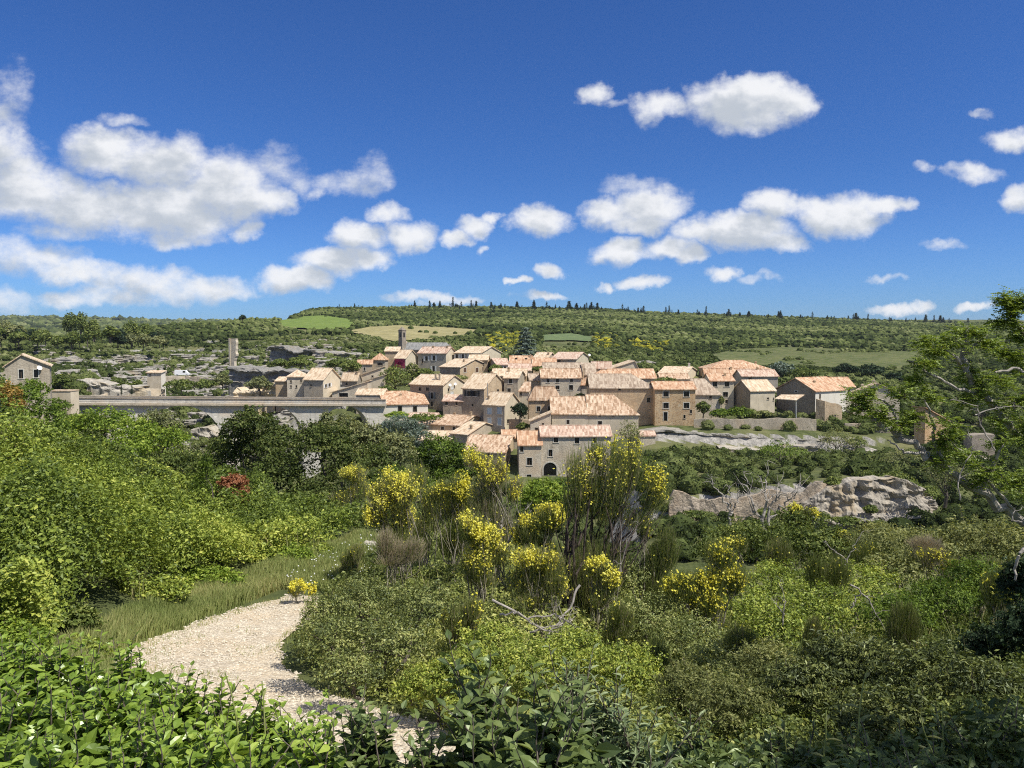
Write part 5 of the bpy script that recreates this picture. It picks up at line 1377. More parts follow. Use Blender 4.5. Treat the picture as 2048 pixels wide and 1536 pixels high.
RNG = np.random.default_rng(71)
def rubble(name, label, u0, u1, d0, d1, spacing, rmin, rmax, seed, thr):
    global RNG
    RNG = np.random.default_rng(seed)
    x, y = scatter(u0, u1, d0, d1, spacing); ok = (rocky(x, y) + .25 * (RNG.random(len(x)) - .5) > thr) & ~in_house(x, y, 1)
    x, y = x[ok], y[ok]; n = len(x); z = height(x, y); r = rmin + (rmax - rmin) * RNG.random(n) ** 2.5
    C3 = np.stack([x, y, z + r * .1], 1); R3 = np.stack([r * (.8 + .9 * RNG.random(n)), r * (.8 + .5 * RNG.random(n)), r * (.35 + .35 * RNG.random(n))], 1)
    G = Geo(); blobs(G, C3, R3, 0, np.full(n, .5), ICO1, ICO1F, .2)
    G.build(name, M_ROCK, label=label, cat="rocks", kind="stuff")
def ledges(name, label, n, seed):
    global RNG
    RNG = np.random.default_rng(seed); d = np.sqrt(205 ** 2 + (470 ** 2 - 205 ** 2) * RNG.random(n)); u = RNG.uniform(-.68, -.22, n); x, y = u * d, d
    w = rocky(x, y) + .5 * (fbm(x / 9, y / 9, seed=63) - .5); ok = (w > .16) & ~in_house(x, y, 2); x, y = x[ok], y[ok]; n = len(x); z = height(x, y)
    V, Fc = ico(3); k = len(V); r = .8 + 2.6 * RNG.random(n) ** 1.8
    C3 = np.stack([x, y, z], 1); R3 = np.stack([r * RNG.uniform(1.1, 2.0, n), r * .8, r * RNG.uniform(.3, .55, n)], 1)
    a = RNG.normal(size=n) * .35 + .3; v = np.repeat(V[None], n, 0)
    nz = fbm(v[..., 0] * 1.6 + np.arange(n)[:, None], v[..., 1] * 1.6, v[..., 2] * 3.5, 4, seed + 1)
    v = np.sign(v) * np.abs(v) ** .55 * (.55 + .8 * nz[..., None]) * R3[:, None]
    c, s_ = np.cos(a)[:, None], np.sin(a)[:, None]; vx = v[..., 0] * c - v[..., 1] * s_; vy = v[..., 0] * s_ + v[..., 1] * c
    v = np.stack([vx, vy, v[..., 2]], -1) + C3[:, None]; f = (Fc[None] + np.arange(n)[:, None, None] * k).reshape(-1, 3)
    G = Geo(); G.add(v.reshape(-1, 3), f); G.build(name, M_ROCK, label=label, cat="rocks", kind="stuff")
ledges("limestone_ledges", "broken shelves of grey limestone showing through the western scrub", 2600, 66)
rubble("limestone_rubble", "pale limestone blocks strewn over the rocky western slope", -.68, -.16, 200, 480, 2.6, .3, 1.9, 31, .20)

# ------------------------------------------------------------------ trees far away
k = 0
rg = random.Random(4)
px = 672.0
while px < 1990:
    d = 1010 + rg.uniform(-20, 30) + max(0, px - 1100) * .25
    h = rg.choice([4, 5, 6, 6, 7, 8, 9, 11, 13]) * (.6 if px < 780 else 1)
    x = ray(px, 640)[0] * d
    plant("conifer_tree", "small dark pointed conifer in the ragged row along the hill crest", "conifer tree", (x, d, gz(x, d) - .5), h, h * rg.uniform(.6, .95), "conifer", "dark", .95, 300, 100 + k % 4, group="conifers along the hill crest")
    k += 1; px += rg.choice([3.5, 4, 5, 6, 8, 12]) if rg.random() > .07 else 30
for px, h in ((906,16),(1136,13),(1338,14),(1412,15),(1736,13),(1868,14)):
    d = 1015 + max(0, px - 1100) * .25; x = ray(px, 640)[0] * d
    plant("conifer_tree", "small dark pointed conifer in the ragged row along the hill crest", "conifer tree", (x, d, gz(x, d) - .5), h * 1.1, h * .55, "conifer", "dark", .95, 300, 101, group="conifers along the hill crest")

def T(px, base, d, hp, wp, kind, mat, label, name="tree", cat="tree", n=2600, leaf=None, seed=None, ground=False, **kw):
    """a tree whose foot is at photograph point (px, base), hp and wp pixels tall and wide"""
    p = P(px, base, d); h, w = hp / F * d, wp / F * d
    if ground: z = gz(p.x, p.y); h += p.z - z; p.z = z
    global k; k += 1
    return plant(name, label, cat, p, h, w, kind, mat, leaf or max(.05, d * .0016), n, seed or 300 + k, **kw)

T(141,681,400,58,31,"round","oak","left pine of the three tall pines on the skyline beside the left edge","pine_tree","pine tree",2600)
T(163,679,396,56,33,"round","oak","middle pine of the three tall pines on the left skyline","pine_tree","pine tree",2600)
T(187,682,398,44,30,"round","oak","shortest and rightmost of the three tall pines on the left skyline","pine_tree","pine tree",2600)
T(265,692,390,52,34,"round","oak","tall pine with a bare trunk, left one of the pair on the left hillside","pine_tree","pine tree",2600)
T(292,690,388,44,38,"round","oak","bushy pine, right one of the pair on the left hillside","pine_tree","pine tree",2600)
T(60,680,420,26,40,"round","oak","low dark pine clump on the left skyline","pine_tree","pine tree",900)
T(10,668,420,30,34,"round","grey","pine crown cut by the left picture edge on the skyline","pine_tree","pine tree",900)
T(485,645,560,16,14,"round","dark","lone round tree on the bare left ridge","tree","tree",500)
T(1052,722,280,66,70,"cedar","blue","big blue green cedar rising behind the top row of houses","cedar_tree","cedar",6500,1.15)
for px, b, d, hp, wp, mt, lb in ((1560,757,262,40,50,"blue","bluish olive tree behind the wide hipped roof"),(1606,760,262,28,60,"oak","dark round tree just right of the bluish olive tree"),(1690,752,300,30,44,"dark","left one of two round dark trees in the scrub right of the village"),
    (1740,757,296,34,52,"dark","bigger, right one of two round dark trees in the scrub right of the village"),(1790,765,290,24,40,"dark","small dark bush right of the two round trees"),(1222,768,214,0,0,"oak",""),
    (1332,772,208,22,44,"oak","leafy tree in the gap above the orange rubble house"),(740,800,222,0,0,"oak",""),(790,790,230,62,62,"oak","broad dark tree on the bank below the crimson banner"),(826,768,242,50,40,"olive","olive green tree between the banner and the grey house front"),
    (850,762,240,30,40,"oak","small tree under the white shutters of the top grey house"),(770,800,222,34,44,"oak","low tree above the bright orange roof"),(905,765,228,18,60,"rust" if 0 else "olive","ochre green shrub row under the pale framed windows"),(968,770,224,30,46,"oak","dark shrub between the cream roofs and pale framed windows"),
    (880,770,226,14,26,"oak","bush beside the two cream chimneys"),(990,748,236,22,26,"oak","shrub under the dark gable with the satellite dish"),(1040,748,235,0,0,"oak",""),(1085,745,229,14,46,"oak","dark hedge on the roofs under the orange pink roof"),
    (1040,842,187,44,38,"dark","very dark tree in the courtyard beside the blue shutters"),(1046,862,186,20,24,"oak","bush at the foot of the short rubble wall"),(1160,806,199,22,30,"oak","shrub on the ridge behind the mottled hipped roof"),
    (1406,838,192,44,30,"oak","bushy tree against the right side of the orange rubble house"),(1440,838,192,24,46,"vivid","bright green shrub in the garden below the two upper windows"),(1478,838,192,30,60,"vivid","wide bright green garden bush before the dark sided house"),
    (1528,838,191,20,44,"olive","grey green bush in the garden left of the porch"),(1443,812,197,22,12,"olive","thin yellow green climber beside the tiny window"),
    (846,846,196,22,76,"vivid","green vine canopy over the terrace beside the orange roof"),(795,838,195,18,50,"bright","light green shrub before the white terrace wall"),
    (700,752,246,40,40,"oak","round tree left of the orange brown roof"),(670,740,256,26,40,"oak","dark tree on the cliff behind the western houses"),(600,740,262,30,50,"oak","bush on the cliff left of the western houses"),(560,738,268,24,40,"oak","low bush by the curved overhang rock"),
    (520,790,222,46,50,"grey","grey green willow like tree before the ochre rocks"),(445,776,232,34,40,"grey","grey bush below the ruined tower"),(410,782,222,28,44,"oak","dark oak on the slope above the viaduct, right one"),(362,786,222,34,66,"oak","broad dark oak above the viaduct right of the ochre hut"),
    (240,782,224,30,56,"oak","dark bush above the viaduct left of the ochre hut"),(160,778,216,28,40,"oak","bush beside the sandy block at the viaduct end"),(104,832,150,44,74,"vivid","green tree hiding the foot of the sandy block"),(120,780,190,38,36,"oak","shrub growing between the grey gabled house and the viaduct"),(276,786,218,32,20,"oak","narrow bush just left of the ochre hut"),
    (560,690,340,0,0,"oak","")):
    if hp: T(px, b, d, hp, wp, "round" if hp > 60 else "bush", mt, lb, "tree" if hp > 26 else "shrub", "tree" if hp > 26 else "shrub", 2400, leaf=d * .0020)
for px, b, hp, lb in ((243,788,20,"first of two tiny dark cypresses behind the viaduct parapet"),(264,788,19,"second, right hand one of two tiny dark cypresses behind the viaduct parapet")):
    T(px, b, 205, hp, 7, "cypress", "dark", lb, "cypress_tree", "cypress", 500, .25)
T(1918,830,232,34,13,"cypress","dark","dark slim cypress behind the branches at the right","cypress_tree","cypress",600,.3)

# broom and shrubs below the village ledge, across the gorge
rg = random.Random(9)
def sx_row(px): return np.interp(px, [1270, 1400, 1500, 1650, 1750, 1860, 1960], [912, 914, 928, 926, 938, 948, 960])
lab_i = 0
for row in range(4):
    px = 1272 + row * 13
    while px < 1900:
        base = float(sx_row(px)) + 8 + row * 22 + rg.uniform(-6, 6)
        d = 171 - row * 11 + rg.uniform(-2, 2)
        lim = 968 if px < 1630 else 945
        if base - 10 < lim + 18 and not (1440 < px < 1560 and row == 0):
            hp = rg.uniform(26, 50) * (.55 if row == 0 and px > 1400 else .8 if row == 0 else 1); wp = hp * rg.uniform(1.1, 1.7)
            mt = rg.choice(["oak", "oak", "vivid", "grey", "bright", "oak"]) if px < 1800 else "grey"
            o = T(px, base + 8, d, hp, wp, "bush", mt, "bushy evergreen shrub in the thicket between the rock ledge and the retaining wall", "shrub", "shrub", 1500, d * .0019, seed=501 + lab_i % 7, group="shrubs below the village ledge")
            lab_i += 1
        px += rg.uniform(20, 34)
for px_, b_, d_, hp_, wp_, lb_ in ((1130,985,158,34,60,"left of three bright shrubs at the foot of the arched house"),(1180,990,156,40,70,"middle one of three bright shrubs at the foot of the arched house"),(1228,985,158,40,60,"right one of three bright shrubs at the foot of the arched house"),
    (1700,980,129,30,40,"shrub hanging over the left part of the pale cliff"),(1760,972,130,26,50,"shrub on the brow in the middle of the pale cliff"),(1822,992,130,40,44,"shrub on the right shoulder of the pale cliff"),(1742,1030,123,24,30,"small bush clinging half way up the pale cliff"),(1666,978,128,30,36,"bush where the boundary wall meets the pale cliff"),(1728,968,131,34,50,"dark bush above the left half of the pale cliff"),(1792,972,132,36,56,"broad bush above the right half of the pale cliff"),(1854,1008,130,44,50,"bush closing the right end of the pale cliff"),(1700,1052,121,22,60,"low bush along the foot of the pale cliff"),(1390,1042,122,26,50,"bush at the foot of the retaining wall, left part"),(1530,1040,123,28,40,"bush at the foot of the retaining wall, middle part"),(1640,1048,122,30,44,"bush between the retaining wall and the pale cliff foot")):
    T(px_, b_, d_, hp_, wp_, "bush", "vivid" if px_ < 1300 else "oak", lb_, "shrub", "shrub", 2200, d_ * .0022)
T(1258,900,176,66,60,"round","grey","loose pale leaved tree in front of the long pale house","tree","tree",2200,.26)
T(1262,968,168,62,84,"round","dark","dark dense tree directly below the pale leaved one","tree","tree",2200,.26)
T(1670,910,176,56,76,"round","olive","silvery olive green tree below the boundary wall at the right","olive_tree","olive tree",2600,.22)
T(1715,900,178,30,50,"round","oak","dark tree right of the silvery olive","tree","tree",1500,.26)
T(1800,950,150,56,80,"round","grey","grey green tree on top of the right hand cliff","tree","tree",2200,.25)
T(1890,1010,120,110,90,"round","grey","tall grey green tree at the right end of the cliff","tree","tree",3200,.22)
T(1950,1000,130,60,80,"round","oak","tree half hidden behind the thick slanting limb","tree","tree",2000,.22)
T(1560,936,152,60,90,"round","vivid","widest bright green tree of the thicket above the retaining wall","tree","tree",2400,.24)
T(1860,860,190,40,90,"round","oak","dark trees seen between the branches right of the cream roofed house","tree","tree",1600,.3)
T(1960,850,190,60,90,"round","dark","dark tree behind the square masonry block","tree","tree",1600,.3)
T(2030,820,210,60,90,"round","oak","tree beyond the far right branches","tree","tree",1400,.3)

rg = random.Random(31)
for i in range(26):
    px_ = rg.uniform(-10, 335); base_ = rg.uniform(680, 697)
    T(px_, base_, rg.uniform(345, 385), rg.uniform(20, 36), rg.uniform(18, 34), "round", rg.choice(["oak", "oak", "dark", "grey"]), "small dark tree in the loose wood on the plateau below the left skyline", "tree", "tree", 1500, .75, seed=640 + i % 5, group="trees on the left plateau")

# ------------------------------------------------------------------ near ground: path, grass, brambles
PATH = [(222,1322),(262,1296),(330,1272),(400,1248),(470,1224),(520,1208),(570,1198),(630,1197),(652,1208),(640,1232),(606,1262),(572,1290),(560,1316),(585,1352),(640,1384),(720,1410),(800,1436),(900,1470),(1000,1500),(1060,1560),(1080,1700),(700,1760),(520,1640),(430,1500),(300,1400),(240,1360)]
def path_mask(x, y, z, ns=10):
    px, py = to_px(x, np.maximum(y, .3), z)
    return in_poly(px + ns * 2.2 * (fbm(x * 2.2, y * 2.2, seed=81) - .5) * 2, py + ns * (fbm(x * 2.2 + 9, y * 2.2, seed=82) - .5) * 2, PATH)
xs = np.arange(-9, 2.5, .045); ys = np.arange(2.6, 18, .045)
X_, Y_ = np.meshgrid(xs, ys, indexing="ij"); Z_ = height(X_, Y_)
ok = path_mask(X_, Y_, Z_)
f = grid_faces(len(xs), len(ys)); fo = ok.ravel()[f].all(1)
G = Geo(); G.add(np.stack([X_, Y_, Z_ + .03 + .03 * fbm(X_ * 3, Y_ * 3, seed=83)], -1), f[fo][:, ::-1])
m, t, o = newmat("pale_gravel_mat"); p = pos(t)
vo = t.node("ShaderNodeTexVoronoi"); t.put(vo.inputs["Vector"], p); vo.inputs["Scale"].default_value = 22
sc = t.node("ShaderNodeSeparateColor"); t.put(sc.inputs[0], vo.outputs["Color"])
c = t.mix(sc.outputs[0], (0.40, 0.33, 0.235), (0.64, 0.565, 0.44)); c = t.mix(t.step(t.noise(p, 1.1, 5, .65), .42, .62, 0, .75), c, (0.56, 0.45, 0.31))
c = t.mix(t.step(t.noise(p, 6, 4, .7), .56, .70, 0, .6), c, (0.30, 0.25, 0.18))
principled(t, o, c, .95, .1, t.math("ADD", t.noise(p, 14, 4, .6), t.math("MULTIPLY", vo.outputs["Distance"], -1.0)), .8, .03)
G.build("path", m, kind="structure", smooth=True)

# loose limestone chips on and beside the path
RNG = np.random.default_rng(90)
n = 60000; x = -9 + 11.5 * RNG.random(n); y = 2.8 + 15 * RNG.random(n); z = height(x, y)
ok = path_mask(x, y, z, 16) ; x, y, z = x[ok], y[ok], z[ok]; n = len(x)
r = .005 + .020 * RNG.random(n) ** 3; C3 = np.stack([x, y, z + .045 + r * .2], 1); R3 = np.stack([r * 1.3, r, r * .7], 1)
G = Geo(); blobs(G, C3, R3, 0, .5 + 0 * r, ICO1, ICO1F, .15)
G.build("gravel", flat("limestone_chip_mat", (0.53, 0.47, 0.37), .9, .35, 40), label="loose pale limestone chips covering the footpath", cat="gravel", kind="stuff")

def region_points(poly, n, d0, d1, seed):
    """random ground points whose photograph position lies in the polygon"""
    rg = np.random.default_rng(seed); us = [ray(p[0], 900)[0] for p in poly]; u0, u1 = min(us) - .03, max(us) + .03
    X, Y = [], []; got = 0
    while got < n:
        m = max(20000, n); d = d0 * (d1 / d0) ** rg.random(m); u = u0 + (u1 - u0) * rg.random(m); x, y = u * d, d; z = height(x, y)
        px, py = to_px(x, y, z); ok = in_poly(px, py, poly); X.append(x[ok]); Y.append(y[ok]); got += ok.sum()
        if len(X) > 60: break
    x, y = np.concatenate(X)[:n], np.concatenate(Y)[:n]; return x, y, height(x, y)

def blades(G, x, y, z, hgt, wid, mat=0, tint=.5, lean=.45):
    n = len(x); a = RNG.random(n) * 6.283; dx, dy = np.cos(a), np.sin(a); l = lean * RNG.random(n); b = RNG.random(n) * 6.283
    base = np.stack([x, y, z], 1); w = np.stack([dx, dy, 0 * dx], 1) * wid[:, None] / 2; ln = np.stack([np.cos(b), np.sin(b), 0 * b], 1)
    m1 = base + ln * (hgt * l * .35)[:, None] + np.array([0, 0, 1]) * (hgt * .6)[:, None]; tp = base + ln * (hgt * l)[:, None] + np.array([0, 0, 1]) * hgt[:, None]
    v = np.stack([base - w, base + w, m1 + w * .8, tp, m1 - w * .8], 1).reshape(-1, 3); i = np.arange(n)[:, None] * 5
    G.add(v, i + [[0, 1, 2, 3, 4]], mat, tint)

M_GRASS = leafmat("grass_blade_mat", [(0.08, 0.12, 0.045), (0.13, 0.18, 0.075), (0.18, 0.22, 0.11), (0.27, 0.27, 0.17)], trans=.3, gloss=.05)
M_BRAM = leafmat("bramble_leaf_mat", [(0.045, 0.075, 0.016), (0.10, 0.15, 0.030), (0.165, 0.225, 0.05), (0.27, 0.32, 0.09)], trans=.3, gloss=.22)
GRASSP = [(80,1370),(120,1310),(300,1215),(500,1150),(610,1110),(720,1070),(830,1100),(860,1200),(700,1230),(660,1200),(640,1180),(560,1180),(400,1245),(260,1300),(215,1330),(240,1400)]
x, y, z = region_points(GRASSP, 150000, 8, 26, 91); RNG = np.random.default_rng(92)
n = len(x); hh = (.10 + .22 * RNG.random(n) ** 2) * (.6 + .8 * fbm(x, y, seed=93)); G = Geo()
blades(G, x, y, z, hh, .006 + .006 * RNG.random(n) + y * .0004, 0, np.clip(.45 + .9 * (fbm(x * .8, y * .8, seed=94) - .5) + RNG.normal(size=n) * .15, 0, 1))
# sparse tufts breaking up the path edges
x, y, z = region_points([(p[0], p[1]) for p in PATH], 90000, 4, 18, 95); ed = fbm(x * 1.3, y * 1.3, seed=96); px, py = to_px(x, y, z)
edge = ~in_poly(px + 14, py + 9, PATH) | ~in_poly(px - 14, py - 9, PATH) | ((ed > .63) & (RNG.random(len(x)) < .35)); ok = edge & (RNG.random(len(x)) < .55); x, y, z = x[ok], y[ok], z[ok]; n = len(x)
blades(G, x, y, z, .03 + .09 * RNG.random(n), .006 + .005 * RNG.random(n), 0, np.clip(.5 + RNG.normal(size=n) * .2, 0, 1))
G.build("grass", M_GRASS, label="short meadow grass along the far edge of the footpath", cat="grass", kind="stuff")
# white daisies and yellow flowers in the grass
x, y, z = region_points([(640,1120),(760,1070),(850,1090),(800,1160),(640,1190),(540,1190)], 130, 10, 26, 97)
G = Geo(); n = len(x); Pp = np.stack([x, y, z + .25], 1); cards(G, Pp, np.tile([0, 0, 1.], (n, 1)) + RNG.normal(size=(n, 3)) * .3, .034, 1., 0, .5); cards(G, Pp, np.tile([0, -.6, 1.], (n, 1)), .034, 1., 0, .5)
G.build("daisies", flat("white_petal_mat", (0.75, 0.75, 0.72), .7, .05), label="tiny white daisies dotted through the meadow grass", cat="flowers", kind="stuff")

def carpet(name, label, poly, n, d0, d1, seed, mat, leaf, Hh, freq=.35, cat="undergrowth", aspect=.6, kfar=0.0, tilt=.6, avoid=True):
    """low thicket that follows the ground: leaves on a lumpy canopy with hollows"""
    global RNG
    x, y, z = region_points(poly, n, d0, d1, seed); RNG = np.random.default_rng(seed + 1)
    if avoid:
        ok = ~path_mask(x, y, z, 6); x, y, z = x[ok], y[ok], z[ok]
    n = len(x)
    c = fbm(x * freq, y * freq, seed=seed + 2, octaves=4); c2 = fbm(x * freq * 4, y * freq * 4, seed=seed + 3, octaves=3)
    c3 = fbm(x * freq * 11, y * freq * 11, seed=seed + 6, octaves=2)
    can = Hh * (.15 + 1.5 * np.clip(c - .28, 0, 1) + .75 * (c2 - .40) + .38 * (c3 - .45)); lay = RNG.random(n) ** .6
    pit = (c2 + .5 * c3 > .60 + .1 * RNG.random(n)) | (RNG.random(n) < .35)
    lay = np.where(pit, lay, lay * .35)
    Pp = np.stack([x, y, z + np.maximum(can, .03) * (.25 + .75 * lay)], 1)
    e = .25; gx = Hh * 1.5 * (fbm((x + e) * freq, y * freq, seed=seed + 2) - c) / e; gy = Hh * 1.5 * (fbm(x * freq, (y + e) * freq, seed=seed + 2) - c) / e
    N_ = unit(np.stack([-gx, -gy, np.ones(n)], 1) + RNG.normal(size=(n, 3)) * tilt)
    patch = fbm(x * .22, y * .22, seed=seed + 4)
    tint = np.clip(.38 + 1.9 * (patch - .5) + RNG.normal(size=n) * .26, 0, 1)
    sz = (leaf + kfar * y) * (.45 + 1.3 * RNG.random(n) ** 1.6)
    ok = pit | (RNG.random(n) < .5); Pp, N_, sz, tint = Pp[ok], N_[ok], sz[ok], tint[ok]
    G = Geo(); cards(G, Pp, N_, sz, aspect, 0, tint, fold=.15)
    return G.build(name, mat, label=label, cat=cat, kind="stuff")

carpet("brambles", "sunlit bramble thicket covering the bank left of the grass", [(-160,960),(-160,935),(0,925),(120,930),(260,945),(420,990),(560,1050),(700,1075),(730,1072),(620,1108),(500,1146),(310,1205),(150,1280),(50,1370),(-160,1480)], 330000, 9, 42, 110, M_BRAM, .034, 1.9, freq=.25, kfar=.0022)
carpet("undergrowth", "tangled low bushes covering the slope right of the footpath", [(620,1230),(760,1110),(900,1060),(1300,1040),(1700,1080),(2250,1060),(2250,1700),(1100,1700),(1050,1520),(900,1460),(700,1400),(580,1330)], 420000, 3.2, 60, 120, leafmat("mixed_undergrowth_mat", [(0.030, 0.048, 0.014), (0.080, 0.112, 0.032), (0.145, 0.185, 0.062), (0.25, 0.29, 0.12)], .3, .2), .020, .55, kfar=.0026, freq=.5)
carpet("undergrowth", "green thicket filling the slope down into the gorge", [(-200,1040),(-200,930),(120,935),(300,900),(400,930),(700,1050),(900,1050),(1300,1010),(2300,1000),(2300,1180),(1300,1120),(900,1110),(600,1110)], 130000, 24, 110, 130, M_LEAF["oak"], .05, 1.6, kfar=.0032, freq=.16)

# taller mounds and rank growth standing out of the brambles
mounds = [(60,960,70,26,30),(180,985,60,24,28),(330,1000,70,26,27),(410,1100,50,20,23),(40,1060,90,34,22),(190,1080,80,30,21),(340,1110,80,28,20),(560,1110,60,20,21),(20,1180,90,40,15),(120,1240,70,36,13.5),(300,1180,70,28,16.5),(420,1160,60,24,18),(90,1130,60,26,18),(240,1030,60,22,25),(620,1100,40,14,22.5),(10,1290,80,44,11),(150,1310,60,30,10.5)]
MOUNDS = mounds
# dry grass and stones on top of the left bank
x, y, z = region_points([(-60,900),(0,868),(90,872),(200,892),(330,915),(250,950),(60,940)], 26000, 14, 34, 140); RNG = np.random.default_rng(141); n = len(x)
G = Geo(); blades(G, x, y, z, .2 + .45 * RNG.random(n), .018 + .02 * RNG.random(n), 0, RNG.random(n), .8)
G.build("dry_grass", M_LEAF["dry"], label="straw coloured dry grass on top of the left bank", cat="dry grass", kind="stuff")
def boulder(px, py, wp, hp, lab, grp=None, seed=1, back=0.0):
    p = hit(px, py, 6, 60); d = p.y; V, Fc = ico(3); w = wp / F * d; h = hp / F * d
    nz = fbm(V[:, 0] * 1.3 + seed, V[:, 1] * 1.3, V[:, 2] * 1.3, 4, seed); v = V * (.62 + .75 * nz[:, None]) * [w / 2 * 1.1, w / 2 * .8, h * .75]
    G = Geo(); G.add(v, Fc); o = G.build("boulder", M_ROCKP, label=lab, cat="rock", group=grp); o.location = (p.x, p.y, p.z + h * .25); return o
boulder(20, 895, 70, 30, "pale weathered rock slab at the left edge of the bank top", seed=3)
boulder(62, 903, 60, 22, "larger flat pale rock on the dry grass at the bank top", seed=5)
boulder(110, 895, 34, 14, "small flat rock right of the larger one at the bank top", seed=8)
boulder(208, 937, 16, 12, "little white stone poking out of the brambles high on the bank", seed=9)
boulder(312, 990, 16, 9, "grey stone in the middle of the brambles", seed=12)
boulder(740, 1100, 30, 20, "grey boulder beside the brooms at the top of the grass", seed=14)
boulder(1590, 1052, 44, 18, "flat grey rock beside the small yellow bush across the slope", seed=16)

# ------------------------------------------------------------------ bushes and trees on the near slope
def mass(name, label, cat, lobes, mat, leaf, n, seed, base, stems=6, group=None, leaffn="cards", gap=.40, shell=.45, under=.3, gfreq=2.4, aspect=.6, barkm=None):
    """one shrub or tree: crown from photograph lobes (px, py, half w, half h, d), limbs from its foot (px, py, d)"""
    global RNG
    RNG = np.random.default_rng(seed); L = []
    for (px, py, hw, hh, d) in lobes:
        p = P(px, py, d); L.append((p.x, p.y, p.z, hw / F * d, hw / F * d * .85, hh / F * d))
    b = P(*base); b = Vector((b.x, b.y, min(b.z, gz(b.x, b.y) + .3) if base[2] < 70 else b.z)); b.z = min(b.z, gz(b.x, b.y)) if base[2] < 70 else b.z
    Pp, N_, cl = lobe_points(L, n, shell=shell, gap=gap, seed=seed, under=under, gfreq=gfreq); m = len(Pp)
    tint = np.clip(.42 + (cl - .5) * 1.3 + RNG.normal(size=m) * .27, 0, 1); N2 = unit(N_ + RNG.normal(size=(m, 3)) * .6 + [0, 0, .3])
    e = empty(name, b, label=label, cat=cat, group=group); o = np.array(b)
    G = Geo(); (cards if leaffn == "cards" else bigleaves)(G, Pp - o, N2, leaf * (.55 + .9 * RNG.random(m)), aspect, 0, tint, **({"fold": .14} if leaffn == "cards" else {}))
    Gs = G; G = Geo(); rg = np.random.default_rng(seed + 5)
    # loose sprays reaching out of the crown
    Q0, QD = [], []
    for i in range(int(14 + n / 420)):
        l = L[rg.integers(len(L))]; dd = unit(rg.normal(size=3) * [1, 1, .8] + [0, 0, .8]); s_ = np.array(l[:3]) - o + dd * np.array(l[3:]) * .8
        ln = (.25 + .35 * rg.random()) * min(l[3], l[5], 1.6); t_ = s_ + unit(dd + [0, 0, .9] + rg.normal(size=3) * .3) * ln
        pe = limb(G, s_, t_, leaf * .07, leaf * .025, .15, 6, seed + 300 + i, 3)
        for q in np.linspace(.15, 1, 15): j = min(int(q * 5), 4); Q0.append(pe[j] + (pe[j + 1] - pe[j]) * (q * 5 - j) + rg.normal(size=3) * leaf * .5)
    Q0 = np.array(Q0); mq = len(Q0)
    (cards if leaffn == "cards" else bigleaves)(Gs, Q0, RNG.normal(size=(mq, 3)) + [0, 0, .8], leaf * (.6 + .6 * RNG.random(mq)), aspect, 0, np.clip(.55 + RNG.normal(size=mq) * .2, 0, 1))
    Gs.build("crown", mat, e)
    for i, l in enumerate(L):
        c = np.array(l[:3]) - o; rr_ = max(.012, np.linalg.norm(l[3:]) * .03)
        limb(G, (rg.normal() * .05, rg.normal() * .05, -.15), c - [0, 0, l[5] * .3], rr_ * 1.6, rr_ * .7, seed=seed + i)
        for j in range(stems):
            limb(G, c - [0, 0, l[5] * .3], c + unit(rg.normal(size=3)) * np.array(l[3:]) * .85, rr_ * .45, rr_ * .1, seed=seed + 20 * i + j, n=5, sides=4)
    G.build("stems" if cat in ("shrub", "bush") else "trunk", barkm or M_BARK, e)
    return e

mass("pine_tree","very dark pine with a bright green top in front of the second arch","pine tree",[(505,850,56,28,42),(470,875,34,26,42),(560,880,40,30,42),(470,915,40,34,42.5),(520,905,50,40,42.5),(500,832,16,18,42),(548,930,26,28,42),(455,950,24,20,42)],M_LEAF["deep"],.15,15000,201,(490,985,42),gap=.36)
mass("oak_tree","large grey green evergreen oak with deep shade below, behind the brooms","oak tree",[(640,900,70,60,32),(560,960,56,56,31),(700,960,56,60,32),(620,1000,60,44,31),(590,1020,40,30,30.5),(540,900,34,30,32.5),(745,925,34,40,33),(690,1030,40,24,31.5)],M_LEAF["deep"],.12,26000,202,(640,1065,31),gap=.38)
mass("oak_tree","grey green tree rising to the parapet in front of the third arch","oak tree",[(690,872,56,36,46),(636,872,30,24,46),(745,885,40,34,46),(652,845,12,20,46),(790,905,44,36,45),(720,920,50,34,45)],M_LEAF["grey"],.17,20000,203,(700,985,46),gap=.38)
mass("cedar_tree","blue green drooping conifer between the oaks and the lowest houses","conifer",[(805,850,34,18,60),(775,870,30,22,60),(832,872,30,22,60),(850,905,22,24,60),(800,900,44,26,60),(860,930,16,20,60)],M_LEAF["blue"],.24,9000,204,(810,960,60),aspect=.3)
mass("pine_tree","dense round dark green pine below the pale shed","pine tree",[(880,905,44,34,50),(925,925,38,34,50),(860,940,34,26,50),(905,950,50,30,50),(955,950,22,24,50),(835,915,20,20,50)],M_LEAF["vivid"],.15,16000,205,(900,1000,50),gap=.33)
mass("oak_tree","bright leafy bush tree between the dark pine and the brooms","shrub tree",[(790,965,60,34,40),(850,985,44,26,40),(740,985,34,26,40)],M_LEAF["vivid"],.13,9000,206,(790,1030,40))
mass("shrub","bright green bush below the house with the round arch","shrub",[(1085,985,44,26,34),(1050,1000,40,24,34),(1120,1000,30,18,34)],M_LEAF["bright"],.10,9000,207,(1085,1040,34))
mass("shrub","light green shrub trees in the middle of the left slope","shrub",[(210,850,60,34,58),(150,860,44,28,58),(270,868,50,34,56),(330,885,50,32,54),(240,905,70,36,52)],M_LEAF["bright"],.19,17000,208,(240,960,55))
mass("oak_tree","dull green tree standing before the first arch of the viaduct","tree",[(318,850,40,32,60),(345,872,34,30,60),(300,890,36,30,60),(375,918,40,28,58)],M_LEAF["grey"],.2,11000,209,(350,950,60))
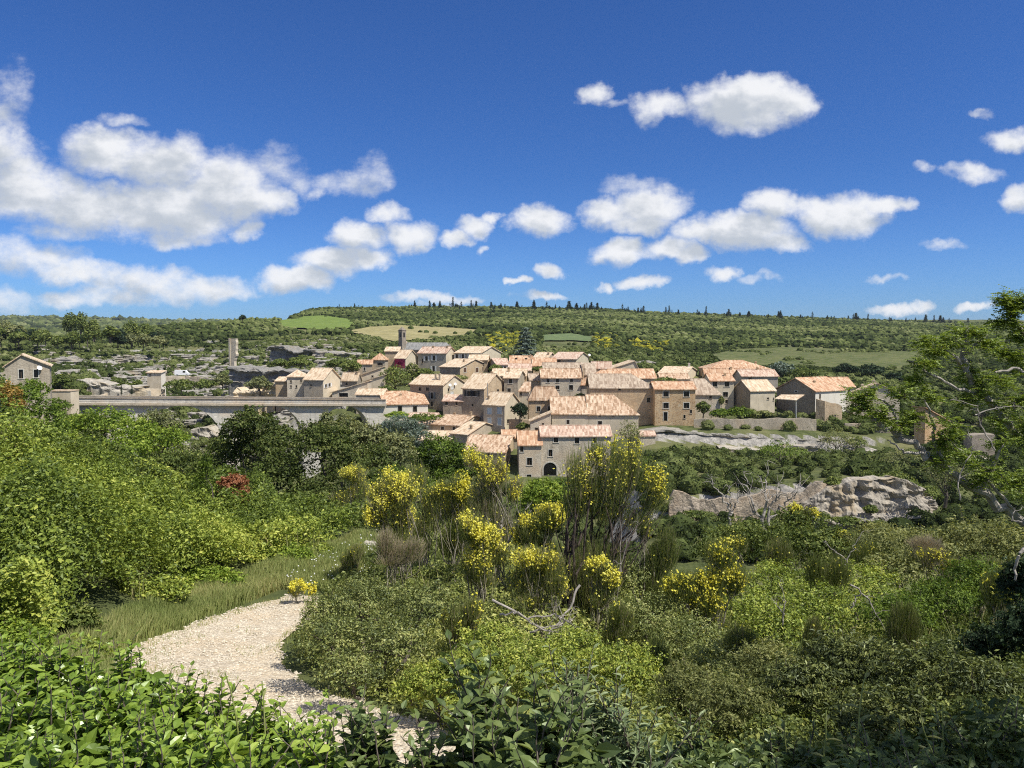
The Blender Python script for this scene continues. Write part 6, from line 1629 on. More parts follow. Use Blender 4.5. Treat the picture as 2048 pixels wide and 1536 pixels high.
mass("shrub","wide dark green thicket under the first arch","shrub",[(360,935,60,34,44),(420,950,44,36,42),(300,950,50,30,44),(440,905,26,30,46)],M_LEAF["oak"],.15,14000,210,(370,1000,44))
mass("shrub","soft green bush mound low on the left slope above the brambles","shrub",[(150,915,80,32,46),(60,915,60,30,44),(230,945,60,28,42),(100,890,60,26,48)],M_LEAF["bright"],.16,14000,211,(140,960,44))
mass("shrub","young upright conical shrub among the left thickets","shrub",[(408,1030,26,44,24),(400,985,20,40,24),(412,945,12,36,24),(436,1060,26,30,24)],M_LEAF["vivid"],.085,7000,212,(410,1085,24),aspect=.35)
mass("shrub","rusty brown dead bush between the green thickets","shrub",[(468,968,28,18,25),(478,992,26,22,25),(458,1004,20,20,25)],M_LEAF["rust"],.085,6000,213,(468,1040,25),gap=.34)
mass("shrub","tall grass green bush to the right of the rusty bush","shrub",[(545,1050,46,36,24),(500,1070,34,26,24),(600,1060,40,26,25),(650,1075,40,22,25)],M_LEAF["bright"],.075,12000,214,(560,1090,24))
mass("tree","dark leafy tree at the left edge below the grey gabled house","tree",[(40,800,52,34,52),(90,830,40,34,52),(20,850,50,40,50),(110,860,30,28,52),(70,780,30,20,53),(-40,800,60,60,50)],M_LEAF["vivid"],.17,14000,215,(60,930,51))
mass("shrub","orange tinged dry topped shrub at the left edge","shrub",[(14,790,30,22,40),(30,812,20,16,40)],M_LEAF["ochre"],.12,2600,216,(15,850,40),gap=.45)
mass("shrub","almost black shrub cut by the left edge above the dry grass","shrub",[(2,850,26,36,28),(-30,840,40,50,28)],M_LEAF["dark"],.10,6000,217,(0,900,28))
mass("shrub","dark leafed bush halfway along the near edge of the brambles","shrub",[(190,1160,40,50,15),(230,1180,34,40,15)],M_LEAF["oak"],.055,7000,218,(205,1240,15),gap=.36)
# bushes right of the path
mass("shrub","rounded small leaved bush bulging over the bend of the footpath","shrub",[(720,1210,90,60,11),(660,1290,80,60,9.5),(780,1290,90,60,9.5),(840,1220,80,50,10.5),(700,1350,70,44,8.6),(640,1240,40,50,10.5)],leafmat("dark_shrub_leaf_mat", [(0.030, 0.045, 0.016), (0.065, 0.092, 0.030), (0.12, 0.155, 0.055), (0.21, 0.245, 0.11)], .25, .35),.034,32000,220,(740,1400,9.5),gap=.40,stems=9)
mass("shrub","yellow green low bush spilling onto the path right of the bend","shrub",[(880,1370,70,50,8),(950,1345,80,46,8),(820,1385,40,28,8),(940,1425,60,34,7.5)],M_BRAM,.034,16000,221,(860,1440,8),gap=.38)
mass("shrub","bush with pale lit leaves under the bare lying branches","shrub",[(1060,1340,90,56,8),(1150,1310,80,50,8.4),(980,1290,70,46,9),(1240,1350,90,60,8)],M_BRAM,.033,22000,222,(1100,1420,8),gap=.40)
mass("shrub","thick olive bush right of the big broom trunk","shrub",[(1290,1240,90,60,11.5),(1380,1290,90,60,10.5),(1260,1160,50,46,13),(1450,1330,80,50,9.5)],leafmat("olive_shrub_leaf_mat", [(0.04, 0.060, 0.020), (0.09, 0.125, 0.045), (0.15, 0.190, 0.080), (0.26, 0.30, 0.15)], .3, .25),.036,24000,223,(1330,1400,10.5),gap=.38)
mass("shrub","broad grey green bush in the middle of the right slope","shrub",[(1560,1180,90,50,15),(1640,1230,100,60,13),(1540,1260,90,60,12),(1720,1180,90,50,15),(1480,1210,60,40,14)],M_BRAM,.05,26000,224,(1600,1330,13),gap=.38)
mass("shrub","tall speckled shrub in front of the far retaining wall","shrub",[(1500,1080,60,40,22),(1570,1090,60,44,21),(1440,1090,50,34,22),(1640,1090,70,46,20),(1590,1040,36,26,22)],M_LEAF["oak"],.08,18000,225,(1540,1160,21))
mass("shrub","wide small leaved shrub below the pale cliff","shrub",[(1760,1090,90,44,20),(1860,1110,90,50,18),(1950,1090,80,60,18),(2040,1110,70,60,17),(1800,1150,80,46,17)],M_LEAF["olive"],.07,26000,226,(1860,1200,18))
mass("shrub","yellowish green bush at the right edge of the slope","shrub",[(1960,1170,80,50,13),(1880,1210,80,50,12.5),(2050,1190,60,50,12),(1800,1240,80,50,12)],M_LEAF["vivid"],.045,22000,227,(1930,1300,12.5))
mass("shrub","very dark bush filling the right edge under the tree","shrub",[(2040,1180,46,60,9),(2060,1280,70,70,8),(1980,1300,60,50,8.5)],M_LEAF["dark"],.045,14000,228,(2040,1380,8))
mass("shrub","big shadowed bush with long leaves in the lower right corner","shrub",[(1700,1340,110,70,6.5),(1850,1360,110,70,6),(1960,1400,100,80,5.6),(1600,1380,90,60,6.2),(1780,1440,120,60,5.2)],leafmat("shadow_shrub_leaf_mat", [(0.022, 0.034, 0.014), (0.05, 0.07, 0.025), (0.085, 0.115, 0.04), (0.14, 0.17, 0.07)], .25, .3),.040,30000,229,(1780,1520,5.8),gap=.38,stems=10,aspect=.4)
mass("shrub","lit bush with narrow leaves between the brooms and the lower right corner","shrub",[(1460,1420,90,60,6),(1380,1380,70,56,7),(1540,1340,80,50,7.6)],M_LEAF["olive"],.034,18000,230,(1450,1500,6.2),gap=.38,aspect=.4)

_words = ["at the left edge under the dry bank","under the small flat rocks","in the upper middle of the bank","near the rusty bush","at the left edge half way down the bank","in the middle of the bank","right of the middle of the bank","close to the far end of the grass","at the left edge low on the bank","just above the lower left corner shrub","above the dark leafed bush","above the grass verge","on the shaded fold of the bank","below the little white stone","at the tip of the meadow","lowest at the left edge","beside the start of the path"]
for i, (px, py, hw, hh, d) in enumerate(MOUNDS):
    q = P(px, py, d); h_ = hit(px, py + hh * .5, 5, 60); d = h_.y
    mass("bramble_bush", "bramble mound " + _words[i], "shrub", [(px, py, hw, hh, d), (px + hw * .6, py + 6, hw * .6, hh * .8, d * .98), (px - hw * .6, py + 8, hw * .6, hh * .7, d * .99)], (M_BRAM, M_LEAF["oak"], M_BRAM, M_LEAF["bright"])[i % 4], .040 + d * .0016, 5200, 860 + i, (px, py + hh, d), gap=.30, stems=3)  # some mounds get darker leaves, standing in for shaded hollows

# rank grass and wiry stems rising through the bushes
x, y, z = region_points([(760,1120),(900,1080),(1300,1060),(1700,1080),(2200,1080),(2200,1400),(1300,1400),(1000,1400),(760,1330),(700,1260)], 9000, 8, 30, 880); RNG = np.random.default_rng(881)
pt = fbm(x * .5, y * .5, seed=882); ok = (pt > .5) | (RNG.random(len(x)) < .15); x, y, z = x[ok], y[ok], z[ok]; n = len(x); G = Geo()
blades(G, x, y, z, .35 + .5 * RNG.random(n) ** 1.5, .003 + .003 * RNG.random(n) + y * .0002, 0, np.clip(.5 + RNG.normal(size=n) * .25, 0, 1), .5)
G.build("tall_grass", M_GRASS, label="tall thin grass growing up through the bushes of the right slope", cat="grass", kind="stuff")
x, y, z = region_points([(-100,960),(200,930),(460,1010),(720,1080),(600,1130),(300,1200),(-100,1330)], 12000, 11, 30, 884); RNG = np.random.default_rng(885)
pt = fbm(x * .35, y * .35, seed=886); ok = pt > .5; x, y, z = x[ok], y[ok], z[ok]; n = len(x); G = Geo()
blades(G, x, y, z, .35 + .5 * RNG.random(n) ** 1.5, .004 + .003 * RNG.random(n) + y * .0002, 0, np.clip(.55 + RNG.normal(size=n) * .25, 0, 1), .5)
G.build("tall_grass", M_GRASS, label="tall grass stalks sticking out of the brambles on the left bank", cat="grass", kind="stuff")

# ------------------------------------------------------------------ brooms
def whip(G, p0_, dirs, L, w, mat, tint, droop=.15, seg=4, jit=.06):
    """n thin upright stems as crossed ribbons"""
    n = len(p0_); pts = [p0_]; d = unit(dirs)
    for k in range(seg):
        d = unit(d + RNG.normal(size=(n, 3)) * jit + np.array([0, 0, droop * .4])); pts.append(pts[-1] + d * (L / seg)[:, None])
    pts = np.stack(pts, 1)
    side = unit(np.cross(d, RNG.normal(size=(n, 3))))
    for s in (side, unit(np.cross(d, side))):
        wd = w[:, None, None] * np.linspace(1, .45, seg + 1)[None, :, None] * s[:, None] / 2
        v = np.concatenate([pts - wd, pts + wd], 1).reshape(-1, 3); m = seg + 1
        i = np.arange(n)[:, None, None] * 2 * m + np.arange(seg)[None, :, None]
        f = np.concatenate([i, i + 1, i + m + 1, i + m], 2).reshape(-1, 4)
        G.add(v, f, mat, np.repeat(np.broadcast_to(tint, (n,)), seg))
    return pts

def broom(label, base, heads, d, nst, nfl, seed, flow=.5, dead=.12, wid=.007, group=None, lean=0.0, trunk=.03, dark=False):
    """base (px, py); heads: (px, py of middle, half w, half h, flower share)"""
    global RNG
    RNG = np.random.default_rng(seed); rg = np.random.default_rng(seed + 1)
    b = P(base[0], base[1], d); b.z = min(b.z, gz(b.x, b.y) + .05); o = np.array(b)
    e = empty("broom_bush", b, label=label, cat="broom shrub", group=group)
    Tt = Geo(); Gs = Geo(); Gf = Geo()
    x0, x1 = min(h[0] - h[2] for h in heads), max(h[0] + h[2] for h in heads); yb = max(h[1] + h[3] * .5 for h in heads)
    if base[1] - yb > 12: heads = heads + [((x0 + x1) / 2 * .7 + base[0] * .3, (base[1] + yb) / 2 - 2, (x1 - x0) * .38, (base[1] - yb) * .62 + 6, .06)]; nst = int(nst * 1.3)
    hs = []
    for (hx, hy, hw_, hh_, fs_) in heads:       # every dome is really a few unequal fans
        for q in range(3):
            hs.append((hx + rg.uniform(-.55, .55) * hw_, hy + rg.uniform(-.35, .35) * hh_, hw_ * rg.uniform(.45, .75), hh_ * rg.uniform(.65, 1.0), fs_ * rg.uniform(.4, 1.6)))
    heads = hs; nst = int(nst * 1.1); nfl = int(nfl * 1.15); trunk *= .62
    tot = sum(h[2] * h[3] for h in heads)
    for i, (px, py, hw, hh, fs) in enumerate(heads):
        dd = d + rg.uniform(-.5, .5) * hw / F * d * 1.2
        c = np.array(P(px, py, dd)) - o; rx, rz = hw / F * d, hh / F * d
        foot = c - np.array([0, 0, rz * 1.1]) + np.array([-(c[0]) * .25, -(c[1]) * .25, 0])
        pth = limb(Tt, (rg.normal() * .04, rg.normal() * .04, -.1), foot, trunk * rg.uniform(.7, 1.1), trunk * .42, .22, 9, seed + i, 6)
        share = hw * hh / tot; n = int(nst * share)
        # secondary wood
        subs = []
        for j in range(max(3, int(12 * share * 3))):
            tgt = c + np.array([rg.uniform(-.8, .8) * rx, rg.uniform(-.7, .7) * rx, rg.uniform(-.75, .25) * rz])
            st = pth[rg.integers(4, 9)]; limb(Tt, st, tgt, trunk * .3, trunk * .1, .2, 6, seed + 40 * i + j, 4); subs.append(tgt); subs.append((tgt + st) / 2)
        subs = np.array(subs + [foot])
        u3 = unit(RNG.normal(size=(n, 3))); u3[:, 2] = np.abs(u3[:, 2]) * 1.1 - .25; q3 = RNG.random(n) ** .45
        tg = c + u3 * q3[:, None] * [rx * 1.15, rx, rz] + np.array([0, 0, rz * .1])
        rootp = c - np.array([0, 0, rz * 1.9]) - np.array([c[0], c[1], 0]) * .22
        dr = unit(tg - rootp + RNG.normal(size=(n, 3)) * .10 * rz); L = rz * RNG.uniform(.55, 1.15, n)
        s0 = tg - dr * L[:, None] * .85
        isd = RNG.random(n) < dead
        tint = np.clip(np.where(isd, .95, .30 + .25 * RNG.random(n) + .15 * RNG.normal(size=n)), 0, 1)
        pts = whip(Gs, s0, dr, L, np.full(n, wid) * RNG.uniform(.6, 1.3, n), 0, tint)
        # flowers in spikes on the upper part of some stems, in clumps
        k = int(nfl * share * fs * 1.35)
        tips = pts[~isd]; cx = tips[:, -1]
        pat = fbm(cx[:, 0] * 2.6 + seed, cx[:, 1] * 2.6, cx[:, 2] * 2.6, 2, seed); hgt = (cx[:, 2] - c[2]) / rz
        wgt = np.clip(pat - .36, 0, 1) ** 1.3 * np.clip(hgt + .9, .04, 1.5); wgt = wgt + 1e-9; wgt /= wgt.sum()
        if k > 0:
            ii = RNG.choice(len(tips), k, p=wgt); tt = RNG.uniform(.8, 4, k); j0 = np.minimum(tt.astype(int), 3); fr = (tt - j0)[:, None]
            fp = tips[ii, j0] * (1 - fr) + tips[ii, j0 + 1] * fr + RNG.normal(size=(k, 3)) * .018
            for r_ in range(2):
                cards(Gf, fp + RNG.normal(size=(k, 3)) * .008, RNG.normal(size=(k, 3)) + [0, -.5, .5], .030 * (.7 + .6 * RNG.random(k)) * (1 + d * .012), .8, 0, np.clip(RNG.random(k) * .8 + .2, 0, 1), fold=.2)
    Tt.build("stem", M_BARKDARK if dark else M_BROOMWOOD, e); Gs.build("twigs", M_STEM, e)
    if Gf.n: Gf.build("blossom", M_YEL, e)
    return e
M_BROOMWOOD = flat("broom_wood_mat", (0.22, 0.20, 0.15), .95, .4, 20)
M_BARKDARK = flat("dark_broom_bark_mat", (0.07, 0.055, 0.045), .95, .5, 20)

broom("tallest broom, like a small tree with dark twisted stems, yellow flowers on its crown", (1140,1225), [(1180,955,50,70,.5),(1250,940,52,72,.9),(1305,985,38,70,.9),(1150,1000,40,50,.35),(1215,1010,60,60,.35),(1290,1045,40,40,.2),(1200,905,36,40,.8)], 13, 4200, 2600, 401, trunk=.055, dark=True, dead=.10, wid=.0065)
broom("broom with a thick mass of yellow flowers at the left end of the row", (815,1110), [(765,990,38,44,1.3),(800,975,40,40,1.3),(750,1030,30,34,1.0),(800,1040,44,44,.9)], 16, 2600, 3200, 402)
broom("broom with thin flowering tips in front of the round dark pine", (850,1110), [(840,960,46,40,.9),(870,1000,44,50,.5),(850,1050,40,40,.4)], 18, 1800, 900, 403)
broom("broom flowering along its domed top, left of the grey branched one", (905,1115), [(900,980,44,36,1.2),(945,985,36,34,1.1),(915,1030,50,46,.45),(870,985,30,30,.9)], 17, 2400, 2200, 404)
broom("grey branched broom with yellow flowers only along its right top", (1010,1110), [(965,930,36,36,1.1),(1005,950,36,40,.9),(1030,975,22,34,.8),(985,990,44,50,.15)], 15.5, 2400, 1500, 405, dead=.35)
broom("broom with flowers hanging down its middle, in front of the domed one", (960,1180), [(960,1060,48,44,1.3),(985,1095,44,50,1.0),(930,1050,30,36,.9),(950,1130,40,40,.6)], 13.5, 2400, 2800, 406)
broom("low broom with a bright flower patch behind the tallest broom's stems", (1085,1130), [(1085,1030,48,34,1.3),(1060,1060,40,40,.5),(1110,1050,36,36,.7)], 15, 2000, 1800, 407)
broom("spreading broom covered in flowers left of the tallest broom's trunk", (1090,1215), [(1080,1120,56,34,1.2),(1120,1135,34,30,1.1),(1050,1150,46,44,.4),(1105,1170,50,40,.3)], 12, 2400, 1900, 408)
broom("small broom with flowers just right of the tallest broom's trunk", (1190,1215), [(1195,1130,36,30,1.2),(1215,1160,30,34,.8)], 12, 1200, 900, 409)
broom("broom with flowers in loose drifts across the right slope", (1410,1290), [(1370,1165,44,40,.9),(1420,1170,48,44,1.0),(1400,1210,50,44,1.1),(1470,1170,40,44,.6),(1440,1120,40,34,.4)], 11.5, 3000, 1900, 410)
broom("bare green broom standing upright right of the pale twin stems", (1300,1220), [(1300,1120,44,60,.25),(1340,1110,40,56,.1),(1290,1060,26,28,1.1)], 13, 2200, 350, 411)
broom("broom behind, with a small yellow top by the long retaining wall", (1470,1150), [(1465,1085,34,24,1.1),(1430,1100,36,34,.3)], 18, 1200, 500, 412)
broom("compact yellow broom in front of the retaining wall's right part", (1605,1075), [(1603,1022,32,16,1.6),(1600,1042,32,18,.7)], 22, 900, 800, 413, wid=.011)
broom("compact yellow broom below the foot of the pale cliff", (1680,1105), [(1680,1072,28,14,1.7),(1680,1090,28,16,.6)], 21, 900, 800, 414, wid=.011)
broom("broom with scattered flowers in the tangle at the far right", (1880,1190), [(1865,1112,36,26,.9),(1900,1140,40,30,.3)], 15, 1200, 500, 415, dead=.5)
broom("yellow green broom low at the right side of the slope", (1945,1200), [(1945,1160,56,26,.6),(1975,1140,50,30,.1)], 14, 1600, 420, 416)
broom("broom blooming yellow against the big shaded oak", (705,1045), [(700,940,34,26,1.5),(710,975,32,30,.9),(690,1000,26,26,.4)], 27, 1400, 1600, 417, wid=.011)
broom("feathery bare broom at the bottom of the slope near the lower right", (1380,1500), [(1370,1400,34,56,0),(1400,1380,26,50,0)], 7, 900, 0, 418, wid=.004)
broom("little yellow green spurge clump at the meadow edge of the path", (592,1192), [(590,1172,22,14,1.6)], 15, 500, 420, 419, wid=.006, trunk=.01)
broom("small orange yellow flower spray beside the end of the path", (628,1200), [(627,1180,8,16,1.4)], 15, 120, 120, 420, wid=.006, trunk=.008)
broom("dry grey broom lying over left of the flowering row", (770,1130), [(770,1090,34,34,0),(810,1100,40,30,0)], 15, 1500, 0, 421, dead=.8)
broom("dry pale tuft of dead broom in the tangle at the right", (1860,1130), [(1850,1085,46,22,0)], 17, 900, 0, 422, dead=1.0, wid=.009)

for i_, (bx, by, hx, hy, hw_, hh_, d_, fl_, lb_) in enumerate([
    (1560,1180,1560,1120,40,44,17,.15,"green whippy broom standing before the forked grey dead tree"),(1650,1230,1650,1160,46,50,14,.1,"green whippy broom right of the bleached leaning stick"),
    (1490,1360,1490,1290,46,50,9.5,.25,"leafless green broom below the loose flowering drifts"),(1330,1400,1330,1330,44,50,9,.0,"plain green broom tuft above the lower right bushes"),
    (1180,1370,1180,1310,36,44,9.2,.0,"slim green broom tuft right of the lying pale branches"),(1745,1170,1745,1115,44,40,18,.2,"green broom in the bushes below the pale cliff"),
    (1800,1310,1800,1245,50,50,9.5,.0,"tall green broom in the dark bushes at the right"),(1620,1330,1620,1275,40,44,10.5,.1,"green broom tuft in the middle of the lower right scrub"),
    (1230,1290,1230,1235,34,40,11,.1,"short green broom at the foot of the pale twin stems"),(930,1290,930,1230,44,44,10.5,.2,"green broom tuft left of the lying pale branches"),
    (700,1150,700,1110,30,30,17,.1,"small green broom on the meadow edge before the boulder"),(1990,1230,1990,1170,40,44,11,.3,"green broom near the right edge with a few flowers")]):
    broom(lb_, (bx, by), [(hx, hy, hw_, hh_, fl_)], d_, 1500, 500, 450 + i_, dead=.08, wid=.004 + d_ * .0002, trunk=.02)

# ------------------------------------------------------------------ bare wood
def bare(name, label, base, paths, r0, seed, mat=None, cat="dead wood", twigs=4, tw=.3):
    """paths: lists of (px, py, d) from the foot outward"""
    b = Vector(P(*base)); e = empty(name, b, label=label, cat=cat); o = np.array(b); rg = np.random.default_rng(seed); G = Geo(); Gt = Geo()
    for pth in paths:
        q = np.array([np.array(P(*p)) - o for p in pth]); m = max(10, 4 * len(q)); t = np.linspace(0, len(q) - 1, m); i = np.minimum(t.astype(int), len(q) - 2); fr = (t - i)[:, None]
        fr2 = fr * fr * (3 - 2 * fr) * .4 + fr * .6; p = q[i] * (1 - fr2) + q[i + 1] * fr2; p[1:-1] += rg.normal(size=(m - 2, 3)) * r0 * .9
        G.tube(p, np.linspace(r0, r0 * .3, m), 7)
        for k in range(twigs):
            a = p[rg.integers(m // 3, m)]; L = np.linalg.norm(q[-1] - q[0]) * tw * rg.uniform(.4, 1)
            d_ = unit((q[-1] - q[0]) / (np.linalg.norm(q[-1] - q[0]) + 1e-6) + rg.normal(size=3) * .8); pe = limb(Gt, a, a + d_ * L, r0 * .35, r0 * .1, .25, 6, seed + k, 4)
            for j in range(3): limb(Gt, pe[rg.integers(2, 6)], pe[-1] + rg.normal(size=3) * L * .35, r0 * .16, r0 * .06, .2, 4, seed + k * 5 + j, 3)
    G.build("branch", mat or M_BARKPALE, e)
    if Gt.n: Gt.build("twigs", mat or M_BARKPALE, e)
    return e
bare("dead_branch","tangle of bare pale branches lying on the bushes under the tallest broom",(1130,1240,10.5),[[(1160,1170,10.6),(1130,1230,10.4),(1070,1300,10.2)],[(985,1200,10.4),(1050,1235,10.3),(1110,1225,10.3),(1145,1250,10.2)],[(1000,1230,10.4),(1035,1225,10.3),(1080,1260,10.2),(1130,1240,10.2)],[(1060,1265,10.3),(1110,1255,10.2),(1145,1240,10.2)],[(1090,1275,10.2),(1075,1320,10.1)]],.018,501,twigs=5,tw=.35)
bare("dead_sapling","pair of thin pale bare stems rising right of the tallest broom",(1230,1215,12.6),[[(1232,1215,12.6),(1240,1150,12.6),(1243,1060,12.6)],[(1225,1210,12.6),(1243,1130,12.5),(1256,1070,12.5)],[(1222,1190,12.4),(1210,1160,12.4),(1205,1130,12.4)]],.014,502,twigs=2)
bare("dead_tree","leafless grey tree with upright forked limbs before the retaining wall",(1530,1060,40),[[(1530,1062,40),(1515,1030,40),(1500,990,40),(1498,962,40)],[(1530,1062,40),(1540,1010,40),(1560,985,40)],[(1525,1045,40),(1532,1000,40),(1535,950,40)],[(1535,1040,40),(1570,1010,40),(1590,985,40)]],.09,503,twigs=8,tw=.45,cat="dead tree")
bare("dead_tree","thin pale leafless sapling left of the forked grey dead tree",(1460,1050,36),[[(1460,1050,36),(1462,1010,36),(1458,970,36)],[(1460,1020,36),(1440,990,36),(1425,965,36)],[(1461,1030,36),(1475,1000,36),(1480,980,36)]],.06,504,twigs=4,cat="dead tree")
bare("dead_sapling","forked bare grey stick standing up from the bushes at the right",(1690,1130,14),[[(1690,1130,14),(1705,1095,14),(1728,1062,14)],[(1695,1120,14),(1660,1095,14),(1650,1080,14)]],.011,505,twigs=3)
bare("dead_branch","bleached leaning stick in the shrubs below the forked grey one",(1570,1250,11),[[(1565,1250,11),(1570,1200,11),(1562,1170,11)],[(1568,1230,11),(1545,1200,11)]],.010,506,twigs=4)
bare("dead_branch","low dead grey branch among the middle shrubs of the right slope",(1780,1270,10),[[(1700,1170,10),(1740,1200,10),(1770,1260,10)],[(1720,1190,10),(1700,1215,10)]],.012,507,twigs=5)
bare("dead_branch","pale thin twigs under the grey branched broom",(1010,1110,15),[[(1010,1110,15),(985,1080,15),(975,1040,15)],[(1012,1100,15),(1030,1050,15),(1050,1020,15)],[(1000,1090,15),(1005,1040,15)]],.02,508,twigs=6)

# ------------------------------------------------------------------ leafy tree reaching in from the right edge
def side_tree():
    global RNG
    RNG = np.random.default_rng(601); rg = np.random.default_rng(602)
    b = Vector(P(2160, 1200, 8.6)); b.z = gz(b.x, b.y); e = empty("locust_tree", b, label="leafy tree reaching in from the right edge on long slanting grey limbs", cat="tree"); o = np.array(b)
    G = Geo(); Gt = Geo(); Gl = Geo()
    W_ = lambda *p: np.array(P(*p)) - o
    G.tube([(0, 0, -.4), W_(2150, 1100, 8.6), W_(2140, 980, 8.5), W_(2130, 860, 8.4), W_(2110, 740, 8.4), W_(2090, 640, 8.4)], [.13, .12, .10, .08, .06, .04], 9)
    LM = [([(2150,1080,8.6),(2048,1042,8.4),(1960,985,8.2),(1890,935,8.0),(1850,905,7.9),(1800,870,7.9),(1760,850,7.8),(1735,815,7.8)], .055),
          ([(2140,960,8.5),(2040,870,8.3),(1975,800,8.2),(1930,735,8.1),(1925,700,8.1),(1935,655,8.1)], .045),
          ([(1930,735,8.1),(1905,710,8.0),(1880,690,8.0)], .025), ([(1926,710,8.1),(1950,690,8.1),(1975,672,8.1)], .022),
          ([(2110,740,8.4),(2060,680,8.3),(2030,640,8.3),(2010,600,8.2)], .035), ([(2120,800,8.4),(2080,760,8.2),(2040,740,8.1),(1990,745,8.0)], .03),
          ([(1890,935,8.0),(1870,880,7.9),(1865,840,7.9),(1850,800,7.8)], .024), ([(1960,985,8.2),(1985,930,8.0),(2010,880,7.9)], .024), ([(1850,905,7.9),(1810,905,7.8),(1775,880,7.8)], .018),
          ([(1800,870,7.9),(1790,830,7.8),(1770,800,7.8),(1720,790,7.7)], .018), ([(2048,1042,8.4),(2000,990,8.2),(1950,930,8.0),(1900,880,7.9)], .02), ([(1975,800,8.2),(1900,770,8.0),(1850,740,7.9),(1815,720,7.9)], .022),
          ([(2150,1080,8.6),(2080,1090,8.3),(2040,1100,8.2),(2030,1160,8.2)], .03)]
    for pth, r in LM:
        q = np.array([W_(*p) for p in pth]); m = 5 * len(q); t = np.linspace(0, len(q) - 1, m); i = np.minimum(t.astype(int), len(q) - 2); fr = (t - i)[:, None]
        p = q[i] * (1 - fr) + q[i + 1] * fr; p[1:-1] += rg.normal(size=(m - 2, 3)) * r * .35; G.tube(p, np.linspace(r, r * .35, m), 8)
    clumps = [(1720,800,36,22,7.8,13),(1760,820,40,22,7.8,14),(1800,790,40,20,7.8,11),(1740,780,30,14,7.7,8),(1830,830,36,26,7.9,12),(1860,790,34,20,7.9,9),(1800,850,30,20,7.8,9),(1900,840,36,30,7.9,10),(1870,880,40,24,7.9,13),(1930,900,40,26,8.0,15),(1880,920,30,18,7.9,9),
              (1980,940,44,26,8.0,15),(2030,960,36,30,8.0,13),(1950,960,34,16,8.1,8),(1850,680,26,14,7.9,8),(1880,700,32,20,8.0,12),(1850,720,30,16,7.9,10),(1910,680,30,18,8.0,9),(1940,665,34,14,8.1,12),(1975,680,30,18,8.1,12),(2010,700,36,26,8.2,15),(2040,660,30,30,8.2,14),(2030,610,26,22,8.2,22),(2015,632,20,24,8.2,14),(2050,600,24,20,8.2,12),(2010,596,12,10,8.2,6),(2050,720,30,26,8.2,12),
              (2000,760,36,18,8.0,10),(1960,770,36,26,8.1,12),(2030,790,40,26,8.1,13),(1930,800,26,24,8.1,10),(2040,850,40,30,8.2,14),(1990,840,30,24,8.1,8),(2060,900,40,34,8.2,14),(1700,810,20,14,7.7,5),(1830,760,30,12,7.9,7),(1990,885,30,20,8.0,7),(2060,1000,30,30,8.2,10),(1945,740,20,20,8.1,7)]
    # twigs and compound leaves: leaflets in two rows along a thin stalk
    P0, PD = [], []
    for (px, py, hw, hh, d, nn) in clumps:
        c = W_(px, py, d); rx, rz = hw / F * d, hh / F * d
        hub = c + np.array([rx * .3, 0, -rz * .4])
        for j in range(int(nn * .52)):
            t = c + rg.uniform(-1, 1, 3) * [rx, rx * .9, rz]; pe = limb(Gt, hub, t, .006, .002, .25, 5, int(rg.integers(1e6)), 3)
            for a in (1, 2, 3, 4): 
                for _ in range(4): P0.append(pe[a]); PD.append(unit(rg.normal(size=3) * [1, 1, .5] + [-.5, 0, -.1]))
    P0, PD = np.array(P0), np.array(PD); n = len(P0); L = .10 + .05 * RNG.random(n)
    for k in range(1, 6):
        c = P0 + PD * (L * k / 5.5)[:, None] + np.array([0, 0, -.012]) * (k / 5) ** 2
        sd = unit(np.cross(PD, [0, 0, 1.]))
        for s in (-1, 1):
            ax = sd * s + PD * .5; cc = c + unit(ax) * .014
            cards(Gl, cc, np.tile([0, 0, 1.], (n, 1)) + RNG.normal(size=(n, 3)) * .4, .034 * (.8 + .4 * RNG.random(n)), .48, 0, np.clip(.5 + RNG.normal(size=n) * .2, 0, 1), ax, fold=.1)
    G.build("trunk", M_BARKPALE, e); Gt.build("twigs", M_BARK, e); Gl.build("crown", leafmat("locust_leaf_mat", [(0.030, 0.058, 0.01), (0.070, 0.115, 0.02), (0.115, 0.175, 0.035), (0.19, 0.25, 0.06)], .35, .3), e)
side_tree()
bare("bare_twig","bare curling grey twigs hanging among the leafy branches at the right",(1960,850,7.6),[[(1920,1000,7.6),(1915,960,7.6),(1945,900,7.6),(1935,860,7.6)],[(1990,900,7.6),(1960,850,7.6),(1955,810,7.6),(1900,800,7.6)],[(1950,830,7.6),(1990,815,7.6),(2030,812,7.6)],[(2044,1044,7.6),(2022,1040,7.6),(2028,1020,7.6),(2048,1015,7.6)]],.008,640,twigs=5,tw=.2,cat="twig")

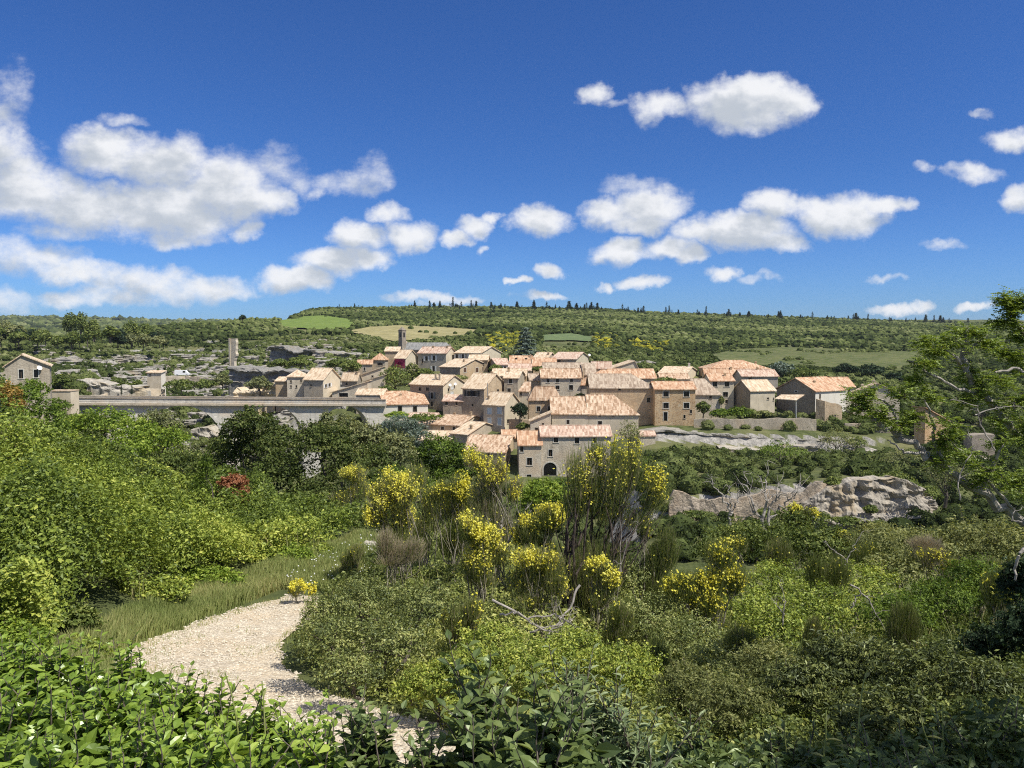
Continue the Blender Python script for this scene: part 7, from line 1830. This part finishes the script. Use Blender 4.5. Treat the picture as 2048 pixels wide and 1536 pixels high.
# ------------------------------------------------------------------ hedge and stems right in front of the lens
def hedge(name, label, lobes, n, leaf, mat, seed, base, shoots=120, aspect=.6, cat="shrub", gap=.36, shell=.5, up=.5):
    global RNG
    RNG = np.random.default_rng(seed); L = []
    for (px, py, hw, hh, d) in lobes:
        p = P(px, py, d); L.append((p.x, p.y, p.z, hw / F * d, hw / F * d * .8, hh / F * d))
    b = Vector(P(*base)); b.z = gz(b.x, b.y); o = np.array(b); e = empty(name, b, label=label, cat=cat)
    Pp, N_, cl = lobe_points(L, n, shell=shell, gap=gap, seed=seed, under=.5, gfreq=2.6); m = len(Pp)
    G = Geo(); tint = np.clip(.42 + (cl - .5) * 1.2 + RNG.normal(size=m) * .27, 0, 1)
    bigleaves(G, Pp - o, unit(N_ * .7 + RNG.normal(size=(m, 3)) * .75 + [0, -.1, up]), leaf * (.35 + 1.1 * RNG.random(m) ** 1.3), aspect, 0, tint)
    S_ = Geo(); rg = np.random.default_rng(seed + 1)
    for i, l in enumerate(L):
        c = np.array(l[:3]) - o
        limb(S_, (rg.normal() * .1, rg.normal() * .1, -.2), c - [0, 0, l[5] * .5], .014, .007, .2, 7, seed + i, 6)
        for j in range(7): limb(S_, c - [0, 0, l[5] * .5], c + unit(rg.normal(size=3)) * np.array(l[3:]) * .9, .005, .0015, .2, 5, seed + i * 9 + j, 4)
    # shoots standing up out of the mass, leaves in alternating ranks
    P0, PD, SZ = [], [], []
    for i in range(shoots):
        l = L[rg.integers(len(L))]; a = rg.uniform(0, 6.28); q = rg.uniform(0, .9)
        s = np.array(l[:3]) - o + np.array([math.cos(a) * l[3] * q, math.sin(a) * l[4] * q, l[5] * math.sqrt(max(.05, 1 - q * q)) * .75])
        H_ = rg.uniform(.5, 1.3) * leaf * 3; t = s + np.array([rg.normal() * .3, rg.normal() * .3, 1]) * H_
        pe = limb(S_, s, t, .0035, .0012, .12, 6, seed + 900 + i, 4); nl = 9
        for k in range(nl):
            f_ = (k + .5) / nl * 5; j = min(int(f_), 4); p = pe[j] + (pe[j + 1] - pe[j]) * (f_ - j); an = k * 2.2 + i
            P0.append(p); PD.append((math.cos(an), math.sin(an), .55 + .3 * k / nl)); SZ.append(leaf * (1.0 - .45 * k / nl))
    P0, PD, SZ = np.array(P0), unit(np.array(PD)), np.array(SZ); k = len(P0)
    up_ = unit(np.array([0, 0, 1.]) - PD * PD[:, 2:3])
    bigleaves(G, P0, up_ + RNG.normal(size=(k, 3)) * .2, SZ, aspect, 0, np.clip(.6 + RNG.normal(size=k) * .2, 0, 1), PD)
    G.build("leaves", mat, e); S_.build("stems", M_BARK, e)
    return e
M_HEDGE = leafmat("hedge_leaf_mat", [(0.035, 0.065, 0.012), (0.075, 0.135, 0.022), (0.12, 0.195, 0.035), (0.18, 0.26, 0.06)], .32, .35, trough=.35)
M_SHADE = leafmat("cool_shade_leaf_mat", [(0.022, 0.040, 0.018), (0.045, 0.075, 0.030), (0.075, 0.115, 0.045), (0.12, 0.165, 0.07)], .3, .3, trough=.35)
hedge("shrub","broad leaved fresh green shrub filling the lower left corner", [(-20,1420,130,90,3.2),(110,1400,120,70,3.3),(240,1420,110,70,3.2),(60,1500,150,80,2.8),(220,1510,140,70,2.7),(-100,1360,120,100,3.4),(340,1470,100,60,3.0),(20,1600,200,80,2.4),(300,1600,200,80,2.4)], 17000, .055, M_HEDGE, 701, (100,1700,3.0), 160, gap=.33)
hedge("shrub","looser green shrub with upright shoots in front of the footpath", [(440,1500,90,50,2.9),(540,1515,80,46,2.8),(620,1540,70,40,2.7),(440,1580,130,60,2.4),(600,1590,130,50,2.4)], 5200, .055, M_HEDGE, 702, (540,1700,2.7), 60, gap=.36)
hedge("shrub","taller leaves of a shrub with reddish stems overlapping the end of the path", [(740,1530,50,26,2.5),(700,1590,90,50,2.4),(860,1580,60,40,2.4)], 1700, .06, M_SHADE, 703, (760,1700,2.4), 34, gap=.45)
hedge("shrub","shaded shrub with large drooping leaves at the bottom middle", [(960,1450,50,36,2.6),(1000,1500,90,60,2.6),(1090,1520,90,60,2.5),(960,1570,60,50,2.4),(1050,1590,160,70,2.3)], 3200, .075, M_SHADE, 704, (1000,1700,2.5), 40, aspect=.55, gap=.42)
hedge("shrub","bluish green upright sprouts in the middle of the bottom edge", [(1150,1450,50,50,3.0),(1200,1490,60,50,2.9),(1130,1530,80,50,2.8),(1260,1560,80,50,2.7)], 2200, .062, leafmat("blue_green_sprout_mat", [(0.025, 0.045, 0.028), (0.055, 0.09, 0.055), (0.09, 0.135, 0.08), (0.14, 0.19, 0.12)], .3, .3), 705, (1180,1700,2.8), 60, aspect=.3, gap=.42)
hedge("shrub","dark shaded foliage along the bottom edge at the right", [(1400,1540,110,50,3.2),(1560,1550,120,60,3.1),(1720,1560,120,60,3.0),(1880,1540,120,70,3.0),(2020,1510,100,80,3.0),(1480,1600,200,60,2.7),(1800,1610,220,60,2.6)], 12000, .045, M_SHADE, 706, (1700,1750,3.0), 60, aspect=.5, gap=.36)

def tall_stem(label, px, foot, tops, d, seed, leaf=.07, n=8):
    """single wild stem with long pale lance shaped leaves"""
    global RNG
    RNG = np.random.default_rng(seed); b = Vector(P(px, foot, d)); e = empty("wild_plant", b, label=label, cat="wild plant"); o = np.array(b); S_, G = Geo(), Geo(); t = np.array(P(tops[0], tops[1], d - .05)) - o
    pe = limb(S_, (0, 0, -.3), t, .006, .002, .12, 9, seed, 6); P0, PD = [], []
    for k in range(n):
        f_ = (k + .8) / n * 7.5; j = min(int(f_), 7); P0.append(pe[j] + (pe[j + 1] - pe[j]) * (f_ - j)); a = k * 2.3 + seed; PD.append((math.cos(a), math.sin(a), .5))
    PD = unit(np.array(PD)); up_ = unit(np.array([0, 0, 1.]) - PD * PD[:, 2:3])
    bigleaves(G, np.array(P0), up_, leaf * (1 - .35 * np.arange(n) / n), .28, 0, np.full(n, .8), PD)
    S_.build("stem", M_STEM, e); G.build("leaves", M_LEAF["grey"], e)
tall_stem("tallest pale wild stem with lance shaped leaves near the bottom right", 1715, 1560, (1735, 1340), 3.0, 801, .085, 11)
tall_stem("pale wild stem with drooping leaves, left of the tallest one", 1640, 1560, (1652, 1420), 2.9, 802, .08, 8)
tall_stem("thin dark wild stem bending left at the bottom right", 1590, 1560, (1570, 1440), 3.1, 803, .06, 8)
tall_stem("wild stem with broad pale leaves, right of the tallest one", 1850, 1560, (1840, 1430), 2.9, 804, .085, 7)
tall_stem("curling wild stem near the right corner of the bottom edge", 1900, 1560, (1885, 1410), 3.0, 805, .07, 8)
tall_stem("slim dark seed stalk standing before the pale path", 455, 1520, (450, 1345), 2.8, 806, .035, 12)
tall_stem("pair of leaves on a thin stem crossing the pale path", 560, 1520, (524, 1362), 2.8, 807, .06, 9)

# tree standing outside the picture at the right, whose shade falls on the lower right slope
plant("tree", "leafy tree just outside the right edge shading the lower right slope", "tree", (5.1, 1.4, gz(5.1, 1.4)), 6.8, 4.4, "round", "oak", .16, 9000, 900)

# ------------------------------------------------------------------ people's things in the village
def umbrella():
    d = 233; b = Vector(P(855, 768, d)); e = empty("parasol", b, label="orange parasol open on the terrace behind the two cream chimneys", cat="parasol"); h = P(855, 754, d).z - b.z
    G = Geo(); th = np.arange(8) / 8 * 2 * math.pi; v = [(1.5 * math.cos(t), 1.5 * math.sin(t), h - .7) for t in th] + [(0, 0, h)] + [(1.5 * math.cos(t), 1.5 * math.sin(t), h - .95) for t in th]
    G.add(v, [(i, (i + 1) % 8, 8) for i in range(8)]); G.add(v, [(9 + i, 9 + (i + 1) % 8, (i + 1) % 8, i) for i in range(8)]); G.build("canopy", flat("orange_cloth_mat", (0.62, 0.22, 0.11), .8, .1), e)
    G = Geo(); G.tube([(0, 0, -.5), (0, 0, h - .1)], .04, 6); G.build("pole", M_METAL, e)
umbrella()
def van(px, py, d, label):
    b = Vector(P(px, py, d)); e = empty("parked_van", b, math.radians(10), label=label, cat="van"); G = Geo()
    pr_ = [(-2.3, .35), (2.3, .35), (2.35, .9), (1.75, 1.1), (1.2, 1.9), (-2.25, 1.95)]
    v = [(x, y, z) for y in (-.9, .9) for x, z in pr_]; G.add(v, [(0, 1, 2, 3, 4, 5)]); G.add(v, [(11, 10, 9, 8, 7, 6)]); G.add(v, [(i, 6 + i, 6 + (i + 1) % 6, (i + 1) % 6) for i in range(6)]); G.build("body", M_WHITE, e)
    for x in (-1.5, 1.5):
        for y in (-.88, .88):
            G = Geo(); G.tube([(x, y - .1, .33), (x, y + .1, .33)], .33, 12); G.build("wheel", M_METAL, e)
    G = Geo(); G.add([(1.68, -.75, 1.16), (1.68, .75, 1.16), (1.24, .7, 1.82), (1.24, -.7, 1.82)], [(0, 1, 2, 3)]); G.build("windscreen", M_DARK, e)
    G = Geo(); G.box(.3, 1.1, -.92, -.905, 1.15, 1.7); G.build("side_window", M_DARK, e)
van(365, 752, 256, "small white van parked on the rocky western slope"); 
van(1632, 790, 225, "white vehicle parked behind the dark gable") if 0 else None

# thin lamp post and wires of the village
def post(name, label, px, base, top, d, r=.07, arm=True, mat=None):
    b = Vector(P(px, base, d)); h = P(px, top, d).z - b.z; e = empty(name, b, label=label, cat="post"); G = Geo(); G.tube([(0, 0, -1), (0, 0, h)], [r, r * .6], 7); G.build("pole", mat or M_METAL, e)
    if arm: G = Geo(); G.tube([(0, 0, h), (.5, -.2, h + .2), (1.0, -.4, h + .15)], .03, 5); G.box(.8, 1.3, -.5, -.3, h + .08, h + .2); G.build("lamp_head", M_METAL, e)
post("lamp_post", "slim lamp post standing on the slope left of the church", 726, 752, 716, 250)
post("stove_pipe", "tall thin metal pipe on the sunlit wall of the black shuttered house", 975, 818, 766, 196.5, .13, False, M_METAL)
post("stove_pipe", "tall thin brown chimney pipe above the broad weathered orange roof", 1166, 760, 728, 215, .22, False, M_STONE["tan"])

# ------------------------------------------------------------------ thin summer haze in the valley air
m, t, o = newmat("haze_mat"); v = t.node("ShaderNodeVolumePrincipled"); v.inputs["Color"].default_value = (.80, .88, 1, 1); v.inputs["Density"].default_value = 0.00005; v.inputs["Anisotropy"].default_value = .2
t.l.new(v.outputs[0], o.inputs["Volume"])
G = Geo(); G.box(-9200, 9200, -9200, 9200, -75, 118); G.build("haze", m, kind="stuff", label="faint blue haze over the far hills")
